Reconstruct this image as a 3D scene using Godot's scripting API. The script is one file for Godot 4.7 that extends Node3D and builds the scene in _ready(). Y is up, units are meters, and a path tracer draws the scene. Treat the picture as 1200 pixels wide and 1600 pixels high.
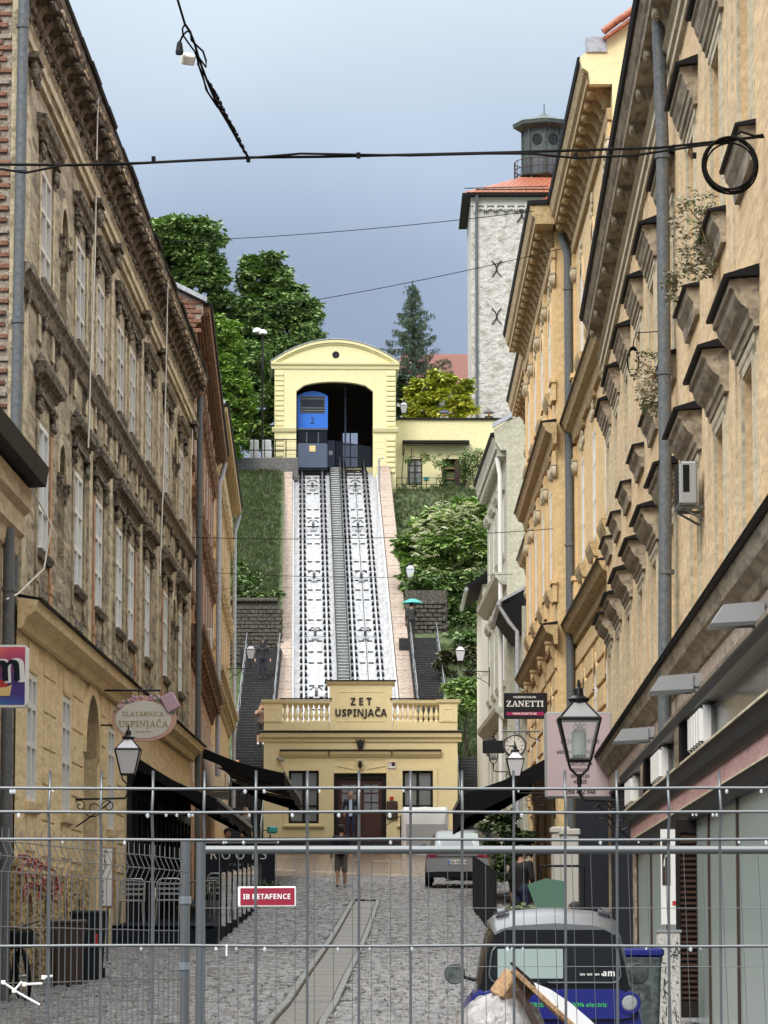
extends Node3D
# Street that climbs to a funicular. Depth d is metres along -z from the camera, h metres above the lens.
const F := 5550.0
const CY := 1.6
const PROF := [[-20.0, 0.0], [0.0, 0.0], [27.0, 0.28], [46.0, 0.75], [52.0, 1.02], [102.0, 3.0], [115.0, 3.6], [134.0, 4.7], [145.0, 5.0]]
var M := {}
var MC := {}
var used := {}
var rng := RandomNumberGenerator.new()
var pitch := atan(665.0 / 5550.0)
# the building being built
var bn: Node3D
var bs := -1
var bd0 := 0.0
var bd1 := 0.0
var bb := 0.0
var bk := 1.0


class G:
	var v := PackedVector3Array()
	var n := PackedVector3Array()
	var c := PackedColorArray()
	var col := Color(1, 1, 1)
	var hue := false

	func tri(a: Vector3, b: Vector3, d: Vector3) -> void:
		var nn := (b - a).cross(d - a).normalized()
		v.append(a); v.append(d); v.append(b)
		n.append(nn); n.append(nn); n.append(nn)
		if hue:
			c.append(col); c.append(col); c.append(col)

	func quad(a: Vector3, b: Vector3, d: Vector3, e: Vector3) -> void:
		tri(a, b, d); tri(a, d, e)

	func stri(a: Vector3, b: Vector3, d: Vector3, na: Vector3, nb: Vector3, nd: Vector3) -> void:
		v.append(a); v.append(d); v.append(b)
		n.append(na); n.append(nd); n.append(nb)
		if hue:
			c.append(col); c.append(col); c.append(col)

	func bx(x0: float, x1: float, y0: float, y1: float, z0: float, z1: float) -> void:
		var p := [Vector3(x0, y0, z0), Vector3(x1, y0, z0), Vector3(x1, y1, z0), Vector3(x0, y1, z0), Vector3(x0, y0, z1), Vector3(x1, y0, z1), Vector3(x1, y1, z1), Vector3(x0, y1, z1)]
		quad(p[4], p[5], p[6], p[7]); quad(p[1], p[0], p[3], p[2])
		quad(p[0], p[4], p[7], p[3]); quad(p[5], p[1], p[2], p[6])
		quad(p[7], p[6], p[2], p[3]); quad(p[0], p[1], p[5], p[4])

	func ob(ctr: Vector3, s: Vector3, b := Basis()) -> void:
		var h := s * 0.5
		var p := []
		for i in [Vector3(-1, -1, -1), Vector3(1, -1, -1), Vector3(1, 1, -1), Vector3(-1, 1, -1), Vector3(-1, -1, 1), Vector3(1, -1, 1), Vector3(1, 1, 1), Vector3(-1, 1, 1)]:
			p.append(ctr + b * (i * h))
		quad(p[4], p[5], p[6], p[7]); quad(p[1], p[0], p[3], p[2])
		quad(p[0], p[4], p[7], p[3]); quad(p[5], p[1], p[2], p[6])
		quad(p[7], p[6], p[2], p[3]); quad(p[0], p[1], p[5], p[4])

	# a box with chamfered edges
	func cb(ctr: Vector3, s: Vector3, e: float, b := Basis()) -> void:
		var h := s * 0.5
		var q := h - Vector3(e, e, e)
		for ax in 3:
			for sg in [-1.0, 1.0]:
				var i := (ax + 1) % 3
				var j := (ax + 2) % 3
				var p := []
				for k in [[-1, -1], [1, -1], [1, 1], [-1, 1]]:
					var w := Vector3()
					w[ax] = h[ax] * sg; w[i] = q[i] * k[0]; w[j] = q[j] * k[1]
					p.append(ctr + b * w)
				if sg > 0:
					quad(p[0], p[1], p[2], p[3])
				else:
					quad(p[3], p[2], p[1], p[0])
				for sh in [-1.0, 1.0]:
					var r := []
					for k in [[-1, 0], [1, 0], [1, 1], [-1, 1]]:
						var w := Vector3()
						w[i] = q[i] * k[0]
						w[ax] = (h[ax] if k[1] == 0 else q[ax]) * sg
						w[j] = (q[j] if k[1] == 0 else h[j]) * sh
						r.append(ctr + b * w)
					if sg * sh > 0:
						quad(r[0], r[1], r[2], r[3])
					else:
						quad(r[3], r[2], r[1], r[0])

	func tube(path: Array, rad, sides := 6, cap := true) -> void:
		var m := path.size()
		var rings := []
		var ctrs := []
		var up := Vector3(0.13, 0.97, 0.21)
		for i in m:
			var t: Vector3 = (path[mini(i + 1, m - 1)] - path[maxi(i - 1, 0)]).normalized()
			if absf(t.dot(up)) > 0.95:
				up = Vector3(0.9, 0.1, 0.4)
			var a := t.cross(up).normalized()
			var b := a.cross(t)
			up = b
			var r: float = rad[i] if rad is Array else rad
			var ring := []
			for k in sides:
				var an := TAU * k / sides
				ring.append(a * cos(an) + b * sin(an))
			rings.append([ring, r])
			ctrs.append(path[i])
		for i in m - 1:
			for k in sides:
				var k2 := (k + 1) % sides
				var n0: Vector3 = rings[i][0][k]
				var n1: Vector3 = rings[i][0][k2]
				var n2: Vector3 = rings[i + 1][0][k2]
				var n3: Vector3 = rings[i + 1][0][k]
				var p0: Vector3 = ctrs[i] + n0 * rings[i][1]
				var p1: Vector3 = ctrs[i] + n1 * rings[i][1]
				var p2: Vector3 = ctrs[i + 1] + n2 * rings[i + 1][1]
				var p3: Vector3 = ctrs[i + 1] + n3 * rings[i + 1][1]
				stri(p0, p2, p1, n0, n2, n1)
				stri(p0, p3, p2, n0, n3, n2)
		if cap:
			for e in [0, m - 1]:
				for k in range(1, sides - 1):
					var q := []
					for z in [0, k, k + 1]:
						q.append(ctrs[e] + rings[e][0][z] * rings[e][1])
					if e == 0:
						tri(q[0], q[1], q[2])
					else:
						tri(q[0], q[2], q[1])

	# profile of (radius, height) pairs turned about y
	func lathe(prof: Array, segs := 10, at := Vector3(), sx := 1.0, sz := 1.0) -> void:
		for i in prof.size() - 1:
			var a: Vector2 = prof[i]
			var b: Vector2 = prof[i + 1]
			var t := (b - a).normalized()
			for k in segs:
				var a0 := TAU * k / segs
				var a1 := TAU * (k + 1) / segs
				var d0 := Vector3(cos(a0) * sx, 0, sin(a0) * sz)
				var d1 := Vector3(cos(a1) * sx, 0, sin(a1) * sz)
				var n0 := (d0 * t.y - Vector3(0, t.x, 0)).normalized()
				var n1 := (d1 * t.y - Vector3(0, t.x, 0)).normalized()
				var p0 := at + d0 * a.x + Vector3(0, a.y, 0)
				var p1 := at + d1 * a.x + Vector3(0, a.y, 0)
				var p2 := at + d1 * b.x + Vector3(0, b.y, 0)
				var p3 := at + d0 * b.x + Vector3(0, b.y, 0)
				if a.x > 0.0001:
					stri(p0, p2, p1, n0, n1, n1)
				if b.x > 0.0001:
					stri(p0, p3, p2, n0, n0, n1)

	func ball(ctr: Vector3, r: Vector3, segs := 8, rows := 5) -> void:
		for i in rows:
			for k in segs:
				var q := []
				var w := []
				for z in [[i, k], [i, k + 1], [i + 1, k + 1], [i + 1, k]]:
					var la: float = -PI / 2 + PI * z[0] / rows
					var lo: float = TAU * z[1] / segs
					var d := Vector3(cos(la) * cos(lo), sin(la), cos(la) * sin(lo))
					q.append(ctr + d * r); w.append((d / r).normalized())
				if i > 0:
					stri(q[0], q[2], q[1], w[0], w[2], w[1])
				if i < rows - 1:
					stri(q[0], q[3], q[2], w[0], w[3], w[2])

	# outline in x, y (any turn) pushed from z0 to z1
	func prism(poly: PackedVector2Array, z0: float, z1: float, xf := Transform3D()) -> void:
		if Geometry2D.is_polygon_clockwise(poly):
			poly = poly.duplicate()
			poly.reverse()
		var t := Geometry2D.triangulate_polygon(poly)
		for i in range(0, t.size(), 3):
			var p := [poly[t[i]], poly[t[i + 1]], poly[t[i + 2]]]
			if (p[1] - p[0]).cross(p[2] - p[0]) < 0:
				p = [p[0], p[2], p[1]]
			tri(xf * Vector3(p[0].x, p[0].y, z1), xf * Vector3(p[1].x, p[1].y, z1), xf * Vector3(p[2].x, p[2].y, z1))
			tri(xf * Vector3(p[0].x, p[0].y, z0), xf * Vector3(p[2].x, p[2].y, z0), xf * Vector3(p[1].x, p[1].y, z0))
		for i in poly.size():
			var a := poly[i]
			var b := poly[(i + 1) % poly.size()]
			quad(xf * Vector3(a.x, a.y, z0), xf * Vector3(b.x, b.y, z0), xf * Vector3(b.x, b.y, z1), xf * Vector3(a.x, a.y, z1))

	# moulding: profile of (out, up) points carried along x
	func mould(x0: float, x1: float, prof: Array) -> void:
		var poly := PackedVector2Array()
		for p in prof:
			poly.append(Vector2(p[0], p[1]))
		# local axes: profile x -> z, profile y -> y, run -> -x
		prism(poly, -x1, -x0, Transform3D(Basis(Vector3(0, 0, 1), Vector3(0, 1, 0), Vector3(-1, 0, 0)), Vector3()))

	# rows of points joined to a skin, smooth
	func loft(rows: Array, closed := true) -> void:
		var nr := rows.size()
		var m: int = rows[0].size()
		var nn := []
		for i in nr:
			var line := []
			for k in m:
				var du: Vector3 = rows[i][(k + 1) % m if closed else mini(k + 1, m - 1)] - rows[i][(k - 1 + m) % m if closed else maxi(k - 1, 0)]
				var dv: Vector3 = rows[mini(i + 1, nr - 1)][k] - rows[maxi(i - 1, 0)][k]
				line.append(du.cross(dv).normalized())
			nn.append(line)
		for i in nr - 1:
			for k in (m if closed else m - 1):
				var k2 := (k + 1) % m
				stri(rows[i][k], rows[i][k2], rows[i + 1][k2], nn[i][k], nn[i][k2], nn[i + 1][k2])
				stri(rows[i][k], rows[i + 1][k2], rows[i + 1][k], nn[i][k], nn[i + 1][k2], nn[i + 1][k])

	func mesh() -> ArrayMesh:
		var m := ArrayMesh.new()
		if v.is_empty():
			return m
		var a := []
		a.resize(Mesh.ARRAY_MAX)
		a[Mesh.ARRAY_VERTEX] = v
		a[Mesh.ARRAY_NORMAL] = n
		if hue:
			a[Mesh.ARRAY_COLOR] = c
		m.add_surface_from_arrays(Mesh.PRIMITIVE_TRIANGLES, a)
		return m


func ray(px: float, py: float) -> Vector2:
	var dx := (px - 600.0) / F
	var dy := (800.0 - py) / F
	var k := cos(pitch) - dy * sin(pitch)
	return Vector2(dx / k, (dy * cos(pitch) + sin(pitch)) / k)


func at(px: float, py: float, d: float) -> Vector3:
	var r := ray(px, py)
	return Vector3(r.x * d, CY + r.y * d, -d)


func gy(d: float) -> float:
	for i in PROF.size() - 1:
		if d <= PROF[i + 1][0]:
			return lerpf(PROF[i][1], PROF[i + 1][1], (d - PROF[i][0]) / (PROF[i + 1][0] - PROF[i][0]))
	return PROF[-1][1]


func numbered(s: String) -> String:
	used[s] = used.get(s, -1) + 1
	return s if used[s] == 0 else "%s_%03d" % [s, used[s]]


func tag(o: Node, label: String, cat: String, group := "") -> Node:
	o.set_meta("label", label)
	o.set_meta("category", cat)
	if group:
		o.set_meta("group", group)
	return o


func thing(called: String, label: String, cat: String, pos := Vector3(), turn := 0.0, group := "") -> Node3D:
	var o := Node3D.new()
	o.name = numbered(called)
	add_child(o)
	o.position = pos
	o.rotation.y = turn
	tag(o, label, cat, group)
	return o


func part(p: Node, called: String, mesh, m: Material, pos := Vector3(), b := Basis()) -> MeshInstance3D:
	var o := MeshInstance3D.new()
	o.mesh = mesh.mesh() if mesh is G else mesh
	o.material_override = m
	o.name = called
	o.transform = Transform3D(b, pos)
	p.add_child(o, true)
	return o


func structure(called: String, mesh, m: Material, pos := Vector3()) -> MeshInstance3D:
	var o := part(self, called, mesh, m, pos)
	o.set_meta("kind", "structure")
	return o


func node(p: Node, called: String, pos := Vector3(), b := Basis()) -> Node3D:
	var o := Node3D.new()
	o.name = called
	o.transform = Transform3D(b, pos)
	p.add_child(o, true)
	return o


func cached(key: String, maker: Callable) -> Mesh:
	if not MC.has(key):
		var g := G.new()
		maker.call(g)
		MC[key] = g.mesh()
	return MC[key]


func words(p: Node, s: String, size: float, m: Material, pos: Vector3, b := Basis(), font := "Droid Sans", depth := 0.012, weight := 400) -> MeshInstance3D:
	var t := TextMesh.new()
	var f := SystemFont.new()
	f.font_names = PackedStringArray([font])
	f.font_weight = weight
	t.font = f
	t.text = s
	t.font_size = 48
	t.pixel_size = size / 36.0
	t.depth = depth
	t.curve_step = 2.0
	var o := MeshInstance3D.new()
	o.mesh = t
	o.material_override = m
	o.name = "lettering"
	o.transform = Transform3D(b, pos)
	p.add_child(o, true)
	return o


# ---------------------------------------------------------------- materials
func lin(r: float, g: float, b: float) -> Color:
	return Color(r, g, b).linear_to_srgb()


func flat(key: String, r: float, g: float, b: float, rough := 0.7, metal := 0.0) -> StandardMaterial3D:
	var m := StandardMaterial3D.new()
	m.albedo_color = lin(r, g, b)
	m.roughness = rough
	m.metallic = metal
	m.resource_name = key
	M[key] = m
	return m


func noise_bytes(sd: int, freq: float, w: int, h: int, octaves := 4) -> PackedByteArray:
	var f := FastNoiseLite.new()
	f.seed = sd
	f.frequency = freq
	f.fractal_octaves = octaves
	f.noise_type = FastNoiseLite.TYPE_SIMPLEX_SMOOTH
	var im := f.get_seamless_image(w, h)
	im.convert(Image.FORMAT_L8)
	return im.get_data()


var bumps := {}
func bump(sd: int, freq: float, strength: float) -> NoiseTexture2D:
	var key := "%d_%f_%f" % [sd, freq, strength]
	if not bumps.has(key):
		var t := NoiseTexture2D.new()
		var f := FastNoiseLite.new()
		f.seed = sd
		f.frequency = freq
		f.fractal_octaves = 5
		t.noise = f
		t.width = 256
		t.height = 256
		t.seamless = true
		t.as_normal_map = true
		t.bump_strength = strength
		bumps[key] = t
	return bumps[key]


# mottled surface: base a..b, sharp-edged patches of c (cover 0..1), runs of d; tile metres
func mottled(key: String, sd: int, a: Color, b: Color, c: Color, cover: float, d: Color, runs: float, tile: float, rough: float, bumpy := 3.0, size := 256, grain := 0.03) -> StandardMaterial3D:
	var n1 := noise_bytes(sd, 0.012 * 256.0 / size * 2.0, size, size, 5)
	var n2 := noise_bytes(sd + 7, 0.09, size, size, 3)
	var n3 := noise_bytes(sd + 13, 0.02 * 256.0 / size * 1.5, size, size, 5)
	var f := FastNoiseLite.new()
	f.seed = sd + 31
	f.frequency = 0.05
	f.fractal_octaves = 3
	var st := f.get_seamless_image(size, maxi(size / 10, 8))
	st.convert(Image.FORMAT_L8)
	st.resize(size, size, Image.INTERPOLATE_CUBIC)
	var n4 := st.get_data()
	var out := PackedByteArray()
	out.resize(size * size * 3)
	var th := 1.0 - cover
	for i in size * size:
		var t := clampf((n1[i] / 255.0 - 0.5) * 1.5 + 0.5, 0.0, 1.0)
		var k := a.lerp(b, t)
		var p := clampf((n3[i] / 255.0 * 0.8 + n2[i] / 255.0 * 0.2 - th) * 12.0, 0.0, 1.0)
		if p > 0.0:
			k = k.lerp(c, p)
		var r := clampf((n4[i] / 255.0 - 0.55) * 5.0, 0.0, 1.0) * runs
		if r > 0.0:
			k = k.lerp(d, r)
		var gr := (n2[i] / 255.0 - 0.5) * grain * 4.0
		out[i * 3] = clampi(int((k.r + gr) * 255.0), 0, 255)
		out[i * 3 + 1] = clampi(int((k.g + gr) * 255.0), 0, 255)
		out[i * 3 + 2] = clampi(int((k.b + gr) * 255.0), 0, 255)
	var im := Image.create_from_data(size, size, false, Image.FORMAT_RGB8, out)
	var m := StandardMaterial3D.new()
	m.albedo_texture = ImageTexture.create_from_image(im)
	m.uv1_triplanar = true
	m.uv1_world_triplanar = true
	m.uv1_triplanar_sharpness = 4.0
	m.uv1_scale = Vector3.ONE / tile
	m.roughness = rough
	if bumpy > 0:
		m.normal_enabled = true
		m.normal_texture = bump(sd % 3, 0.05, 6.0)
		m.normal_scale = bumpy * 0.12
	m.resource_name = key
	M[key] = m
	return m


func tint(key: String, from: String, r: float, g: float, b: float) -> StandardMaterial3D:
	var m: StandardMaterial3D = M[from].duplicate()
	m.albedo_color = lin(r, g, b)
	m.resource_name = key
	M[key] = m
	return m


func leafy(key: String, rough := 0.55) -> void:
	var m := StandardMaterial3D.new()
	m.vertex_color_use_as_albedo = true
	m.roughness = rough
	m.backlight_enabled = true
	m.backlight = Color(0.35, 0.42, 0.16)
	m.cull_mode = BaseMaterial3D.CULL_DISABLED
	m.resource_name = key
	M[key] = m


func materials() -> void:
	# L1: soot-stained ochre plaster, patches fallen off
	mottled("old_plaster", 11, lin(.25, .205, .135), lin(.41, .345, .23), lin(.14, .115, .08), .44, lin(.15, .12, .09), .3, 3.1, .92, 4.0, 512)
	mottled("old_cream", 12, lin(.44, .37, .245), lin(.52, .45, .30), lin(.27, .22, .15), .42, lin(.24, .195, .13), .3, 2.3, .9, 3.0, 512)
	mottled("old_stone", 13, lin(.125, .105, .08), lin(.22, .185, .135), lin(.07, .06, .048), .46, lin(.28, .24, .18), .12, 1.1, .92, 6.0, 256)
	mottled("frieze_stone", 14, lin(.15, .13, .10), lin(.27, .24, .18), lin(.05, .045, .04), .52, lin(.1, .09, .07), .3, .55, .92, 9.0, 256)
	mottled("bare_brick_red", 15, lin(.20, .09, .055), lin(.30, .15, .095), lin(.12, .07, .05), .35, lin(.3, .22, .17), .3, .5, .92, 6.0)
	mottled("mortar", 16, lin(.30, .26, .21), lin(.38, .33, .27), lin(.2, .17, .14), .4, lin(.25, .2, .17), .3, .9, .95, 6.0)
	mottled("yellow_render", 17, lin(.66, .52, .30), lin(.73, .58, .345), lin(.55, .425, .225), .34, lin(.52, .4, .22), .2, 2.9, .88, 2.0, 512)
	mottled("rubble_plinth", 18, lin(.36, .25, .10), lin(.52, .38, .18), lin(.20, .15, .09), .45, lin(.16, .12, .07), .4, 1.2, .95, 9.0, 512)
	mottled("peach_render", 21, lin(.64, .455, .25), lin(.70, .51, .295), lin(.56, .395, .22), .33, lin(.52, .38, .23), .22, 3.4, .88, 2.0, 512, .02)
	mottled("pale_trim", 22, lin(.50, .44, .31), lin(.58, .51, .37), lin(.40, .35, .25), .36, lin(.36, .31, .22), .2, 1.9, .85, 2.0)
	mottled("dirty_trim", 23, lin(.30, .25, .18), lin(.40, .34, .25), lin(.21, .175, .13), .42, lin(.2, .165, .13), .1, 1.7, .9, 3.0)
	mottled("amber_render", 24, lin(.67, .485, .25), lin(.73, .535, .285), lin(.60, .43, .215), .3, lin(.54, .385, .195), .15, 3.0, .85, 1.6, 256, .02)
	mottled("amber_trim", 25, lin(.45, .33, .175), lin(.53, .40, .215), lin(.36, .265, .14), .4, lin(.31, .225, .125), .12, 1.3, .88, 2.4)
	mottled("sage_render", 26, lin(.42, .415, .31), lin(.47, .465, .355), lin(.38, .375, .28), .3, lin(.35, .35, .27), .2, 3.6, .85, 1.0)
	mottled("sage_trim", 27, lin(.40, .405, .34), lin(.47, .475, .405), lin(.31, .315, .27), .4, lin(.29, .3, .26), .12, 1.6, .85, 2.0)
	mottled("rust_render", 28, lin(.40, .22, .12), lin(.48, .28, .16), lin(.3, .165, .095), .4, lin(.24, .14, .085), .5, 2.6, .9, 2.4)
	mottled("rust_trim", 29, lin(.20, .115, .07), lin(.28, .17, .105), lin(.12, .075, .05), .45, lin(.30, .2, .13), .1, 1.2, .9, 3.0)
	mottled("ochre_render", 30, lin(.53, .34, .14), lin(.6, .4, .17), lin(.42, .26, .11), .4, lin(.36, .23, .11), .5, 2.7, .9, 2.0)
	mottled("station_yellow", 31, lin(.71, .60, .345), lin(.74, .63, .37), lin(.69, .58, .33), .3, lin(.64, .535, .305), .12, 2.2, .85, .6, 256, .01)
	mottled("pale_yellow", 32, lin(.77, .70, .40), lin(.795, .725, .42), lin(.74, .67, .375), .3, lin(.7, .63, .36), .12, 4.0, .85, .6, 256, .008)
	mottled("tower_white", 33, lin(.50, .475, .45), lin(.60, .575, .55), lin(.38, .355, .31), .38, lin(.43, .405, .36), .25, 6.5, .95, 4.0, 512)
	mottled("concrete", 34, lin(.34, .35, .365), lin(.43, .44, .455), lin(.26, .265, .275), .38, lin(.22, .215, .21), .4, 2.6, .7, 2.0)
	mottled("pink_stone", 35, lin(.33, .25, .20), lin(.42, .34, .28), lin(.24, .185, .15), .4, lin(.26, .215, .17), .3, 1.9, .9, 5.0)
	mottled("street_bed", 36, lin(.045, .045, .044), lin(.075, .074, .071), lin(.03, .03, .029), .4, lin(.06, .058, .054), .15, 3.0, .4, 5.0)
	mottled("cobble", 37, lin(.17, .172, .178), lin(.265, .268, .275), lin(.105, .105, .107), .42, lin(.21, .208, .203), .1, .9, .38, 5.0, 256, .05)
	mottled("dark_stone", 38, lin(.014, .0135, .014), lin(.027, .026, .026), lin(.009, .009, .009), .4, lin(.036, .034, .032), .3, 1.3, .8, 5.0)
	mottled("channel_stone", 39, lin(.085, .066, .04), lin(.135, .108, .07), lin(.07, .056, .036), .42, lin(.075, .06, .04), .2, 1.5, .38, 3.0)
	mottled("wet_brown", 40, lin(.14, .085, .055), lin(.21, .135, .088), lin(.095, .06, .042), .4, lin(.24, .17, .1), .2, 1.6, .22, 2.0)
	mottled("old_wall", 41, lin(.07, .06, .05), lin(.13, .115, .09), lin(.045, .045, .035), .45, lin(.2, .18, .14), .2, 1.2, .95, 9.0)
	mottled("grass_soil", 42, lin(.055, .085, .028), lin(.085, .125, .042), lin(.085, .07, .042), .38, lin(.04, .05, .02), .3, 2.6, .95, 8.0)
	mottled("red_tile", 43, lin(.33, .10, .045), lin(.41, .14, .065), lin(.24, .075, .04), .4, lin(.22, .085, .05), .15, 1.4, .5, 3.0)
	mottled("plank", 44, lin(.30, .18, .09), lin(.42, .27, .14), lin(.2, .11, .055), .4, lin(.24, .14, .07), .6, .5, .8, 3.0)
	mottled("bark", 45, lin(.055, .045, .035), lin(.095, .08, .06), lin(.035, .03, .025), .45, lin(.12, .11, .08), .3, .7, .95, 9.0)
	mottled("tin", 46, lin(.36, .39, .43), lin(.46, .49, .53), lin(.28, .3, .33), .35, lin(.25, .26, .28), .3, 1.3, .42, 1.0)
	mottled("pipe_grey", 47, lin(.085, .10, .115), lin(.13, .15, .165), lin(.07, .075, .08), .35, lin(.19, .14, .09), .35, .6, .5, 1.5)
	mottled("graffiti_white", 48, lin(.48, .47, .44), lin(.6, .59, .56), lin(.07, .07, .08), .33, lin(.3, .29, .27), .4, .42, .6, 1.0)
	mottled("copper_green", 49, lin(.055, .07, .07), lin(.085, .105, .10), lin(.04, .05, .05), .4, lin(.15, .18, .16), .2, 2.0, .6, 2.0)
	mottled("pink_fascia", 50, lin(.46, .27, .26), lin(.52, .32, .31), lin(.4, .23, .22), .35, lin(.36, .22, .2), .3, 1.4, .7, 1.0)
	mottled("plastic_sheet", 51, lin(.22, .21, .205), lin(.31, .295, .285), lin(.17, .155, .145), .3, lin(.18, .16, .15), .15, .7, .25, 2.0)
	mottled("beige_render", 52, lin(.46, .35, .22), lin(.54, .42, .28), lin(.38, .28, .18), .35, lin(.32, .24, .16), .4, 1.8, .88, 2.0)
	mottled("pinkish_band", 53, lin(.42, .34, .28), lin(.5, .42, .35), lin(.34, .27, .22), .4, lin(.25, .2, .165), .4, 1.6, .88, 2.0)
	mottled("street_kerb", 54, lin(.11, .107, .10), lin(.16, .156, .147), lin(.08, .077, .073), .4, lin(.095, .092, .086), .3, 1.4, .3, 4.0)
	# fronts seen along the street: grain drawn out along their length
	for k in ["old_plaster", "old_cream", "old_stone", "frieze_stone", "yellow_render", "peach_render", "pale_trim", "dirty_trim", "amber_render", "amber_trim", "sage_render", "sage_trim", "rust_render", "rust_trim", "ochre_render", "beige_render", "pinkish_band", "pink_fascia", "rubble_plinth"]:
		M[k].uv1_scale.z *= .22
	flat("white_paint", .70, .70, .68, .45)
	flat("old_white_paint", .56, .54, .50, .6)
	flat("dark_frame", .022, .019, .018, .45)
	flat("black_iron", .012, .012, .013, .42, .3)
	flat("black_cloth", .010, .010, .012, .9)
	flat("black_roof", .014, .014, .016, .6)
	flat("lamp_white", .72, .73, .80, .3)
	flat("steel", .40, .42, .44, .32, .85)
	flat("galvanised", .19, .20, .205, .36, .75)
	flat("rail_steel", .36, .37, .40, .35, .75)
	flat("rubber", .012, .012, .012, .8)
	flat("room_grey", .32, .30, .27, .9)
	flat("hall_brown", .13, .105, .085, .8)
	flat("curtain", .52, .50, .46, .9)
	flat("curtain_grey", .30, .30, .29, .9)
	flat("curtain_warm", .46, .42, .30, .9)
	flat("car_blue", .035, .16, .62, .3)
	flat("car_slate", .075, .095, .15, .4)
	flat("ami_blue", .016, .02, .17, .2)
	flat("silver", .20, .205, .215, .32, .5)
	flat("gunmetal", .16, .165, .175, .28, .6)
	flat("black_gloss", .008, .008, .009, .12)
	flat("fascia_gloss", .045, .046, .05, .16)
	flat("brown_plastic", .055, .03, .021, .55)
	flat("charcoal_plastic", .022, .024, .028, .5)
	flat("pink_sign", .55, .44, .46, .45)
	flat("sign_black", .009, .008, .012, .35)
	flat("letter_white", .8, .8, .78, .5)
	flat("letter_black", .012, .011, .012, .5)
	flat("magenta", .34, .012, .09, .5)
	flat("crimson", .28, .010, .035, .4)
	flat("gold_letter", .36, .30, .12, .5)
	flat("sign_cream", .68, .66, .60, .5)
	flat("sign_rose", .62, .38, .30, .55)
	flat("sign_lilac", .55, .36, .45, .55)
	flat("green_letter", .05, .42, .10, .5)
	flat("door_red", .055, .017, .012, .4)
	flat("door_brown", .045, .024, .016, .45)
	flat("plastic_grey", .30, .31, .32, .5)
	flat("white_sheet", .66, .67, .68, .7)
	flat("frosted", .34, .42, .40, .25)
	flat("deck_navy", .014, .018, .030, .6)
	flat("fire_red", .45, .03, .025, .5)
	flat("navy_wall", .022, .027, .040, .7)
	flat("teal_umbrella", .04, .30, .28, .6)
	flat("navy_umbrella", .035, .05, .14, .6)
	flat("grey_umbrella", .05, .053, .065, .6)
	flat("green_cloth", .10, .22, .16, .8)
	flat("lamp_glass_back", .6, .6, .58, .4)
	flat("flower_white", .66, .64, .42, .8)
	flat("emblem", .7, .52, .22, .5)
	flat("off_white", .62, .60, .54, .7)
	var g := flat("glass", .80, .88, .90, .03)
	g.transparency = BaseMaterial3D.TRANSPARENCY_ALPHA
	g.albedo_color.a = .22
	g.metallic_specular = .65
	var g2 := flat("green_glass", .55, .72, .68, .04)
	g2.transparency = BaseMaterial3D.TRANSPARENCY_ALPHA
	g2.albedo_color.a = .4
	var g3 := flat("dark_glass", .02, .024, .027, .04)
	g3.transparency = BaseMaterial3D.TRANSPARENCY_ALPHA
	g3.albedo_color.a = .72
	var w := flat("drop", .9, .95, 1.0, .02)
	w.transparency = BaseMaterial3D.TRANSPARENCY_ALPHA
	w.albedo_color.a = .35
	var vc := flat("vertex_paint", 1, 1, 1, .75)
	vc.vertex_color_use_as_albedo = true
	flat("faded_tile", .19, .08, .062, .8)
	flat("tread", .42, .44, .44, .5, .3)
	for k in ["navy_wall", "black_cloth", "deck_navy", "charcoal_plastic", "black_roof", "rubber", "dark_frame", "room_grey"]:
		M[k].metallic_specular = .22
	flat("silver_light", .38, .39, .41, .3, .35)
	tint("brick_dark", "bare_brick_red", .62, .6, .6)
	leafy("leaf")
	leafy("grass")


func sky_image() -> ImageTexture:
	# overcast: a slate bank low down, paler and brighter cloud above; the same all the way round
	var w := 512
	var h := 256
	var f := FastNoiseLite.new()
	f.seed = 5
	f.frequency = 1.1
	f.fractal_octaves = 5
	var im := Image.create(w, h, false, Image.FORMAT_RGBF)
	var stops := [[-90.0, Color(.10, .10, .10)], [-3.0, Color(.14, .15, .16)], [0.0, Color(.15, .18, .245)], [6.0, Color(.145, .178, .253)], [9.0, Color(.175, .217, .31)], [11.0, Color(.245, .305, .412)], [13.0, Color(.345, .422, .525)], [15.0, Color(.42, .495, .57)], [18.0, Color(.6, .68, .75)], [28.0, Color(1.2, 1.26, 1.31)], [45.0, Color(1.9, 1.94, 1.97)], [90.0, Color(2.35, 2.35, 2.35)]]
	for y in h:
		var el := 90.0 - 180.0 * (y + .5) / h
		for x in w:
			var az := TAU * x / w
			var e := deg_to_rad(el)
			var dv := Vector3(cos(e) * cos(az), sin(e), cos(e) * sin(az))
			var nz := f.get_noise_3dv(dv * Vector3(2.2, 6.0, 2.2))
			var ee := el + nz * 3.0 if el > 0 else el
			var c: Color = stops[-1][1]
			for k in stops.size() - 1:
				if ee <= stops[k + 1][0]:
					c = stops[k][1].lerp(stops[k + 1][1], clampf((ee - stops[k][0]) / (stops[k + 1][0] - stops[k][0]), 0, 1))
					break
			var m := 1.0 + (nz * .2 if el > 0 else 0.0)
			im.set_pixel(x, y, Color(c.r * m, c.g * m, c.b * m))
	return ImageTexture.create_from_image(im)


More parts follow.
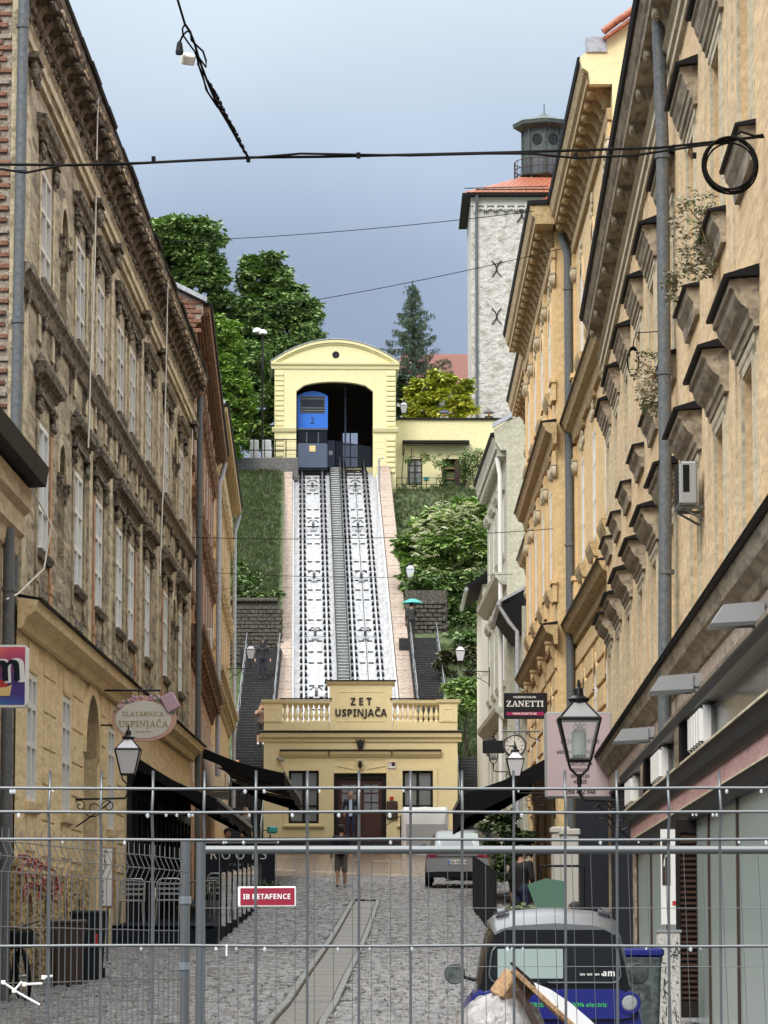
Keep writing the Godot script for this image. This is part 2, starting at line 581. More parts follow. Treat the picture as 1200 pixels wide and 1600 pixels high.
func _ready() -> void:
	rng.seed = 1
	var cam := Camera3D.new()
	cam.name = "camera"
	add_child(cam)
	cam.fov = rad_to_deg(2.0 * atan(800.0 / F))
	cam.near = .5
	cam.far = 900
	cam.position = Vector3(0, CY, 0)
	cam.rotation.x = pitch
	cam.current = true
	var we := WorldEnvironment.new()
	we.name = "air"
	var env := Environment.new()
	env.background_mode = Environment.BG_SKY
	var sky := Sky.new()
	var pm := PanoramaSkyMaterial.new()
	pm.panorama = sky_image()
	pm.filter = true
	sky.sky_material = pm
	env.sky = sky
	env.tonemap_mode = Environment.TONE_MAPPER_LINEAR
	env.tonemap_exposure = 1.5
	env.sdfgi_enabled = true
	env.ssao_enabled = true
	env.ssil_enabled = true
	we.environment = env
	add_child(we)
	var sun := DirectionalLight3D.new()
	sun.name = "sun"
	sun.light_energy = .5
	sun.light_angular_distance = 25
	sun.light_color = Color(1, .97, .93)
	sun.shadow_enabled = true
	sun.rotation_degrees = Vector3(-42, -27, 0)
	add_child(sun)
	materials()
	print("materials ", Time.get_ticks_msec())
	hill()
	street()
	print("street ", Time.get_ticks_msec())
	house_left_low()
	house_stained()
	houses_left_far()
	house_peach()
	house_amber()
	houses_right_far()
	lower_station()
	track()
	upper_station()
	annex()
	tower()
	print("buildings ", Time.get_ticks_msec())
	greenery()
	print("green ", Time.get_ticks_msec())
	peach_fittings()
	lamps()
	signs()
	terraces()
	bins_and_bike()
	cables()
	parked_car()
	microcar()
	people()
	print("people ", Time.get_ticks_msec())
	rubbish()
	fences()
	print("done ", Time.get_ticks_msec())


# ---------------------------------------------------------------- facades
# local axes of a building: x along the street front, y up from its base, z out into the street
func building(called: String, label: String, side: int, a: float, m: float, d0: float, d1: float, base: float, cat := "building") -> Node3D:
	bs = side; bd0 = d0; bd1 = d1; bb = base; bk = sqrt(1.0 + m * m)
	var pos := Vector3(a + m * (d0 if side < 0 else d1), CY + base, -(d0 if side < 0 else d1))
	bn = thing(called, label, cat, pos, atan2(1.0, m) if side < 0 else atan2(-1.0, -m))
	return bn


func U(d: float) -> float:
	return (d - bd0) * bk if bs < 0 else (bd1 - d) * bk


func V(h: float) -> float:
	return h - bb


# wall sheet with openings [u0, u1, v0, v1]; reveals go back by deep
func wall_sheet(g: G, u0: float, u1: float, v0: float, v1: float, holes: Array, deep: float, z := 0.0) -> void:
	var us := [u0, u1]
	var vs := [v0, v1]
	for h in holes:
		us.append(h[0]); us.append(h[1]); vs.append(h[2]); vs.append(h[3])
	us.sort(); vs.sort()
	for i in us.size() - 1:
		if us[i + 1] - us[i] < 0.001 or us[i] < u0 - .001 or us[i + 1] > u1 + .001:
			continue
		for j in vs.size() - 1:
			if vs[j + 1] - vs[j] < 0.001 or vs[j] < v0 - .001 or vs[j + 1] > v1 + .001:
				continue
			var cu: float = (us[i] + us[i + 1]) / 2
			var cv: float = (vs[j] + vs[j + 1]) / 2
			var inside := false
			for h in holes:
				if cu > h[0] and cu < h[1] and cv > h[2] and cv < h[3]:
					inside = true
					break
			if not inside:
				g.quad(Vector3(us[i], vs[j], z), Vector3(us[i + 1], vs[j], z), Vector3(us[i + 1], vs[j + 1], z), Vector3(us[i], vs[j + 1], z))
	for h in holes:
		var b := z - deep
		g.quad(Vector3(h[0], h[2], b), Vector3(h[0], h[2], z), Vector3(h[0], h[3], z), Vector3(h[0], h[3], b))
		g.quad(Vector3(h[1], h[2], z), Vector3(h[1], h[2], b), Vector3(h[1], h[3], b), Vector3(h[1], h[3], z))
		g.quad(Vector3(h[0], h[2], b), Vector3(h[1], h[2], b), Vector3(h[1], h[2], z), Vector3(h[0], h[2], z))
		g.quad(Vector3(h[0], h[3], z), Vector3(h[1], h[3], z), Vector3(h[1], h[3], b), Vector3(h[0], h[3], b))


# fills the upper corners of a rectangular opening so that it reads as an arch of rise r
func arch_fill(g: G, u0: float, u1: float, top: float, r: float, z: float, deep: float) -> void:
	var n := 10
	var c := (u0 + u1) / 2
	var hw := (u1 - u0) / 2
	for i in n:
		var x0 := -1.0 + 2.0 * i / n
		var x1 := -1.0 + 2.0 * (i + 1) / n
		var y0 := top - r + r * sqrt(maxf(0, 1 - x0 * x0))
		var y1 := top - r + r * sqrt(maxf(0, 1 - x1 * x1))
		g.quad(Vector3(c + x0 * hw, y0, z), Vector3(c + x1 * hw, y1, z), Vector3(c + x1 * hw, top, z), Vector3(c + x0 * hw, top, z))
		g.quad(Vector3(c + x0 * hw, y0, z - deep), Vector3(c + x1 * hw, y1, z - deep), Vector3(c + x1 * hw, y1, z), Vector3(c + x0 * hw, y0, z))


# a band bent along an arch, out by d
func arch_band(g: G, c: float, spring: float, hw: float, r: float, t: float, z0: float, z1: float, n := 12) -> void:
	for i in n:
		var q := []
		for a in [PI - PI * i / n, PI - PI * (i + 1) / n]:
			q.append(Vector2(c + cos(a) * hw, spring + sin(a) * r))
			q.append(Vector2(c + cos(a) * (hw + t), spring + sin(a) * (r + t)))
		g.prism(PackedVector2Array([q[0], q[1], q[3], q[2]]), z0, z1)


# a window as a part: frame, panes, curtain; u is its middle, v its sill
func window(p: Node, u: float, v: float, w: float, h: float, z: float, cols: int, cuts: Array, fm: Material, fw := 0.06, curt := "", glass := "glass") -> Node3D:
	var o := node(p, "window", Vector3(u, v, z))
	var key := "win_%.2f_%.2f_%d_%s_%.3f" % [w, h, cols, str(cuts), fw]
	var ys := [0.0]
	for c in cuts:
		ys.append(c * h)
	ys.append(h)
	part(o, "frame", cached(key, func(g: G):
		g.bx(-w / 2, -w / 2 + fw, 0, h, -.05, .02)
		g.bx(w / 2 - fw, w / 2, 0, h, -.05, .02)
		g.bx(-w / 2 + fw, w / 2 - fw, 0, fw, -.05, .02)
		g.bx(-w / 2 + fw, w / 2 - fw, h - fw, h, -.05, .02)
		for k in range(1, cols):
			var x := -w / 2 + w * k / cols
			g.bx(x - fw * .6, x + fw * .6, fw, h - fw, -.045, .024)
		for k in range(1, ys.size() - 1):
			for c in cols:
				var x0 := -w / 2 + w * c / cols + fw * .6
				var x1 := -w / 2 + w * (c + 1) / cols - fw * .6
				g.bx(x0, x1, ys[k] - fw * .45, ys[k] + fw * .45, -.04, .018)), fm)
	for k in ys.size() - 1:
		for c in cols:
			var pw := w / cols - fw * 1.2
			var ph: float = ys[k + 1] - ys[k] - fw
			var pk := "pane_%.2f_%.2f" % [pw, ph]
			part(o, "pane", cached(pk, func(g: G): g.quad(Vector3(-pw / 2, -ph / 2, 0), Vector3(pw / 2, -ph / 2, 0), Vector3(pw / 2, ph / 2, 0), Vector3(-pw / 2, ph / 2, 0))), M[glass], Vector3(-w / 2 + w * (c + .5) / cols, (ys[k] + ys[k + 1]) / 2, -.018), Basis(Vector3.UP, rng.randf_range(-.02, .02)))
	if curt:
		var drawn := rng.randi_range(0, 2)
		var ck := "curt_%.2f_%.2f_%d" % [w, h, drawn]
		part(o, "curtain", cached(ck, func(g: G):
			var n := 24
			var lo := 0.0 if drawn < 2 else h * .3
			for i in n:
				var t0 := float(i) / n
				var t1 := float(i + 1) / n
				if drawn == 1 and absf((t0 + t1) / 2 - .55) < .14:
					continue
				var p0 := Vector3(-w / 2 + w * t0, lo, -.16 + .03 * sin(i * 1.9))
				var p1 := Vector3(-w / 2 + w * t1, lo, -.16 + .03 * sin((i + 1) * 1.9))
				g.quad(p0, p1, p1 + Vector3(0, h - lo, 0), p0 + Vector3(0, h - lo, 0))), M[curt])
	return o


func scroll(w: float, out: float, tall: float) -> Mesh:
	return cached("scroll_%.2f_%.2f_%.2f" % [w, out, tall], func(g: G):
		# S-shaped console: outline in (out, up), hung from y = 0
		var poly := PackedVector2Array()
		for p in [[0, 0], [1, 0], [1, -.22], [.97, -.34], [.86, -.42], [.72, -.40], [.66, -.30], [.56, -.42], [.42, -.56], [.34, -.74], [.30, -.88], [.18, -1.0], [.05, -.98], [0, -.9]]:
			poly.append(Vector2(p[0] * out, p[1] * tall))
		var xf := Transform3D(Basis(Vector3(0, 0, 1), Vector3(0, 1, 0), Vector3(-1, 0, 0)), Vector3())
		g.prism(poly, -w / 2, w / 2, xf)
		g.bx(-w * .62, w * .62, -tall * .09, 0.002, -.004, out * 1.05)
		for s in [[.82, -.26, .15], [.17, -.82, .15]]:
			for e in [-1.0, 1.0]:
				g.ball(Vector3(e * w / 2, s[1] * tall, s[0] * out), Vector3(w * .16, tall * s[2] * .8, out * s[2] * 1.1), 7, 4))


func eave(p: Node, u0: float, u1: float, v: float, out: float, deep: float, m: Material, edge: Material) -> void:
	var g := G.new()
	g.mould(u0, u1, [[0, v - deep], [out * .35, v - deep], [out * .38, v - deep * .62], [out * .86, v - deep * .58], [out * .86, v - deep * .36], [out * .92, v - deep * .3], [out * .94, v - deep * .16], [out * .99, v - .02], [0, v - .02]])
	part(p, "cornice", g, m)
	g = G.new()
	g.mould(u0 - .02, u1 + .02, [[-.05, v - .017], [out + .03, v - .017], [out + .05, v + .03], [out + .03, v + .055], [-.05, v + .09]])
	part(p, "roof_edge", g, edge)


func pipe(p: Node, path: Array, r: float, m: Material, rings: Array) -> void:
	var g := G.new()
	g.tube(path, r, 10)
	var o := part(p, "drainpipe", g, m)
	for y in rings:
		g = G.new()
		g.lathe([Vector2(r, -.03), Vector2(r * 1.22, -.025), Vector2(r * 1.22, .025), Vector2(r, .03)], 10)
		part(o, "bracket", g, m, y)


func roof(p: Node, u0: float, u1: float, v: float, out: float, rise: float, back: float, m: Material) -> void:
	var g := G.new()
	g.mould(u0, u1, [[out, v], [-back, v + rise], [-back, v - .1], [out, v - .02]])
	part(p, "roof", g, m)


# closes a building: back wall, ends and a dark room behind the windows
func shell(p: Node, u0: float, u1: float, v0: float, v1: float, back: float, m: Material, room := 3.2) -> void:
	var g := G.new()
	g.quad(Vector3(u0, v0, -back), Vector3(u0, v0, 0), Vector3(u0, v1, 0), Vector3(u0, v1, -back))
	g.quad(Vector3(u1, v0, 0), Vector3(u1, v0, -back), Vector3(u1, v1, -back), Vector3(u1, v1, 0))
	g.quad(Vector3(u1, v0, -back), Vector3(u0, v0, -back), Vector3(u0, v1, -back), Vector3(u1, v1, -back))
	part(p, "end_walls", g, m)
	g = G.new()
	g.quad(Vector3(u0, v0, -room), Vector3(u1, v0, -room), Vector3(u1, v1, -room), Vector3(u0, v1, -room))
	part(p, "inner_wall", g, M.room_grey)


# ---------------------------------------------------------------- left side
func house_stained() -> void:
	var p := building("tenement", "soot-stained ochre tenement with shabby carved window hoods and a yellow ground floor", -1, -5.44, .0099, 47.7, 84.3, -1.3)
	var L := U(84.3)
	var up := G.new()
	var lo := G.new()
	var holes := []
	var gh := []
	var tops := [51.0, 56.3, 59.9, 64.0, 66.7, 70.7, 75.8, 80.6]
	for d in tops:
		var u := U(d)
		holes.append([u - .72, u + .72, V(9.4), V(11.05)])
		holes.append([u - .72, u + .72, V(5.5), V(7.35)])
	for d in [53.6, 78.4]:
		holes.append([U(d) - .5, U(d) + .5, V(9.3), V(11.1)])
		holes.append([U(d) - .5, U(d) + .5, V(5.6), V(7.45)])
	wall_sheet(up, 0, L, V(4.4), V(13.2), holes, .28)
	for d in [53.6, 78.4]:
		arch_fill(up, U(d) - .5, U(d) + .5, V(11.1), .5, 0, .28)
		arch_fill(up, U(d) - .5, U(d) + .5, V(7.45), .5, 0, .28)
	part(p, "upper_wall", up, M.old_plaster)
	for d in [53.6, 78.4]:
		for hh in [[9.3, 11.1], [5.6, 7.45]]:
			var g := G.new()
			g.quad(Vector3(U(d) - .5, V(hh[0]), -.24), Vector3(U(d) + .5, V(hh[0]), -.24), Vector3(U(d) + .5, V(hh[1]), -.24), Vector3(U(d) - .5, V(hh[1]), -.24))
			var nk := part(p, "niche", g, M.old_plaster)
			g = G.new()
			arch_band(g, U(d), V(hh[1]) - .5, .5, .5, .16, 0, .025)
			part(nk, "archivolt", g, M.old_cream)
			for e in [-.58, .58]:
				part(nk, "console", scroll(.2, .09, .3), M.old_stone, Vector3(U(d) + e, V(hh[1]) - .55, 0))
	for a in [[49.7, 1.0], [54.6, 1.0], [62.6, 1.0]]:
		gh.append([U(a[0]) - .62, U(a[0]) + .62, V(1.87), V(3.66)])
	gh.append([U(58.7) - 1.2, U(58.7) + 1.2, V(-.9), V(3.98)])
	gh.append([U(66.0), U(71.2), V(-.2), V(3.2)])
	gh.append([U(72.4), U(77.2), V(.2), V(3.2)])
	gh.append([U(78.4), U(83.2), V(.4), V(3.2)])
	for d in [48.7, 50.8, 53.6, 55.6]:
		gh.append([U(d) - .3, U(d) + .3, V(-.1), V(.6)])
	wall_sheet(lo, 0, L, 0, V(4.42), gh, .35, .02)
	arch_fill(lo, U(58.7) - 1.2, U(58.7) + 1.2, V(3.98), 1.0, .02, .35)
	part(p, "ground_wall", lo, M.yellow_render)
	shell(p, 0, L, 0, V(13.2), 9.0, M.mortar)
	# rendered blocks of the ground floor, joints between them
	for d in [51.6, 52.5, 55.9, 56.8, 60.9, 64.2, 65.0]:
		for k in 6:
			var y := 1.15 + k * .52
			part(p, "block", cached("gblock", func(g: G): g.cb(Vector3(), Vector3(.78, .49, .03), .012)), M.yellow_render, Vector3(U(d), V(y + .25), .022))
	var g := G.new()
	var ch := []
	for d in [48.7, 50.8, 53.6, 55.6]:
		ch.append([U(d) - .3, U(d) + .3, V(-.1), V(.6)])
	wall_sheet(g, -.1, U(57.3), 0, V(.9), ch, .5, .14)
	for c in ch:
		arch_fill(g, c[0], c[1], c[3], .28, .14, .5)
	g.mould(-.1, U(57.3), [[.01, V(.9)], [.14, V(.9)], [.08, V(1.04)], [.01, V(1.04)]])
	g.quad(Vector3(-.1, 0, -.3), Vector3(-.1, 0, .14), Vector3(-.1, V(.9), .14), Vector3(-.1, V(.9), -.3))
	part(p, "plinth", g, M.rubble_plinth)
	g = G.new()
	for k in 26:
		var a := rng.randf_range(0, TAU)
		var q := []
		var c := Vector3(U(50.2) + rng.randf_range(-1.6, 1.6), V(.85) + rng.randf_range(-.25, .25), .075)
		for j in 5:
			q.append(c + Vector3(cos(a + j * .7) * 1.5 * j * .3, sin(a + j * .8) * .2 * j * .3, 0))
		c.z = .25
		for j in q.size():
			q[j].z = .147 if q[j].y < V(.9) else .11 if q[j].y < V(1.05) else .035
		g.tube(q, .012, 4)
	part(p, "graffiti", g, M.crimson)
	# entrance arch
	g = G.new()
	arch_band(g, U(58.7), V(2.98), 1.2, 1.0, .28, .02, .06, 14)
	part(p, "door_arch", g, M.yellow_render)
	g = G.new()
	g.bx(U(58.7) - 1.2, U(58.7) + 1.2, V(-.9), V(3.98), -.3, -.24)
	var door := part(p, "door", g, M.door_brown)
	g = G.new()
	for e in [-.6, .6]:
		for y in [-.5, .7, 1.9]:
			g.bx(U(58.7) + e - .42, U(58.7) + e + .42, V(y), V(y + 1.0), -.24, -.2)
	part(door, "panel", g, M.door_brown)
	# upper storeys: windows, hoods, pilasters
	var i := 0
	for d in tops:
		var u := U(d)
		window(p, u, V(9.4), 1.44, 1.65, -.02, 2, [.3, .65], M.old_white_paint if i != 0 else M.old_white_paint, .07, ["curtain", "curtain_grey", "curtain_warm", ""][i % 4])
		window(p, u, V(5.5), 1.44, 1.85, -.02, 2, [.34, .66], M.white_paint, .075, ["curtain_grey", "curtain", "", "curtain"][i % 4])
		for f in [[9.4, 1.65, .12], [5.5, 1.85, .17]]:
			var y0: float = f[0]
			var hh: float = f[1]
			var o := node(p, "window_surround", Vector3(u, V(y0), 0))
			for e in [-1.0, 1.0]:
				g = G.new()
				g.bx(e * .94 - .13, e * .94 + .13, -.35, hh, 0, .026)
				g.bx(e * .94 - .19, e * .94 + .19, -.5, -.35, 0, .05)
				g.bx(e * .94 - .18, e * .94 + .18, -.95, -.5, 0, .035)
				part(o, "pilaster", g, (M.rust_render if (i * 3 + int(e)) % 4 == 1 else M.old_plaster) if f[2] > .13 else M.old_cream)
				g = G.new()
				g.bx(e * .94 - .14, e * .94 + .14, hh, hh + .1, 0, .04)
				for k in 9:
					g.ball(Vector3(e * .94 + rng.randf_range(-.16, .16), hh + .12 + rng.randf_range(-.02, .17), .03 + rng.randf_range(0, .04)), Vector3(.06, .07, .045), 6, 4)
				g.bx(e * .94 - .21, e * .94 + .21, hh + .3, hh + .36, 0, .1)
				part(o, "capital", g, M.old_stone)
			g = G.new()
			g.bx(-1.1, 1.1, hh + .36, hh + (.52 if f[2] > .13 else .44), 0, .05)
			part(o, "panel", g, M.frieze_stone)
			g = G.new()
			var t := hh + (.52 if f[2] > .13 else .44)
			g.mould(-1.42, 1.42, [[0, t], [.06, t], [.07, t + .05], [f[2], t + .08], [f[2] + .03, t + .17], [0, t + .2]])
			part(o, "hood", g, M.old_stone)
			if f[2] > .13:
				for k in 7:
					part(o, "cresting_leaf", cached("cresting", func(w: G): w.lathe([Vector2(.08, 0), Vector2(.09, .07), Vector2(.05, .14), Vector2(0, .2)], 6)), M.old_stone, Vector3(-1.25 + k * .42, t + .18, .09))
				g = G.new()
				g.bx(-.66, .66, -.82, -.5, 0, .025)
				for k in 4:
					g.ball(Vector3(-.42 + k * .28, -.66, .03), Vector3(.1, .1, .02), 6, 4)
				part(o, "apron", g, M.frieze_stone)
			g = G.new()
			g.mould(-.86, .86, [[0, -.12], [.05, -.12], [.09, -.03], [.09, .0], [0, .0]])
			part(o, "sill", g, M.old_stone)
		i += 1
	# pilaster strips between the bays
	for d in [48.3, 58.1, 61.95, 68.7, 73.2, 83.6]:
		for y in [[9.15, 12.0], [4.55, 8.7]]:
			g = G.new()
			g.bx(U(d) - .28, U(d) + .28, V(y[0]), V(y[1]), 0, .035)
			part(p, "pilaster", g, M.old_cream)
		g = G.new()
		for k in 12:
			g.ball(Vector3(U(d) + rng.randf_range(-.28, .28), V(11.9) + rng.randf_range(-.1, .15), .13), Vector3(.07, .08, .06), 6, 4)
		g.bx(U(d) - .34, U(d) + .34, V(12.08), V(12.16), 0, .2)
		part(p, "capital", g, M.old_stone)
	g = G.new()
	g.mould(-.15, L + .1, [[0, V(8.82)], [.05, V(8.84)], [.09, V(8.98)], [.16, V(9.05)], [.16, V(9.12)], [0, V(9.16)]])
	part(p, "string_course", g, M.old_stone)
	for k in 17:
		part(p, "console", scroll(.22, .1, .42), M.old_stone, Vector3(.45 + k * 2.2, V(8.84), 0))
	g = G.new()
	g.mould(-.2, L + .1, [[.05, V(4.12)], [.12, V(4.14)], [.16, V(4.26)], [.3, V(4.36)], [.33, V(4.5)], [.05, V(4.54)]])
	part(p, "ground_cornice", g, M.yellow_render)
	g = G.new()
	for k in 30:
		var u := -.2 + k * 1.25
		g.mould(u, u + 1.25, [[.05, V(4.545)], [.37, V(4.505) + rng.randf_range(-.012, .012)], [.38, V(4.53)], [.05, V(4.59)]])
	part(p, "flashing", g, M.black_roof)
	# architrave, frieze with relief, brackets, eave
	g = G.new()
	g.mould(-.1, L + .05, [[0, V(12.1)], [.06, V(12.1)], [.06, V(12.22)], [.1, V(12.24)], [.1, V(12.38)], [.14, V(12.44)], [0, V(12.44)]])
	part(p, "architrave", g, M.old_cream)
	g = G.new()
	for k in 520:
		g.ball(Vector3(rng.randf_range(0, L), V(12.5) + rng.randf_range(0, .3), .01), Vector3(rng.randf_range(.05, .12), rng.randf_range(.03, .07), .06), 5, 3)
	part(p, "relief", g, M.frieze_stone)
	for k in 42:
		part(p, "modillion", scroll(.34, .34, .3), M.old_stone, Vector3(.3 + k * .88, V(13.12), 0))
	g = G.new()
	g.mould(-.1, L + .05, [[0, V(12.84)], [.08, V(12.86)], [.1, V(12.94)], [0, V(12.96)]])
	part(p, "bed_mould", g, M.old_stone)
	g = G.new()
	g.mould(-.2, L + .1, [[0, V(13.1)], [.31, V(13.1)], [.31, V(13.19)], [.35, V(13.22)], [.38, V(13.32)], [0, V(13.33)]])
	part(p, "cornice", g, M.old_stone)
	g = G.new()
	for k in 150:
		var u := rng.randf_range(-.1, L)
		g.ball(Vector3(u, V(13.2) + rng.randf_range(-.07, .08), .33), Vector3(rng.randf_range(.08, .3), rng.randf_range(.02, .06), .035), 6, 3)
	part(p, "broken_render", g, M.beige_render)
	g = G.new()
	for k in 25:
		var u := -.25 + k * 1.49
		var e := rng.randf_range(-.03, .035)
		g.mould(u, u + 1.5, [[-.1, V(13.335)], [.4 + e, V(13.325) + e * .5], [.42 + e, V(13.37) + e * .5], [-.1, V(13.45)]])
	part(p, "roof_edge", g, M.black_roof)
	roof(p, -.2, L + .1, V(13.44), .3, 3.2, 6.0, M.black_roof)
	# exposed brick end wall towards the camera
	g = G.new()
	g.bx(-.06, -.005, V(2), V(14.4), -9.0, -.13)
	part(p, "mortar_bed", g, M.mortar)
	for k in 104:
		var y := V(6.2) + k * .08
		for j in 3:
			var z := -.27 - j * .27 - (.13 if k % 2 else 0.0)
			part(p, "brick", cached("brick%d" % (k * 7 + j * 3 & 3), func(q: G): q.cb(Vector3(), Vector3(.05, .062 + .004 * (k % 2), .245), .006)), [M.bare_brick_red, M.brick_dark, M.bare_brick_red, M.mortar, M.bare_brick_red][rng.randi() % 5], Vector3(-.065 + rng.randf_range(-.02, .008), y + rng.randf_range(-.006, .006), z + rng.randf_range(-.03, .03)), Basis().scaled(Vector3(1, rng.randf_range(.85, 1.1), rng.randf_range(.75, 1.0))))
	g = G.new()
	g.bx(-.09, .0, V(4.6), V(13.1), -.13, -.0)
	part(p, "corner_render", g, M.old_cream)
	pipe(p, [Vector3(-.16, V(13.3), .22), Vector3(-.17, V(13.05), .12), Vector3(-.17, V(12.8), .03), Vector3(-.17, V(9.5), .01), Vector3(-.17, V(4.6), -.02)], .075, M.pipe_grey, [Vector3(-.17, V(12.4), .02), Vector3(-.17, V(10.4), .015), Vector3(-.17, V(8.3), .0), Vector3(-.17, V(5.4), -.015)])
	pipe(p, [Vector3(L - .1, V(12.9), .2), Vector3(L - .1, V(8), .2), Vector3(L - .1, V(.8), .2)], .07, M.pipe_grey, [Vector3(L - .1, V(10), .2), Vector3(L - .1, V(6), .2)])
	# ground floor windows
	for a in [49.7, 54.6, 62.6]:
		window(p, U(a), V(1.87), 1.24, 1.79, .0, 2, [.45, .75], M.white_paint, .08, "curtain_grey")
		g = G.new()
		g.mould(U(a) - .78, U(a) + .78, [[.01, V(1.72)], [.08, V(1.74)], [.1, V(1.86)], [.01, V(1.87)]])
		part(p, "sill", g, M.yellow_render)
		g = G.new()
		g.bx(U(a) - .6, U(a) + .6, V(3.72), V(4.06), .01, .04)
		for k in 8:
			g.bx(U(a) - .5 + k * .13, U(a) - .42 + k * .13, V(3.68), V(3.76), .02, .05)
		part(p, "lintel_panel", g, M.yellow_render)
		g = G.new()
		g.bx(U(a) - .62, U(a) + .62, V(1.2), V(1.68), .01, .04)
		part(p, "apron", g, M.yellow_render)
	# dark shop fronts below the awning
	for s in [[66.0, 71.2, -.2], [72.4, 77.2, .2], [78.4, 83.2, .4]]:
		var f := node(p, "shop_front", Vector3(U(s[0]), V(s[2]), -.05))
		var w: float = U(s[1]) - U(s[0])
		g = G.new()
		for x in [0.0, w * .25, w * .5, w * .75, w - .12]:
			g.bx(x, x + .12, 0, 3.2 - s[2], -.1, .16)
		g.bx(0, w, 2.6 - s[2], 2.75 - s[2], -.1, .15)
		part(f, "frame", g, M.black_iron)
		g = G.new()
		g.quad(Vector3(0, 0, -.03), Vector3(w, 0, -.03), Vector3(w, 3.2 - s[2], -.03), Vector3(0, 3.2 - s[2], -.03))
		part(f, "pane", g, M.dark_glass)
	# hanging lines
	for a in [[818, 740, 812, 1340, 5.333], [800, 2250, 752, 3150, 5.333], [358, 1840, 300, 4300, 1]]:
		pass
	for q in [[[153.4, 138], [151, 250]], [[150, 305], [148.5, 400], [142, 560], [138, 700]], [[262.5, 430], [257, 700], [250, 900]]]:
		var path := []
		for w in q:
			var r := ray(w[0], w[1])
			var d: float = (-5.44 + .35) / (r.x - .0099)
			path.append(bn.transform.affine_inverse() * Vector3(r.x * d, CY + r.y * d, -d))
		g = G.new()
		g.tube(path, .013, 5)
		part(p, "hanging_line", g, M.off_white)


func house_left_low() -> void:
	var p := building("corner_house", "low beige house with dark box gutter beside the bare brick gable", -1, -5.44, .0099, 30.0, 47.45, -1.4)
	var g := G.new()
	g.quad(Vector3(0, 0, 0), Vector3(U(47.45), 0, 0), Vector3(U(47.45), V(6.0), 0), Vector3(0, V(6.0), 0))
	part(p, "wall", g, M.beige_render)
	shell(p, 0, U(47.45), 0, V(6.2), 8, M.beige_render)
	g = G.new()
	g.mould(0, U(47.45), [[0, V(5.05)], [.05, V(5.1)], [.08, V(5.3)], [.14, V(5.36)], [.14, V(5.62)], [.22, V(5.7)], [.24, V(5.95)], [0, V(6.0)]])
	part(p, "cornice", g, M.beige_render)
	for k in 12:
		var u := U(47.45) - (k + 1) * 1.45
		g = G.new()
		g.mould(u + .01, u + 1.44, [[.02, V(6.0)], [.42, V(6.02)], [.46, V(6.28)], [.4, V(6.3)], [.02, V(6.16)]])
		part(p, "gutter_panel", g, M.black_roof)
	roof(p, 0, U(47.45), V(6.3), .36, 2.2, 5.0, M.black_roof)
	pipe(p, [Vector3(U(46), V(5.3), .1), Vector3(U(46), V(2), .1), Vector3(U(46), V(-1.2), .1)], .075, M.pipe_grey, [Vector3(U(46), V(4.5), .1), Vector3(U(46), V(3.1), .1)])
	g = G.new()
	g.tube([Vector3(U(47.2), V(5.9), .3), Vector3(U(47.38), V(5.5), .5), Vector3(U(47.3), V(4.9), .42), Vector3(U(46.6), V(4.5), .16), Vector3(U(45.8), V(4.35), .1)], .014, 5)
	part(p, "loose_cable", g, M.off_white)


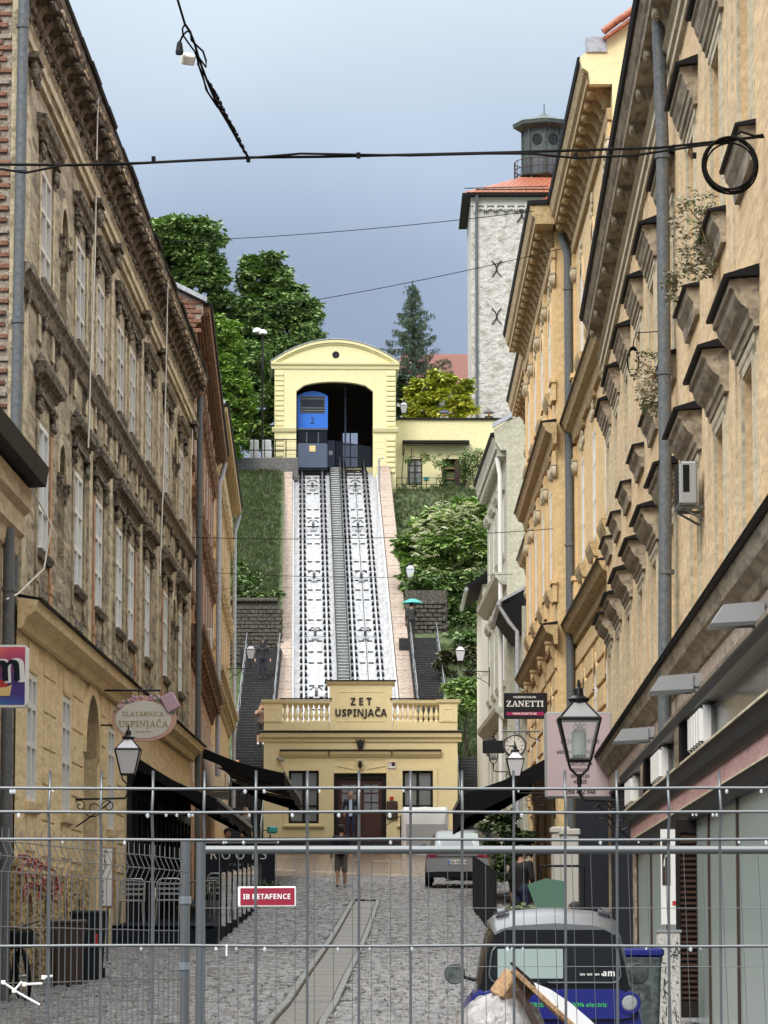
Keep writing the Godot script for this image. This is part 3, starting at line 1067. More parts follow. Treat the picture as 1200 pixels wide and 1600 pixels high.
func houses_left_far() -> void:
	# rust-red house, then the ochre house: seen almost edge on
	for s in [0, 1]:
		var d0: float = [84.35, 111.35][s]
		var d1: float = [111.3, 138.6][s]
		var a: float = [-2.29, -2.8][s]
		var m: float = [-.028, -.0235][s]
		var top: float = [15.1, 16.7][s]
		var mid: float = [7.4, 8.5][s]
		var body: Material = [M.rust_render, M.ochre_render][s]
		var trim: Material = [M.rust_trim, M.amber_trim][s]
		var p := building("tenement", ["rust-red tenement with brown timbered eave and carved corbels", "ochre yellow house with slatted brown eave beside the dark steps"][s], -1, a, m, d0, d1, .3)
		var L := U(d1)
		var holes := []
		var n := 8
		var ws := []
		for k in n:
			var u := L * (k + .5) / n
			for f in [[mid + .9, 2.0], [mid + 4.2, 2.0]]:
				holes.append([u - .6, u + .6, V(f[0]), V(f[0] + f[1])])
				ws.append([u, f[0], f[1]])
		var g := G.new()
		wall_sheet(g, 0, L, V(mid - .1), V(top), holes, .2)
		part(p, "upper_wall", g, body)
		g = G.new()
		var gh := []
		for k in n:
			gh.append([L * (k + .5) / n - .6, L * (k + .5) / n + .6, V(3.9), V(6.2)])
		wall_sheet(g, 0, L, 0, V(mid - .1), gh, .25, .0)
		part(p, "ground_wall", g, body)
		for h in gh:
			window(p, (h[0] + h[1]) / 2, h[2], 1.2, 2.3, -.02, 2, [.7], M.old_white_paint, .08, "curtain_grey")
		shell(p, 0, L, 0, V(top), 9, M.mortar)
		for w in ws:
			window(p, w[0], V(w[1]), 1.2, w[2], -.01, 2, [.66], M.white_paint, .08, "curtain")
			var o := node(p, "window_surround", Vector3(w[0], V(w[1]), 0))
			for e in [-1.0, 1.0]:
				g = G.new()
				g.bx(e * .75 - .13, e * .75 + .13, -.3, w[2] + .1, 0, .025)
				part(o, "jamb", g, body if s else trim)
			g = G.new()
			var t: float = w[2] + .25
			g.mould(-1.05, 1.05, [[0, t], [.07, t], [.2, t + .16], [.22, t + .28], [0, t + .3]])
			part(o, "hood", g, trim)
			for e in [-.8, .8]:
				part(o, "console", scroll(.2, .15, .5), trim, Vector3(e, t, 0))
			g = G.new()
			g.mould(-.95, .95, [[0, -.2], [.08, -.18], [.12, -.02], [0, 0]])
			part(o, "sill", g, trim)
		for k in n + 1:
			g = G.new()
			g.bx(L * k / n - .25, L * k / n + .25, V(mid + .1), V(top - .9), 0, .03)
			part(p, "pilaster", g, body)
		g = G.new()
		g.mould(-.05, L, [[0, V(mid - .5)], [.14, V(mid - .5)], [.2, V(mid - .25)], [.38, V(mid - .12)], [.4, V(mid)], [0, V(mid + .05)]])
		part(p, "ground_cornice", g, trim)
		for k in n * 2:
			part(p, "console", scroll(.24, .3, .55), trim, Vector3(L * (k + .5) / n / 2, V(mid - .3), 0))
		g = G.new()
		g.mould(-.05, L, [[0, V(top - .9)], [.1, V(top - .88)], [.14, V(top - .6)], [0, V(top - .5)]])
		part(p, "architrave", g, trim)
		g = G.new()
		g.mould(0, L, [[0, V(top - .3)], [.44, V(top - .14)], [.46, V(top)], [0, V(top)]])
		part(p, "soffit", g, trim)
		for k in 5:
			g = G.new()
			g.mould(0, L, [[.06 + k * .075, V(top - .3) + k * .0275 - .03], [.105 + k * .075, V(top - .3) + k * .0275 - .02], [.105 + k * .075, V(top - .2)], [.06 + k * .075, V(top - .2)]])
			part(p, "soffit_board", g, trim)
		g = G.new()
		g.mould(-.05, L + .05, [[-.1, V(top + .005)], [.5, V(top + .005)], [.52, V(top + .07)], [-.1, V(top + .12)]])
		part(p, "roof_edge", g, M.black_roof)
		roof(p, 0, L, V(top + .1), .4, 2.9, 5.5, M.tin)
		# gable with bricks towards the camera
		g = G.new()
		g.prism(PackedVector2Array([Vector2(0, V(top - .7)), Vector2(-5, V(top - .7)), Vector2(-5, V(top + 2.6)), Vector2(.3, V(top + .04)), Vector2(.3, V(top - .2))]), -.16, 0, Transform3D(Basis(Vector3(0, 0, 1), Vector3(0, 1, 0), Vector3(-1, 0, 0)), Vector3(-.165, 0, 0)))
		part(p, "gable", g, M.mortar)
		for r in 16:
			var y := V(top - .62) + r * .115
			for j in 8:
				var z := .12 - j * .3 - (.15 if r % 2 else 0.0)
				if y > V(top + .02) - (z - .3) * .45 or s == 1:
					continue
				part(p, "brick", cached("gbrick", func(q: G): q.cb(Vector3(), Vector3(.06, .09, .27), .008)), M.bare_brick_red, Vector3(-.17 + rng.randf_range(-.01, .01), y, z))
		g = G.new()
		g.mould(-.35, .05, [[.36, V(top + .06)], [-5, V(top + 2.68)], [-5, V(top + 2.78)], [.4, V(top + .16)]])
		part(p, "verge_flashing", g, M.tin)
		pipe(p, [Vector3(L - .1, V(top - .2), .4), Vector3(L - .1, V(top - .9), .2), Vector3(L - .1, V(5), .2)], .08, M.tin, [])
	# open casement of the rust-red house
	var o := thing("open_shutter", "white casement leaf swung open from the rust-red front", "shutter", at(323, 1040, 104), 0.0)
	var g2 := G.new()
	for e in [[-.16, -.1], [.1, .16]]:
		g2.bx(e[0], e[1], -1.1, 1.1, -.03, .03)
	for y in [-1.1, -.03, 1.04]:
		g2.bx(-.1, .1, y, y + .06, -.03, .03)
	part(o, "frame", g2, M.white_paint)
	g2 = G.new()
	g2.quad(Vector3(-.1, -1.05, 0), Vector3(.1, -1.05, 0), Vector3(.1, 1.05, 0), Vector3(-.1, 1.05, 0))
	part(o, "pane", g2, M.glass)


# ---------------------------------------------------------------- right side
func house_peach() -> void:
	var p := building("tenement", "peach tenement with dark hooded windows, tall grey drainpipe and black shop fascia", 1, 2.57, .0249, 24.0, 67.5, -1.4)
	var L := U(24.0)
	var bays := [32.4, 36.2, 40.4, 45.0, 49.4, 53.4, 57.7, 61.8, 65.6]
	var holes := []
	for d in bays:
		holes.append([U(d) - .62, U(d) + .62, V(7.3), V(9.15)])
		holes.append([U(d) - .62, U(d) + .62, V(3.5), V(5.2)])
	var g := G.new()
	wall_sheet(g, 0, L, V(3.2), V(11.9), holes, .3)
	part(p, "upper_wall", g, M.peach_render)
	shell(p, 0, L, 0, V(11.9), 9, M.peach_render)
	var i := 0
	for d in bays:
		var u := U(d)
		for f in [[7.3, 1.85, .2, 1.16], [3.5, 1.7, .26, 1.24]]:
			window(p, u, V(f[0]), 1.24, f[1], -.2, 2, [.68], M.dirty_trim, .08, "curtain_grey", "dark_glass")
			var o := node(p, "window_surround", Vector3(u, V(f[0]), 0))
			var hh: float = f[1]
			for e in [-1.0, 1.0]:
				g = G.new()
				g.bx(e * .78 - .14, e * .78 + .14, -.1, hh + .2, 0, .022)
				g.bx(e * .66 - .035, e * .66 + .035, -.1, hh + .02, 0, .034)
				g.bx(e * .95 - .04, e * .95 + .04, -.1, hh + .2, 0, .012)
				part(o, "jamb", g, M.pale_trim)
			g = G.new()
			g.mould(-.92, .92, [[0, hh + .02], [.022, hh + .02], [.022, hh + .1], [.035, hh + .12], [.035, hh + .2], [0, hh + .22]])
			part(o, "lintel", g, M.pale_trim)
			g = G.new()
			var t := hh + .22
			var w: float = f[3]
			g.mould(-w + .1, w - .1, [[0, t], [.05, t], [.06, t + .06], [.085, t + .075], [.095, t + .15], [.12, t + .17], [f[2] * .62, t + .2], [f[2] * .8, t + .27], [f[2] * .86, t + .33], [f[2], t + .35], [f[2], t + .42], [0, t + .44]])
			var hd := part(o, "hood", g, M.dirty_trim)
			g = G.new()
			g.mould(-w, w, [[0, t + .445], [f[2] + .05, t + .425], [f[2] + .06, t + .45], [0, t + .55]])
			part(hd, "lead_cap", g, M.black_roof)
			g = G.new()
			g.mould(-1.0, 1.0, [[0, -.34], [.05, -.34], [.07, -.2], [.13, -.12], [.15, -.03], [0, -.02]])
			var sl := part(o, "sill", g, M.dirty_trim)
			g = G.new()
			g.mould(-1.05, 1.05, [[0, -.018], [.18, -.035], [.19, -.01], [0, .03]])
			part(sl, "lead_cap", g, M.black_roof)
		if i > 0:
			# flat strips between the bays
			var um := (U(d) + U(bays[i - 1])) / 2
			g = G.new()
			g.bx(um - .24, um + .24, V(3.4), V(10.7), 0, .012)
			part(p, "lesene", g, M.peach_render)
			g = G.new()
			for e in [-.3, .3]:
				g.bx(um + e - .045, um + e + .045, V(3.4), V(10.7), 0, .018)
			part(p, "fillet", g, M.pale_trim)
		i += 1
	# cornice with scrolled brackets
	g = G.new()
	g.mould(-.1, L, [[0, V(10.75)], [.06, V(10.77)], [.06, V(10.9)], [.1, V(10.92)], [.1, V(11.05)], [.16, V(11.1)], [0, V(11.14)]])
	part(p, "architrave", g, M.pale_trim)
	for k in 20:
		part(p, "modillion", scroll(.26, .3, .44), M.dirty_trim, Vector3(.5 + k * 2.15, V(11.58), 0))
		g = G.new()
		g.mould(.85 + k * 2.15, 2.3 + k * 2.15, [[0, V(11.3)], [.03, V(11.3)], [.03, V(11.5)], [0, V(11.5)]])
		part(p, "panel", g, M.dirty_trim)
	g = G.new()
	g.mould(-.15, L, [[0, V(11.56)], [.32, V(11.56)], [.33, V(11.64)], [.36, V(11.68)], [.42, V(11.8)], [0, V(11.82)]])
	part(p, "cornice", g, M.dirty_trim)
	g = G.new()
	g.mould(-.2, L, [[-.1, V(11.825)], [.46, V(11.82)], [.49, V(11.9)], [.44, V(11.92)], [-.1, V(11.94)]])
	part(p, "gutter", g, M.black_roof)
	roof(p, -.15, L, V(11.93), .4, 2.6, 5, M.red_tile)
	pipe(p, [Vector3(U(43.8), V(11.5), .2), Vector3(U(43.8), V(10), .16), Vector3(U(43.8), V(6), .16), Vector3(U(43.8), V(2.5), .2), Vector3(U(43.8), V(2.2), .2)], .085, M.pipe_grey, [Vector3(U(43.8), V(9.75), .16), Vector3(U(43.8), V(7.0), .16), Vector3(U(43.8), V(4.5), .16)])
	# ground cornice, pale band, mouldings and shop front
	g = G.new()
	g.mould(0, L, [[0, V(2.95)], [.08, V(2.97)], [.12, V(3.06)], [.22, V(3.14)], [.26, V(3.3)], [0, V(3.33)]])
	part(p, "ground_cornice", g, M.dirty_trim)
	for k in 27:
		g = G.new()
		var u := k * 1.6
		g.mould(u, u + 1.59, [[0, V(3.333)], [.31, V(3.31)], [.33, V(3.335)], [0, V(3.42)]])
		part(p, "lead_sheet", g, M.black_roof)
	for k in 25:
		g = G.new()
		g.bx(.01 + k * 1.74, 1.73 + k * 1.74, V(2.66), V(2.95), -.02, .05)
		part(p, "band_slab", g, M.pinkish_band)
	var s0 := U(54.2)
	g = G.new()
	g.mould(s0, L, [[0, V(2.42)], [.12, V(2.42)], [.2, V(2.52)], [.22, V(2.6)], [0, V(2.64)]])
	part(p, "fascia_cornice", g, M.dirty_trim)
	g = G.new()
	g.mould(s0, L, [[0, V(2.3)], [.3, V(2.34)], [.34, V(2.4)], [.34, V(2.425)], [0, V(2.46)]])
	part(p, "fascia_rail", g, M.black_iron)
	for k in 12:
		g = G.new()
		g.bx(s0 + .01 + k * 2.5, s0 + 2.49 + k * 2.5, V(1.86), V(2.32), 0, .16)
		part(p, "fascia_panel", g, M.fascia_gloss)
	g = G.new()
	g.mould(s0, L, [[0, V(1.66)], [.2, V(1.66)], [.22, V(1.74)], [.28, V(1.8)], [.3, V(1.86)], [0, V(1.88)]])
	part(p, "moulding", g, M.dark_frame)
	g = G.new()
	g.mould(s0, L, [[.3, V(1.862)], [.315, V(1.862)], [.315, V(1.885)], [.2, V(1.89)]])
	part(p, "fillet", g, M.pale_trim)
	g = G.new()
	g.mould(s0, L, [[0, V(1.46)], [.17, V(1.46)], [.17, V(1.66)], [0, V(1.66)]])
	part(p, "pink_band", g, M.pink_fascia)
	g = G.new()
	g.mould(s0, L, [[0, V(1.3)], [.14, V(1.3)], [.18, V(1.38)], [.2, V(1.44)], [0, V(1.46)]])
	part(p, "moulding", g, M.dark_frame)
	g = G.new()
	g.mould(s0, L, [[.1, V(1.442)], [.215, V(1.44)], [.215, V(1.458)], [.1, V(1.462)]])
	part(p, "fillet", g, M.pale_trim)
	for k in 7:
		g = G.new()
		var u := s0 + .1 + k * 4.1
		g.quad(Vector3(u, V(-1.0), .06), Vector3(u + 4.0, V(-1.0), .06), Vector3(u + 4.0, V(1.3), .06), Vector3(u, V(1.3), .06))
		var pane := part(p, "shop_pane", g, M.frosted)
		g = G.new()
		g.bx(u - .1, u, V(-1.2), V(1.32), 0, .085)
		part(pane, "post", g, M.door_brown)
	g = G.new()
	g.bx(s0, L, 0, V(-.95), -.1, .1)
	part(p, "stall_riser", g, M.dark_stone)
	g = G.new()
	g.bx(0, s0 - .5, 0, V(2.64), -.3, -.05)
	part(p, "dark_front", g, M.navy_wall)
	g = G.new()
	g.bx(s0 - .5, s0, 0, V(2.64), -.1, .12)
	part(p, "door_post", g, M.dirty_trim)
	# box letters of the fascia, seen from the side
	for a in [[35.4, 1], [39.2, 0], [43.2, 1], [47.4, 0], [51.0, 1]]:
		g = G.new()
		if a[1]:
			for k in 5:
				g.cb(Vector3(U(a[0]) - k * .42, V(2.1), .24), Vector3(.3, .4, .16), .04)
			part(p, "box_letter", g, M.white_paint)
		else:
			g.cb(Vector3(U(a[0]), V(2.08), .24), Vector3(.9, .46, .16), .03)
			part(p, "box_letter", g, M.black_gloss)


func peach_fittings() -> void:
	# floodlights on arms
	for a in [[1158, 962, 29.6, 0], [1054, 1070, 37.0, 1], [990, 1150, 46.3, 2]]:
		var d: float = a[2]
		var pos := at(a[0], a[1], d)
		var wx := 2.57 + .0249 * d
		var o := thing("floodlight", ["grey wedge floodlight leaning out above the white box letters", "grey wedge floodlight in front of the drainpipe foot", "small grey wedge floodlight beside the pink sign"][a[3]], "floodlight", pos, 0.0, "floodlights over the shop fascia")
		o.scale = Vector3.ONE * .84
		wx = pos.x + (wx - pos.x) / .84
		var g := G.new()
		g.prism(PackedVector2Array([Vector2(-.31, -.09), Vector2(.22, -.06), Vector2(.22, .13), Vector2(-.18, .1)]), -.16, .16)
		part(o, "housing", g, M.plastic_grey)
		g = G.new()
		g.prism(PackedVector2Array([Vector2(-.33, -.13), Vector2(.22, -.1), Vector2(.22, -.062), Vector2(-.32, -.092)]), -.17, .17)
		part(o, "rim", g, M.galvanised)
		g = G.new()
		g.bx(.222, .32, -.09, .14, -.1, .1)
		g.tube([Vector3(.26, .02, .1), Vector3(.26, .02, .13)], .05, 10)
		part(o, "bracket", g, M.plastic_grey)
		g = G.new()
		g.tube([Vector3(.3, .02, 0), Vector3(.45, .03, 0), Vector3(wx - pos.x + .04, .16 + .05 * a[3], -.2)], .018, 6)
		part(o, "arm", g, M.galvanised)
		g = G.new()
		g.tube([Vector3(.3, .0, .05), Vector3(.45, -.14, .03), Vector3(wx - pos.x - .1, -.02, -.1)], .007, 5)
		part(o, "cable", g, M.rubber)
	# air conditioner
	var pa := Vector3(2.57 + .0249 * 39.2 - .19, CY + 4.98, -39.2)
	var ac := thing("air_conditioner", "grey air conditioner unit bolted beside the drainpipe", "air conditioner", pa)
	var g1 := G.new()
	g1.cb(Vector3(), Vector3(.2, .48, .72), .02)
	part(ac, "casing", g1, M.plastic_grey)
	g1 = G.new()
	for k in 9:
		g1.bx(-.108, -.101, -.2 + k * .05, -.17 + k * .05, -.3, .3)
	part(ac, "grille", g1, M.dark_frame)
	g1 = G.new()
	g1.bx(-.06, .01, -.1, .2, .361, .366)
	part(ac, "vent", g1, M.rubber)
	g1 = G.new()
	for z in [-.26, .26]:
		g1.bx(-.09, .17, -.275, -.242, z - .02, z + .02)
		g1.tube([Vector3(-.06, -.27, z), Vector3(.17, -.4, z)], .014, 5)
	part(ac, "bracket", g1, M.galvanised)
	# dry plants growing from the sills
	for a in [[1088, 350, 36.2, .55, 0], [1018, 585, 45.4, .5, 1], [1050, 440, 40.4, .22, 2]]:
		var pos := at(a[0], a[1], a[2])
		var o := thing("dry_plant", ["large dry grey plant spilling over an upper sill", "dry pinkish plant hanging beside the drainpipe", "small weed sprouting on the sill behind the drainpipe"][a[4]], "plant", pos, 0.0, "plants on the peach house sills")
		plant_tuft(o, a[3], 260 if a[4] < 2 else 60, [Color(.30, .26, .19), Color(.40, .34, .27), Color(.22, .19, .13), Color(.16, .2, .08)], 77 + a[4], .05)
	# louvred leaf standing out from the shop front
	var dl := 40.0
	var sh := thing("louvred_shutter", "tall dark brown louvred shutter leaf beside the frosted shop panes", "shutter", at(1079, 1590, dl))
	var g := G.new()
	for x in [[-.15, -.105], [.085, .2]]:
		g.bx(x[0], x[1], 0, 2.2, -.03, .03)
	g.bx(-.105, .085, 0, .18, -.03, .03)
	g.bx(-.105, .085, 2.06, 2.2, -.03, .03)
	part(sh, "frame", g, M.dark_frame)
	for k in 30:
		part(sh, "slat", cached("louvre", func(q: G): q.ob(Vector3(), Vector3(.19, .012, .062), Basis(Vector3.RIGHT, .7))), M.door_brown, Vector3(-.01, .22 + k * .062, 0))
	g = G.new()
	g.bx(-.105, .085, .18, 2.06, -.06, -.05)
	part(sh, "backing", g, M.door_brown)
	# poster board
	var pb := thing("poster_board", "narrow white poster board with a dark arched picture", "poster", at(1046, 1370, 41.5))
	g = G.new()
	g.bx(-.1, .1, -.55, .55, -.02, .02)
	part(pb, "board", g, M.letter_white)
	g = G.new()
	g.bx(-.085, .01, -.1, .42, .021, .024)
	part(pb, "picture", g, M.door_brown)
	g = G.new()
	arch_band(g, -.035, .12, .022, .12, .012, .025, .028, 10)
	part(pb, "arch_print", g, M.letter_white)
	g = G.new()
	g.bx(.03, .085, -.33, -.28, .021, .024)
	part(pb, "red_mark", g, M.fire_red)
	# cabinet
	var cp := at(1047, 1600, 38.4)
	cp.y = gy(38.4)
	var cab := thing("utility_cabinet", "narrow white utility cabinet scrawled with graffiti", "cabinet", cp)
	var top := at(1047, 1457, 38.4).y - cp.y
	g = G.new()
	g.cb(Vector3(0, top / 2, -.14), Vector3(.24, top, .3), .012)
	part(cab, "body", g, M.graffiti_white)
	g = G.new()
	g.bx(-.13, .13, top + .001, top + .03, -.3, .02)
	part(cab, "lid", g, M.plastic_grey)
	g = G.new()
	g.bx(-.005, .11, .1, top - .04, .011, .018)
	part(cab, "door", g, M.graffiti_white)
	g = G.new()
	rng.seed = 991
	for k in 11:
		var c := Vector3(.06 + rng.randf_range(-.03, .03), top - .22, .021)
		var an := TAU * k / 11.0
		g.tube([c + Vector3(cos(an), sin(an), 0) * .02, c + Vector3(cos(an), sin(an), 0) * rng.randf_range(.05, .075)], .006, 4)
	for k in 15:
		var q := Vector3(rng.randf_range(-.09, .1), rng.randf_range(.1, top - .35), .021)
		g.tube([q, q + Vector3(rng.randf_range(-.03, .03), rng.randf_range(-.05, .05), 0), q + Vector3(rng.randf_range(-.04, .04), rng.randf_range(-.08, .08), 0)], .004, 4)
	part(cab, "graffiti", g, M.letter_black)


func house_amber() -> void:
	# three parts of one palace: near wing, middle block standing forward, far wing
	var p := building("palace", "amber palace with rows of scrolled brackets, ionic pilasters and a forward middle block", 1, 4.30, .0018, 67.6, 111.5, .2)
	var secs := [[67.6, 81.7, 0.0, [69.9, 74.1, 78.4]], [81.7, 99.0, .45, [84.4, 88.7, 93.1, 97.3]], [99.0, 111.5, -.05, [101.5, 105.3, 109.2]]]
	var g: G
	for s in secs:
		var u0 := U(s[1])
		var u1 := U(s[0])
		var z: float = s[2]
		var o := node(p, "wing" if z < .2 else "middle_block", Vector3(0, 0, z))
		var holes := []
		for d in s[3]:
			holes.append([U(d) - .55, U(d) + .55, V(8.3), V(10.6)])
			holes.append([U(d) - .55, U(d) + .55, V(12.9), V(15.0)])
		g = G.new()
		wall_sheet(g, u0, u1, V(7.0), V(16.4), holes, .25)
		for d in s[3]:
			arch_fill(g, U(d) - .55, U(d) + .55, V(15.0), .5, 0, .25)
		part(o, "upper_wall", g, M.amber_render)
		g = G.new()
		var gh := []
		for d in s[3]:
			gh.append([U(d) - .55, U(d) + .55, V(3.9), V(5.7)])
			gh.append([U(d) - .9, U(d) + .9, V(.9), V(3.3)])
		wall_sheet(g, u0, u1, 0, V(7.05), gh, .3, .0)
		for d in s[3]:
			arch_fill(g, U(d) - .55, U(d) + .55, V(5.7), .5, 0, .3)
		part(o, "ground_wall", g, M.amber_render)
		g = G.new()
		g.quad(Vector3(u0, 0, -2.6), Vector3(u1, 0, -2.6), Vector3(u1, V(16.4), -2.6), Vector3(u0, V(16.4), -2.6))
		g.quad(Vector3(u1, 0, 0), Vector3(u1, 0, -3.2), Vector3(u1, V(16.4), -3.2), Vector3(u1, V(16.4), 0))
		g.quad(Vector3(u0, 0, -3.2), Vector3(u0, 0, 0), Vector3(u0, V(16.4), 0), Vector3(u0, V(16.4), -3.2))
		part(o, "inner_wall", g, M.amber_render)
		# rusticated ashlar of the ground storey, joint by joint
		var edges := [u0]
		var ds: Array = s[3].duplicate()
		ds.reverse()
		for d in ds:
			edges.append(U(d) - .75)
			edges.append(U(d) + .75)
		edges.append(u1)
		for r in 6:
			var y := V(3.55) + r * .52
			if r < 5:
				for e in range(0, edges.size(), 2):
					g = G.new()
					g.cb(Vector3((edges[e] + edges[e + 1]) / 2, y + .24, .02), Vector3(edges[e + 1] - edges[e] - .02, .45, .05), .018)
					part(o, "ashlar", g, M.amber_render)
			else:
				g = G.new()
				g.cb(Vector3((u0 + u1) / 2, y + .22, .02), Vector3(u1 - u0 - .01, .42, .05), .018)
				part(o, "ashlar", g, M.amber_render)
		for d in s[3]:
			var u := U(d)
			window(o, u, V(12.9), 1.1, 2.1, -.01, 2, [.6], M.white_paint, .08, "curtain")
			window(o, u, V(8.3), 1.1, 2.3, -.01, 2, [.36, .7], M.white_paint, .08, "curtain")
			window(o, u, V(3.9), 1.1, 1.8, -.01, 2, [.6], M.white_paint, .08, "curtain_grey")
			window(o, u, V(.9), 1.8, 2.4, -.2, 2, [.8], M.dark_frame, .09, "", "dark_glass")
			g = G.new()
			arch_band(g, u, V(14.5), .58, .52, .16, 0, .03)
			arch_band(g, u, V(5.2), .58, .52, .2, .0, .04)
			for e in [-.72, .72]:
				g.bx(u + e - .12, u + e + .12, V(12.6), V(14.5), 0, .02)
				g.bx(u + e - .12, u + e + .12, V(8.2), V(10.8), 0, .02)
			part(o, "surround", g, M.amber_render)
			g = G.new()
			for k in 12:
				g.ball(Vector3(u + rng.randf_range(-.18, .18), V(15.15) + rng.randf_range(0, .5), .02), Vector3(.09, .09, .04), 6, 4)
				g.ball(Vector3(u + rng.randf_range(-.55, .55), V(10.85) + rng.randf_range(0, .35), .03), Vector3(.09, .1, .05), 6, 4)
			part(o, "relief", g, M.pale_trim)
			g = G.new()
			g.mould(u - .95, u + .95, [[0, V(11.2)], [.08, V(11.22)], [.14, V(11.36)], [0, V(11.4)]])
			part(o, "hood", g, M.amber_trim)
			for y in [12.55, 7.85]:
				g = G.new()
				g.mould(u - .9, u + .9, [[0, V(y)], [.08, V(y + .02)], [.15, V(y + .2)], [.17, V(y + .3)], [0, V(y + .32)]])
				part(o, "sill", g, M.amber_trim)
				for e in [-.65, .65]:
					g = G.new()
					g.bx(u + e - .14, u + e + .14, V(y - .5), V(y), 0, .08)
					part(o, "pedestal", g, M.amber_render)
		# pilasters: at the ends and between the bays of the middle block
		var pil := [u0 + .35, u1 - .35]
		if z > .2:
			for k in s[3].size() - 1:
				pil.append((U(s[3][k]) + U(s[3][k + 1])) / 2)
		for u in pil:
			for y in [[8.2, 10.9], [12.9, 15.4]]:
				g = G.new()
				g.bx(u - .34, u + .34, V(y[0]), V(y[1] - .3), 0, .05)
				g.bx(u - .42, u + .42, V(y[0] - .5), V(y[0]), 0, .1)
				g.bx(u - .46, u + .46, V(y[0] - .08), V(y[0] + .02), 0, .14)
				g.bx(u - .4, u + .4, V(y[1] + .02), V(y[1] + .32), 0, .08)
				part(o, "pilaster", g, M.amber_render)
				g = G.new()
				for e in [-1.0, 1.0]:
					for k in 3:
						g.tube([Vector3(u + e * .3, V(y[1] - .16), .01), Vector3(u + e * .3, V(y[1] - .16), .1 + k * .02)], .18 - k * .055, 10)
				g.bx(u - .44, u + .44, V(y[1] - .02), V(y[1] + .03), 0, .12)
				part(o, "capital", g, M.pale_trim)
		for y in [[7.15, .45, .34], [11.85, .5, .34]]:
			g = G.new()
			var t: float = y[0]
			var q: float = y[2]
			g.mould(u0 - q, u1 + q, [[0, V(t - y[1])], [.08, V(t - y[1])], [.12, V(t - y[1] * .55)], [q - .08, V(t - y[1] * .4)], [q - .04, V(t - .1)], [q, V(t - .02)], [0, V(t)]])
			part(o, "string_course", g, M.amber_trim)
			g = G.new()
			g.mould(u0 - q, u1 + q, [[0, V(t + .003)], [q + .03, V(t - .015)], [q + .04, V(t + .02)], [0, V(t + .08)]])
			part(o, "flashing", g, M.dark_frame)
		if z > .2:
			for u in pil:
				part(o, "console", scroll(.3, .26, .7), M.amber_trim, Vector3(u, V(6.8), 0))
		g = G.new()
		g.mould(u0 - .1, u1 + .1, [[0, V(15.75)], [.08, V(15.77)], [.1, V(15.98)], [0, V(16.0)]])
		part(o, "architrave", g, M.amber_trim)
		var n := int((u1 - u0) / .98)
		for k in n:
			part(o, "modillion", scroll(.3, .44, .42), M.amber_trim, Vector3(u0 + (u1 - u0) * (k + .5) / n, V(16.5), 0))
		g = G.new()
		g.mould(u0 - .5, u1 + (.0 if s[0] < 70 else .5), [[0, V(16.48)], [.48, V(16.48)], [.48, V(16.62)], [.54, V(16.68)], [.6, V(16.92)], [0, V(16.94)]])
		part(o, "cornice", g, M.amber_trim)
		g = G.new()
		g.mould(u0 - .55, u1 + (.0 if s[0] < 70 else .55), [[-.1, V(16.945)], [.63, V(16.93)], [.66, V(17.02)], [-.1, V(17.06)]])
		part(o, "gutter", g, M.black_roof)
		g = G.new()
		g.mould(u0, u1, [[.5, V(17.04)], [-5, V(20.3)], [-5, V(17)], [.4, V(17.0)]])
		part(o, "roof", g, M.red_tile)
	g = G.new()
	for k in 5:
		g.bx(U(81.2) + k * 2.65, U(81.2) + k * 2.65 + 2.6, 0, V(3.3), .0, .07)
	g.bx(U(81.2), U(67.8), V(3.3), V(3.5), .0, .12)
	part(p, "shop_front", g, M.navy_wall)
	# gable towards the camera with tiles along the verge
	var ue := U(67.6)
	g = G.new()
	var xf := Transform3D(Basis(Vector3(0, 0, 1), Vector3(0, 1, 0), Vector3(-1, 0, 0)), Vector3(ue + .26, 0, 0))
	g.prism(PackedVector2Array([Vector2(0, V(4)), Vector2(-5, V(4)), Vector2(-5, V(20.4)), Vector2(.22, V(17.3)), Vector2(.62, V(16.95)), Vector2(.58, V(16.75)), Vector2(.46, V(16.66)), Vector2(.42, V(16.42)), Vector2(0, V(16.42))]), 0, .24, xf)
	part(p, "gable", g, M.pale_yellow)
	g = G.new()
	g.bx(ue - .1, ue + .3, V(17.05), V(17.35), .1, .5)
	part(p, "gutter_end", g, M.tin)
	for k in 14:
		part(p, "roof_tile", cached("verge_tile", func(q: G):
			q.ob(Vector3(0, 0, 0), Vector3(.5, .05, .46), Basis(Vector3.RIGHT, .62))
			q.tube([Vector3(.2, .0, .2), Vector3(.2, .28, -.16)], .07, 8)), M.red_tile, Vector3(ue + .2, V(17.42) + k * .243, -.02 - k * .335))
	pipe(p, [Vector3(U(81.55), V(16.3), .3), Vector3(U(81.5), V(15.8), .16), Vector3(U(81.5), V(11), .16), Vector3(U(81.5), V(.9), .16)], .1, M.pipe_grey, [Vector3(U(81.5), V(15), .16), Vector3(U(81.5), V(12.2), .16), Vector3(U(81.5), V(9), .16)])


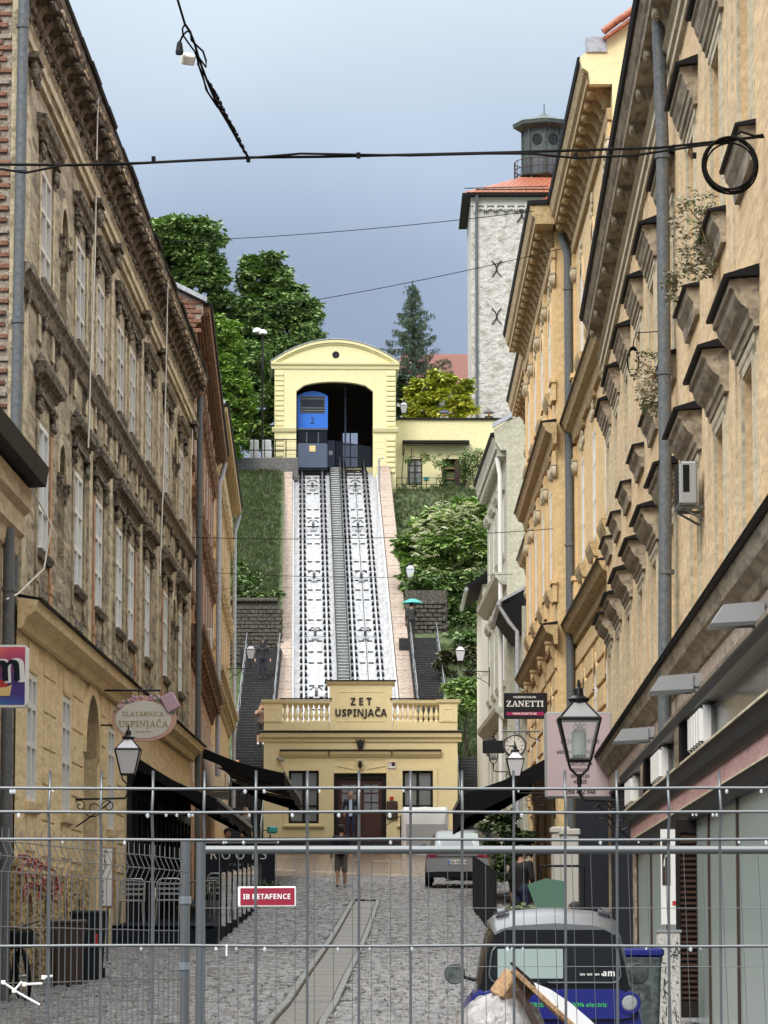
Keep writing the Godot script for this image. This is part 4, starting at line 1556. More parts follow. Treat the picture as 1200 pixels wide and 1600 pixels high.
func houses_right_far() -> void:
	# low house with deep dark eave between the amber palace and the sage house
	var p := building("low_house", "low grey house with deep black eave and tin gutter beside the amber palace", 1, 4.35, 0, 111.7, 117.8, 1.6)
	var L := U(111.7)
	var g := G.new()
	wall_sheet(g, 0, L, 0, V(10.4), [[1.0, 2.0, V(6.2), V(8.6)], [3.6, 4.6, V(6.2), V(8.6)]], .2)
	part(p, "wall", g, M.sage_trim)
	shell(p, 0, L, 0, V(10.4), 7, M.sage_trim)
	for u in [1.5, 4.1]:
		window(p, u, V(6.2), 1.0, 2.4, -.1, 2, [.6], M.old_white_paint, .08, "curtain_grey")
	for u in [.5, 2.6, 3.1, 5.2]:
		g = G.new()
		g.bx(u - .18, u + .18, V(4), V(9.6), 0, .08)
		part(p, "lesene", g, M.sage_trim)
	g = G.new()
	g.mould(-.2, L, [[0, V(9.5)], [.62, V(10.35)], [.62, V(10.5)], [0, V(10.6)]])
	part(p, "soffit", g, M.black_roof)
	g = G.new()
	g.tube([Vector3(-.2, V(10.4), .7), Vector3(L, V(10.5), .7)], .09, 8)
	part(p, "gutter", g, M.tin)
	pipe(p, [Vector3(L - .1, V(10.4), .7), Vector3(L - .1, V(9.9), .4), Vector3(L - .1, V(9.6), .14), Vector3(L - .1, V(3), .14)], .07, M.tin, [])
	g = G.new()
	g.mould(-.2, L + .1, [[.7, V(10.5)], [-4, V(13)], [-4, V(13.1)], [.72, V(10.58)]])
	part(p, "roof", g, M.tin)
	# sage house
	p = building("tenement", "sage green narrow-fronted house with a blank pale gable and dentilled eave", 1, 6.22, -.018, 118.0, 131.5, 1.8)
	L = U(118.0)
	var holes := []
	var bays := [1.9, 5.2, 8.4, 11.6]
	for u in bays:
		for f in [[12.9, 1.9], [8.6, 2.2], [4.6, 1.8]]:
			holes.append([u - .55, u + .55, V(f[0]), V(f[0] + f[1])])
	g = G.new()
	wall_sheet(g, 0, L, 0, V(16.3), holes, .2)
	part(p, "wall", g, M.sage_trim)
	shell(p, 0, L, 0, V(16.3), 7, M.sage_render)
	for u in bays:
		for f in [[12.9, 1.9], [8.6, 2.2], [4.6, 1.8]]:
			window(p, u, V(f[0]), 1.1, f[1], -.01, 2, [.66], M.white_paint, .08, "curtain")
			var o := node(p, "window_surround", Vector3(u, V(f[0]), 0))
			for e in [-.72, .72]:
				g = G.new()
				g.bx(e - .12, e + .12, -.2, f[1] + .1, 0, .03)
				part(o, "jamb", g, M.sage_trim)
			g = G.new()
			var t: float = f[1] + .2
			g.mould(-1.0, 1.0, [[0, t], [.08, t], [.18, t + .16], [.2, t + .3], [0, t + .34]])
			part(o, "hood", g, M.sage_trim)
			g = G.new()
			g.mould(-.9, .9, [[0, -.24], [.06, -.22], [.13, -.04], [0, 0]])
			part(o, "sill", g, M.sage_trim)
	for y in [12.1, 7.6]:
		g = G.new()
		g.mould(-.1, L, [[0, V(y - .4)], [.14, V(y - .38)], [.38, V(y - .14)], [.42, V(y)], [0, V(y + .05)]])
		part(p, "string_course", g, M.sage_trim)
	for k in 22:
		g = G.new()
		g.bx(.15 + k * .62, .5 + k * .62, V(16.02), V(16.26), 0, .3)
		part(p, "dentil", g, M.sage_trim)
	g = G.new()
	g.mould(-.1, L, [[0, V(16.2)], [.36, V(16.26)], [.38, V(16.42)], [.46, V(16.66)], [0, V(16.7)]])
	part(p, "cornice", g, M.sage_trim)
	g = G.new()
	g.mould(-.1, L + .1, [[-.1, V(16.7)], [.5, V(16.69)], [.53, V(16.8)], [-.1, V(16.86)]])
	part(p, "gutter", g, M.black_roof)
	roof(p, -.1, L, V(16.85), .4, 2.3, 4, M.tin)
	g = G.new()
	var xf := Transform3D(Basis(Vector3(0, 0, 1), Vector3(0, 1, 0), Vector3(-1, 0, 0)), Vector3(L + .23, 0, 0))
	g.prism(PackedVector2Array([Vector2(.0, 0), Vector2(-6, 0), Vector2(-6, V(20.6)), Vector2(.42, V(16.9)), Vector2(.38, V(16.5)), Vector2(.2, V(16.2)), Vector2(0, V(16.2))]), 0, .22, xf)
	part(p, "gable", g, M.sage_render)
	g = G.new()
	g.mould(L + .0, L + .3, [[.46, V(16.95)], [-6, V(20.7)], [-6, V(20.85)], [.46, V(17.1)]])
	part(p, "verge_flashing", g, M.tin)
	pipe(p, [Vector3(L - .2, V(16.0), .3), Vector3(L - .2, V(15.4), .2), Vector3(L - .2, V(12.4), .2), Vector3(L - .2, V(3), .2)], .08, M.white_paint, [])
	# white cottage end behind it
	p = building("cottage", "white rendered cottage end with dark tiled roof behind the sage house", 1, 3.70, 0, 133, 141, 3.0)
	g = G.new()
	g.bx(0, U(133), 0, V(13.2), -5, 0)
	part(p, "wall", g, M.off_white)
	g = G.new()
	g.mould(-.3, U(133) + .3, [[.55, V(13.0)], [-2.5, V(15.0)], [-2.5, V(15.2)], [.6, V(13.15)]])
	part(p, "roof", g, M.black_roof)
	g = G.new()
	g.tube([Vector3(-.3, V(13.0), .6), Vector3(U(133) + .3, V(13.0), .6)], .08, 8)
	part(p, "gutter", g, M.tin)


# ---------------------------------------------------------------- funicular
func ax(d: float) -> float:
	return -1.77 - .0258 * (d - 160.0)


func bedh(d: float) -> float:
	return CY + 10.89 + .390 * (d - 160.0)


func T(d: float, s: float, up := 0.0) -> Vector3:
	return Vector3(ax(d) + s, bedh(d) + up, -d)


func track() -> void:
	var o0 := T(150, 0)
	var t := thing("funicular_track", "white concrete funicular incline with two steel tracks and a central stair", "railway", o0)
	var q := func(d: float, s: float, up: float) -> Vector3: return T(d, s, up) - o0
	var g := G.new()
	for k in 17:
		var a := 148.0 + k * 3.0
		var b := a + 2.985
		g.quad(q.call(a, -2.42, 0), q.call(a, 2.42, 0), q.call(b, 2.42, 0), q.call(b, -2.42, 0))
		g.quad(q.call(a, -2.42, -.6), q.call(a, 2.42, -.6), q.call(a, 2.42, 0), q.call(a, -2.42, 0))
	part(t, "bed", g, M.concrete)
	var tilt := Basis(Vector3.RIGHT, atan(.39)) * Basis()
	tilt = Basis(Vector3.UP, .0258) * Basis(Vector3.RIGHT, atan(.39))
	for s in [-1.0, 1.0]:
		g = G.new()
		g.quad(q.call(148, s * 2.44, -2), q.call(199, s * 2.44, -2), q.call(199, s * 2.44, .48), q.call(148, s * 2.44, .48))
		g.quad(q.call(148, s * 3.0, -3), q.call(199, s * 3.0, -3), q.call(199, s * 3.0, .48), q.call(148, s * 3.0, .48))
		part(t, "side_wall", g, M.pink_stone)
		for k in 94:
			var d := 148.3 + k * .54
			part(t, "coping_stone", cached("coping%d" % (k % 3), func(w: G): w.cb(Vector3(), Vector3(.66, .14 + .015 * (k % 3), .56), .012)), M.pink_stone, q.call(d, s * 2.73, .54 + rng.randf_range(-.008, .008)), tilt)
		g = G.new()
		g.tube([q.call(149, s * 2.36, .1), q.call(199, s * 2.36, .1)], .06, 6)
		part(t, "kerb_pipe", g, M.white_paint)
	for s in [-1.85, -.72, .50, 1.68]:
		g = G.new()
		g.ob(q.call(174, s, .16), Vector3(.08, .16, 50.5 / cos(atan(.39))), tilt)
		part(t, "rail", g, M.rail_steel)
		for k in 51:
			part(t, "rail_clip", cached("clip", func(w: G):
				for e in [-1.0, 1.0]:
					w.prism(PackedVector2Array([Vector2(e * .05, -.02), Vector2(e * .17, -.02), Vector2(e * .175, .06), Vector2(e * .12, .14), Vector2(e * .05, .13)]), -.1, .1)
					w.tube([Vector3(e * .11, .08, 0), Vector3(e * .11, .19, 0)], .035, 6)), M.black_iron, q.call(148.6 + k, s, .02), tilt)
	for k in 30:
		var d := 149.5 + k * 1.66
		if k % 6 in [2]:
			continue
		for c in [-1.285, 1.09]:
			for e in [-.2, .2]:
				part(t, "slot", cached("slot", func(w: G): w.ob(Vector3(), Vector3(.25, .05, .07), Basis())), M.dark_frame, q.call(d, c + e, .03), tilt)
	for d in [159.5, 168.4, 177.9, 187.2, 195.4]:
		for c in [-1.285, 1.09]:
			var n := node(t, "pulley", q.call(d, c, 0), tilt)
			g = G.new()
			g.ob(Vector3(0, .06, .3), Vector3(.28, .12, .5))
			part(n, "base_plate", g, M.plastic_grey)
			g = G.new()
			g.tube([Vector3(-.07, .3, 0), Vector3(.07, .3, 0)], .2, 12)
			g.ob(Vector3(0, .14, 0), Vector3(.1, .3, .1))
			part(n, "roller", g, M.gunmetal)
			g = G.new()
			g.tube([Vector3(-.28, .36, 0), Vector3(-.14, .5, 0), Vector3(0, .42, 0), Vector3(.14, .5, 0), Vector3(.28, .36, 0)], .035, 5)
			part(n, "yoke", g, M.black_iron)
			g = G.new()
			g.tube([Vector3(-.55, .12, .1), Vector3(.55, .12, .1)], .018, 5)
			part(n, "tie_bar", g, M.steel)
	g = G.new()
	g.tube([q.call(148, 1.09, .3), q.call(198, 1.09, .3)], .02, 5)
	part(t, "haul_cable", g, M.black_iron)
	# the service stair between the tracks
	var st := node(t, "stair")
	for k in 108:
		var d := 148.4 + k * .47
		part(st, "step", cached("tstep", func(w: G): w.cb(Vector3(), Vector3(.5, .05, .34), .01)), M.tread, q.call(d, -.02, .3), Basis(Vector3.UP, .0258))
	g = G.new()
	for s in [-.3, .26]:
		g.ob(q.call(174, s, .2), Vector3(.05, .22, 50.0 / cos(atan(.39))), tilt)
	part(st, "stringer", g, M.dark_frame)
	for s in [-.3, .26]:
		g = G.new()
		g.tube([q.call(150, s, 1.15), q.call(198, s, 1.15)], .02, 5)
		for k in 20:
			var d := 150.0 + k * 2.5
			g.tube([q.call(d, s, .2), q.call(d, s, 1.15)], .015, 4)
		if s > 0:
			part(st, "handrail", g, M.galvanised)
	# lower end of the right-hand wall: lamp conduit
	g = G.new()
	g.tube([q.call(193, 2.35, .5), q.call(193, 2.35, 2.3), q.call(193, 2.6, 2.35)], .05, 6)
	g.tube([q.call(160, 2.42, .55), q.call(193, 2.42, .55)], .03, 5)
	part(t, "conduit", g, M.plastic_grey)


func upper_station() -> void:
	var b := Vector3(ax(198), bedh(198), -198)
	var p := thing("upper_station", "pale yellow funicular station with a segmental gable and wide arched mouth", "station", b, .0258)
	var Y: Material = M.pale_yellow
	var g := G.new()
	wall_sheet(g, -3.42, 3.42, -2.2, 6.45, [[-2.19, 2.13, -2.2, 5.43]], .5)
	arch_fill(g, -2.19, 2.13, 5.43, .55, 0, .5)
	# gable field
	var pts := PackedVector2Array([Vector2(-3.42, 6.45), Vector2(3.42, 6.45)])
	for k in 17:
		var x := 3.42 - 6.84 * k / 16.0
		pts.append(Vector2(x, 6.48 + 1.15 * (1.0 - pow(x / 3.42, 2.0))))
	g.prism(pts, -.3, 0)
	part(p, "front_wall", g, Y)
	g = G.new()
	for s in [-3.42, 3.42]:
		g.quad(Vector3(s, -2.2, -10), Vector3(s, -2.2, 0), Vector3(s, 6.45, 0), Vector3(s, 6.45, -10))
	part(p, "side_walls", g, Y)
	g = G.new()
	for k in 16:
		var q := []
		for x in [-3.62 + 7.24 * k / 16.0, -3.62 + 7.24 * (k + 1) / 16.0]:
			var y := 6.52 + 1.28 * (1.0 - pow(x / 3.62, 2.0))
			q.append(Vector2(x, y - .16)); q.append(Vector2(x, y))
		g.prism(PackedVector2Array([q[0], q[2], q[3], q[1]]), -.3, .16)
		g.prism(PackedVector2Array([q[0] - Vector2(0, .1), q[2] - Vector2(0, .1), q[2] - Vector2(0, .0), q[0] - Vector2(0, .0)]), 0, .08)
	part(p, "gable_moulding", g, Y)
	g = G.new()
	for k in 16:
		var q := []
		for x in [-3.68 + 7.36 * k / 16.0, -3.68 + 7.36 * (k + 1) / 16.0]:
			var y := 6.52 + 1.3 * (1.0 - pow(x / 3.68, 2.0))
			q.append(Vector2(x, y + .0)); q.append(Vector2(x, y + .05))
		g.prism(PackedVector2Array([q[0], q[2], q[3], q[1]]), -10, .2)
	part(p, "roof", g, M.tin)
	g = G.new()
	g.mould(-3.6, 3.6, [[0, 6.12], [.06, 6.14], [.08, 6.3], [.18, 6.38], [.2, 6.5], [0, 6.52]])
	part(p, "cornice", g, Y)
	for s in [[-3.56, -2.2], [2.14, 3.56]]:
		g = G.new()
		g.mould(s[0], s[1], [[0, 2.52], [.1, 2.56], [.16, 2.72], [.17, 2.78], [0, 2.82]])
		part(p, "impost", g, Y)
	for e in [-1.0, 1.0]:
		for k in 11:
			part(p, "quoin", cached("quoin", func(w: G): w.cb(Vector3(), Vector3(.5, .24, .07), .03)), Y, Vector3(e * 3.14, 3.0 + k * .285, .035))
		for k in 7:
			part(p, "quoin", cached("quoin2", func(w: G): w.cb(Vector3(), Vector3(.5, .26, .08), .05)), Y, Vector3(e * 3.14, .35 + k * .3, .04))
		for k in 6:
			g = G.new()
			var x0 := -2.85 if e < 0 else 2.16
			g.cb(Vector3(x0 + .33, .35 + k * .36, .005), Vector3(.62, .34, .03), .012)
			part(p, "block", g, Y)
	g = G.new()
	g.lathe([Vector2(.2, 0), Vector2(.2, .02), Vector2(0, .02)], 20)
	part(p, "painted_round_hole", g, M.black_iron, Vector3(.03, 6.95, .002), Basis(Vector3.RIGHT, PI / 2))  # flat black disc: the shade of a round hole put into colour
	# hall inside
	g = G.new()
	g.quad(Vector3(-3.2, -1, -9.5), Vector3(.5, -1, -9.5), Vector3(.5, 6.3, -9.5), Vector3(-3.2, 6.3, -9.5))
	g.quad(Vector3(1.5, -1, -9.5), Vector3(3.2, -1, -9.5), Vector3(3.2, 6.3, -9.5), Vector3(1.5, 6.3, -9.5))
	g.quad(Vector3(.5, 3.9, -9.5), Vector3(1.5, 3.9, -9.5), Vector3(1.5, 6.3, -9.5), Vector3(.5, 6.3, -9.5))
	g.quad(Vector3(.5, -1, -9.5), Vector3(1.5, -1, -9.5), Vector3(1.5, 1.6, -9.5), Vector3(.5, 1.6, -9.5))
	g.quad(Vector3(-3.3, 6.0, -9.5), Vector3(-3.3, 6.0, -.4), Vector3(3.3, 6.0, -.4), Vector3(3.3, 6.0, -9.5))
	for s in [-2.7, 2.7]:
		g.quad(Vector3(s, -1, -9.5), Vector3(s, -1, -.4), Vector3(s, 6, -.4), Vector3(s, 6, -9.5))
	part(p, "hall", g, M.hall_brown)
	var w1 := node(p, "window", Vector3(1.0, 1.6, -9.4))
	g = G.new()
	for x in [-.5, -.03, .44]:
		g.bx(x, x + .07, 0, 2.3, -.03, .03)
	for y in [0.0, .75, 1.5, 2.23]:
		g.bx(-.43, .44, y, y + .06, -.03, .03)
	part(w1, "frame", g, M.dark_frame)
	g = G.new()
	g.quad(Vector3(-.5, 0, 0), Vector3(.5, 0, 0), Vector3(.5, 2.3, 0), Vector3(-.5, 2.3, 0))
	part(w1, "pane", g, M.glass)
	g = G.new()
	g.bx(.0, 2.6, -.4, .95, -3.2, -3.0)
	part(p, "end_wall", g, Y)
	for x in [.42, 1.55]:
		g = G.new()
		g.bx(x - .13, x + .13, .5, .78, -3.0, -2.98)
		part(p, "vent", g, M.black_iron)  # thin black plates paint the shade inside the wall openings
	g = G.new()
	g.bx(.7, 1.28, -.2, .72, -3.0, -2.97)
	part(p, "painted_buffer_opening", g, M.charcoal_plastic)  # charcoal slab carries the shade of a dark opening in its colour
	g = G.new()
	g.quad(Vector3(.06, .96, -3.1), Vector3(2.4, .96, -3.1), Vector3(2.4, 2.1, -3.1), Vector3(.06, 2.5, -3.1))
	part(p, "glass_screen", g, M.dark_glass)
	g = G.new()
	for x in [.62]:
		g.bx(x - .05, x + .05, .9, 5.6, -3.15, -3.05)
	g.bx(-.4, .02, .96, 2.5, -3.16, -3.06)
	part(p, "screen_frame", g, M.car_slate)
	g = G.new()
	g.bx(-.32, -.1, 1.65, 1.9, -3.05, -3.04)
	part(p, "notice", g, M.letter_white)
	for k in 4:
		g = G.new()
		var z := -.2 - k * .6
		g.bx(.5, 1.68, .1 + k * .22, .18 + k * .22, z - .16, z)
		for x in [.5, 1.66]:
			g.lathe([Vector2(.12, 0), Vector2(.14, .15), Vector2(.08, .35), Vector2(.03, .5)], 6, Vector3(x, .12 + k * .2, z - .1))
		part(p, "buffer_beam", g, M.black_iron)
	# the car standing in the left bay
	var c := thing("funicular_car", "blue and slate funicular car marked 2 inside the upper station", "funicular car", b + Basis(Vector3.UP, .0258) * Vector3(-1.27, .1, -.2), .0258)
	g = G.new()
	g.cb(Vector3(0, 1.12, -1.0), Vector3(1.7, 1.42, 2.0), .05)
	part(c, "lower_body", g, M.car_slate)
	g = G.new()
	g.bx(-.82, .82, 1.83, 2.62, -2.0, -.22)
	var wb := part(c, "windscreen", g, M.black_gloss)
	g = G.new()
	for x in [-.36, .3]:
		g.bx(x, x + .06, 1.9, 2.5, -.218, -.2)
	part(wb, "pillar", g, M.gunmetal)
	g = G.new()
	g.bx(-.86, .86, 2.62, 2.72, -2.0, -.12)
	part(c, "canopy_edge", g, M.car_slate)
	g = G.new()
	pts = PackedVector2Array([Vector2(-.86, 2.722), Vector2(.86, 2.722), Vector2(.86, 4.55)])
	for k in 9:
		var x := .86 - 1.72 * k / 8.0
		pts.append(Vector2(x * .97, 4.62 + .26 * (1 - pow(x / .86, 2.0))))
	pts.append(Vector2(-.86, 4.55))
	g.prism(pts, -3.0, -.5)
	part(c, "upper_body", g, M.car_blue)
	g = G.new()
	g.cb(Vector3(0, 4.1, -.5), Vector3(1.42, 1.0, .05), .03)
	var uw := part(c, "upper_window", g, M.gunmetal)
	g = G.new()
	g.cb(Vector3(0, 4.1, -.475), Vector3(1.28, .86, .02), .008)
	part(uw, "pane", g, M.dark_glass)
	g = G.new()
	for y in [3.75, 3.9, 4.42]:
		g.bx(-.62, .62, y, y + .025, -.463, -.455)
	part(uw, "rail", g, M.plastic_grey)
	words(c, "2", .38, M.letter_black, Vector3(0, 3.2, -.49), Basis(), "Droid Sans", .02)
	g = G.new()
	g.bx(-.18, .17, 1.36, 1.7, .005, .03)
	var em := part(c, "emblem", g, M.emblem)
	g = G.new()
	g.prism(PackedVector2Array([Vector2(-.07, 1.6), Vector2(.06, 1.6), Vector2(.06, 1.5), Vector2(0, 1.44), Vector2(-.07, 1.5)]), .031, .04)
	part(em, "shield", g, M.off_white)
	g = G.new()
	g.bx(-.8, .8, .12, .4, -1.8, -.1)
	for x in [-.6, .55]:
		g.tube([Vector3(x - .06, .2, -.2), Vector3(x + .06, .2, -.2)], .26, 12)
	g.bx(-.85, .85, .3, .36, -.3, .1)
	part(c, "undercarriage", g, M.black_iron)


func annex() -> void:
	var b := at(620, 800, 200)
	var p := thing("terrace_house", "pale yellow terrace building with brown door beside the upper station", "building", b)
	var s := 200.0 / F
	var tp := at(620, 656, 200).y - b.y
	var w := at(830, 700, 200).x - b.x
	var X := func(px: float) -> float: return (px - 620.0) * s * .985
	var Yv := func(py: float) -> float: return at(620, py, 200).y - b.y
	var g := G.new()
	var h1 := [X.call(637), X.call(661), Yv.call(758), Yv.call(717)]
	var h2 := [X.call(693), X.call(731), Yv.call(780), Yv.call(717)]
	wall_sheet(g, -.3, w, 0, tp, [h1, h2], .2)
	g.quad(Vector3(-.3, tp, 0), Vector3(w, tp, 0), Vector3(w, tp, -8), Vector3(-.3, tp, -8))
	part(p, "wall", g, M.pale_yellow)
	g = G.new()
	g.quad(Vector3(-.3, 0, -4), Vector3(w, 0, -4), Vector3(w, tp, -4), Vector3(-.3, tp, -4))
	for x in [-.3, w]:
		g.quad(Vector3(x, 0, -8), Vector3(x, 0, 0), Vector3(x, tp, 0), Vector3(x, tp, -8))
	part(p, "inner_wall", g, M.room_grey)
	g = G.new()
	g.bx(-.3, w + .1, tp + .004, tp + .1, -.5, .12)
	part(p, "coping", g, M.dark_frame)
	for k in 6:
		g = G.new()
		g.cb(Vector3((X.call(630) + X.call(745)) / 2, Yv.call(772) + k * .42, .0), Vector3(X.call(745) - X.call(630), .39, .04), .012)
		if k < 1:
			part(p, "block", g, M.pale_yellow)
	window(p, (h1[0] + h1[1]) / 2, h1[2], h1[1] - h1[0], h1[3] - h1[2], -.08, 2, [.5, .75], M.door_brown, .07, "curtain")
	var dr := node(p, "door", Vector3(h2[0], h2[2], -.05))
	g = G.new()
	g.bx(0, .1, 0, 2.25, -.05, .05)
	g.bx(.7, 1.33, 0, 2.2, -.03, .03)
	part(dr, "leaf", g, M.door_brown)
	g = G.new()
	g.bx(.1, .7, .02, .9, -.35, -.3)
	g.bx(.1, .7, 1.15, 1.2, -.2, .0)
	g.bx(.1, .7, 1.75, 1.8, -.2, .0)
	part(dr, "shelf", g, M.plank)
	g = G.new()
	g.bx(X.call(629), X.call(736), Yv.call(694), Yv.call(690), 0, .6)
	g.bx(X.call(629), X.call(736), Yv.call(698), Yv.call(697), .5, .58)
	g.tube([Vector3(X.call(630), Yv.call(692), .5), Vector3(X.call(630), Yv.call(712), .1)], .03, 5)
	part(p, "awning_case", g, M.dark_frame)
	g = G.new()
	g.bx(-.3, X.call(760), -.1, Yv.call(781), .002, 1.6)
	part(p, "terrace", g, M.concrete)
	g = G.new()
	for k in 9:
		var x: float = lerpf(0, X.call(745), k / 8.0)
		g.tube([Vector3(x, Yv.call(781), 1.5), Vector3(x, Yv.call(752), 1.5)], .02, 5)
	for y in [752, 762, 772]:
		g.tube([Vector3(-.2, Yv.call(y), 1.5), Vector3(X.call(750), Yv.call(y), 1.5)], .018, 5)
	for x in [628, 640]:
		g.tube([Vector3(X.call(x), Yv.call(800), 1.6), Vector3(X.call(x), Yv.call(745), 1.6), Vector3(X.call(x + 4), Yv.call(705), 1.5)], .025, 5)
	part(p, "railing", g, M.black_iron)
	g = G.new()
	g.cb(Vector3(X.call(667), Yv.call(748), .03), Vector3(.3, .2, .04), .01)
	part(p, "plaque", g, M.teal_umbrella)
	for k in 3:
		var bin := thing("wheelie_bin", "dark grey wheelie bin lined up on the funicular terrace", "bin", b + Vector3(X.call(624 + k * 10), Yv.call(781) + .0, .6), 0, "bins on the terrace")
		wheelie(bin, .32, .5, M.charcoal_plastic, M.charcoal_plastic)
	var v := thing("climbing_vine", "thin vine with sparse leaves on the station terrace", "plant", b + Vector3(X.call(690), Yv.call(781), 1.3))
	g = G.new()
	g.tube([Vector3(0, 0, 0), Vector3(-.1, .6, 0), Vector3(.12, 1.1, .1), Vector3(0, 1.8, 0), Vector3(.5, 2.4, 0)], .03, 5)
	g.tube([Vector3(.0, 1.8, 0), Vector3(-.8, 2.2, .0), Vector3(-1.8, 2.3, .1)], .02, 5)
	g.tube([Vector3(.5, 2.4, 0), Vector3(1.5, 2.5, 0), Vector3(2.1, 1.6, .1)], .02, 5)
	part(v, "stem", g, M.bark)
	var xs := []
	var cs := []
	rng.seed = 4401
	for c in [[-1.8, 2.1, .3, 40], [-.9, 2.2, .35, 50], [.0, 2.0, .5, 80], [1.6, 2.0, .75, 260], [1.5, 1.2, .5, 120], [.1, 1.1, .3, 40], [2.2, 2.3, .5, 100]]:
		for k in c[3]:
			xs.append(rand_xf(Vector3(c[0], c[1], .1) + rvec() * c[2], rng.randf_range(.7, 1.2)))
			cs.append(pick([Color(.09, .17, .03), Color(.13, .21, .05), Color(.06, .12, .02)]))
	multi(v, "foliage", clump(4, .12, 5), M.leaf, xs, cs)


func tower() -> void:
	var d := 215.0
	var b := at(737, 660, d)
	var wd := 9.5
	var p := thing("stone_tower", "whitewashed rough stone tower with red tiled cap and dark lantern turret", "tower", b)
	var ev := at(737, 308, d).y - b.y
	var g := G.new()
	g.bx(0, wd, -6, ev, -wd, 0)
	part(p, "shaft", g, M.tower_white)
	# rubble standing out of the lower plaster
	rng.seed = 310
	for k in 230:
		var y := -.3 + pow(rng.randf(), 1.4) * ev * .66
		var x := rng.randf_range(.25, 5.2)
		part(p, "stone", cached("rubble%d" % (k % 4), func(w: G): w.ball(Vector3(), Vector3(.16 + .03 * (k % 4), .06, .07), 7, 4)), M.tower_white, Vector3(x, y, -.045), Basis(Vector3.BACK, rng.randf_range(-.5, .5)))
	# arcaded frieze
	g = G.new()
	g.bx(-.02, wd + .02, ev - .55, ev - .02, -wd - .02, .1)
	part(p, "frieze", g, M.off_white)
	for k in 15:
		g = G.new()
		g.bx(-.1, .1, -.5, .0, 0, .06)
		arch_band(g, .315, -.5, .21, .2, .1, 0, .06, 6)
		part(p, "frieze_arch", g, M.off_white, Vector3(.25 + k * .63, ev - .45, .1))
	g = G.new()
	g.bx(-.55, wd + .55, ev, ev + .16, -wd - .55, .55)
	part(p, "eave", g, M.black_roof)
	g = G.new()
	var c := Vector3(wd / 2, 0, -wd / 2)
	var r0 := wd / 2 + .55
	var ry := at(858, 262, d).y - b.y
	var r1 := 1.7
	for k in 4:
		var a0 := PI / 4 + PI / 2 * k
		var a1 := a0 + PI / 2
		var q := func(a: float, r: float, y: float) -> Vector3: return c + Vector3(cos(a) * r * sqrt(2.0), y, sin(a) * r * sqrt(2.0))
		g.quad(q.call(a0, r0, ev + .16), q.call(a0, r1, ry), q.call(a1, r1, ry), q.call(a1, r0, ev + .16))
	part(p, "roof", g, M.red_tile)
	# rows of tiles on the slope facing the street
	for r in 13:
		var f := (r + .5) / 13.0
		var hw := lerpf(r0, r1, f)
		var y := lerpf(ev + .16, ry, f)
		var z := -wd / 2 + hw
		g = G.new()
		var n := int(hw * 2 / .34)
		for k in n:
			var x := wd / 2 - hw + .1 + (k + (.5 if r % 2 else .0)) * .34
			if x < wd / 2 - hw + .05 or x > wd / 2 + hw - .35 or x > 7:
				continue
			g.ob(Vector3(x + .16, y + .04, z + .02), Vector3(.3, .035, .34), Basis(Vector3.RIGHT, .42))
		part(p, "tile_course", g, M.red_tile)
	g = G.new()
	g.tube([Vector3(-.4, ev + .5, .25), Vector3(wd / 2, ev + .75, -.3)], .03, 4)
	for k in 12:
		g.tube([Vector3(.4 + k * .5, ev + .25, .2), Vector3(.4 + k * .5, ev + .55, .2)], .02, 4)
	g.tube([Vector3(.3, ev + .45, .2), Vector3(6.5, ev + .45, .2)], .035, 4)
	part(p, "snow_guard", g, M.black_iron)
	# gallery and lantern turret
	var gyl := at(858, 255, d).y - b.y
	g = G.new()
	g.lathe([Vector2(0, -.25), Vector2(1.75, -.25), Vector2(1.95, 0), Vector2(0, .02)], 8, Vector3(c.x, gyl, c.z))
	part(p, "gallery", g, M.door_brown)
	g = G.new()
	for k in 28:
		var a := TAU * k / 28.0
		var q := c + Vector3(cos(a) * 1.9, gyl, sin(a) * 1.9)
		g.tube([q, q + Vector3(0, 1.05, 0)], .02, 4)
	for y in [.08, .55, 1.05]:
		var ring := []
		for k in 17:
			var a := TAU * k / 16.0
			ring.append(c + Vector3(cos(a) * 1.9, gyl + y, sin(a) * 1.9))
		g.tube(ring, .03, 5)
	for k in 3:
		var q := c + Vector3(-1.75 + k * .9, gyl, 1.5)
		g.tube([q, q + Vector3(-.05, -1.0, .15)], .05, 5)
	part(p, "railing", g, M.door_brown)
	var ty := at(858, 178, d).y - b.y
	g = G.new()
	g.lathe([Vector2(1.38, gyl), Vector2(1.38, ty - .1), Vector2(1.5, ty)], 8, Vector3(c.x, 0, c.z))
	part(p, "turret", g, M.copper_green)
	g = G.new()
	for k in 8:
		var a := TAU * k / 8.0
		var q := c + Vector3(cos(a) * 1.4, 0, sin(a) * 1.4)
		g.tube([q + Vector3(0, gyl, 0), q + Vector3(0, ty, 0)], .07, 5)
	part(p, "corner_rib", g, M.copper_green)
	g = G.new()
	var cy := at(858, 150, d).y - b.y
	g.lathe([Vector2(1.42, ty - .02), Vector2(1.95, ty + .18), Vector2(2.0, ty + .42), Vector2(.5, cy - .25), Vector2(.12, cy), Vector2(0, cy)], 8, Vector3(c.x, 0, c.z))
	part(p, "turret_roof", g, M.copper_green)
	g = G.new()
	g.tube([Vector3(c.x, cy - .1, c.z), Vector3(c.x, cy + .6, c.z)], .03, 5)
	part(p, "spike", g, M.black_iron)
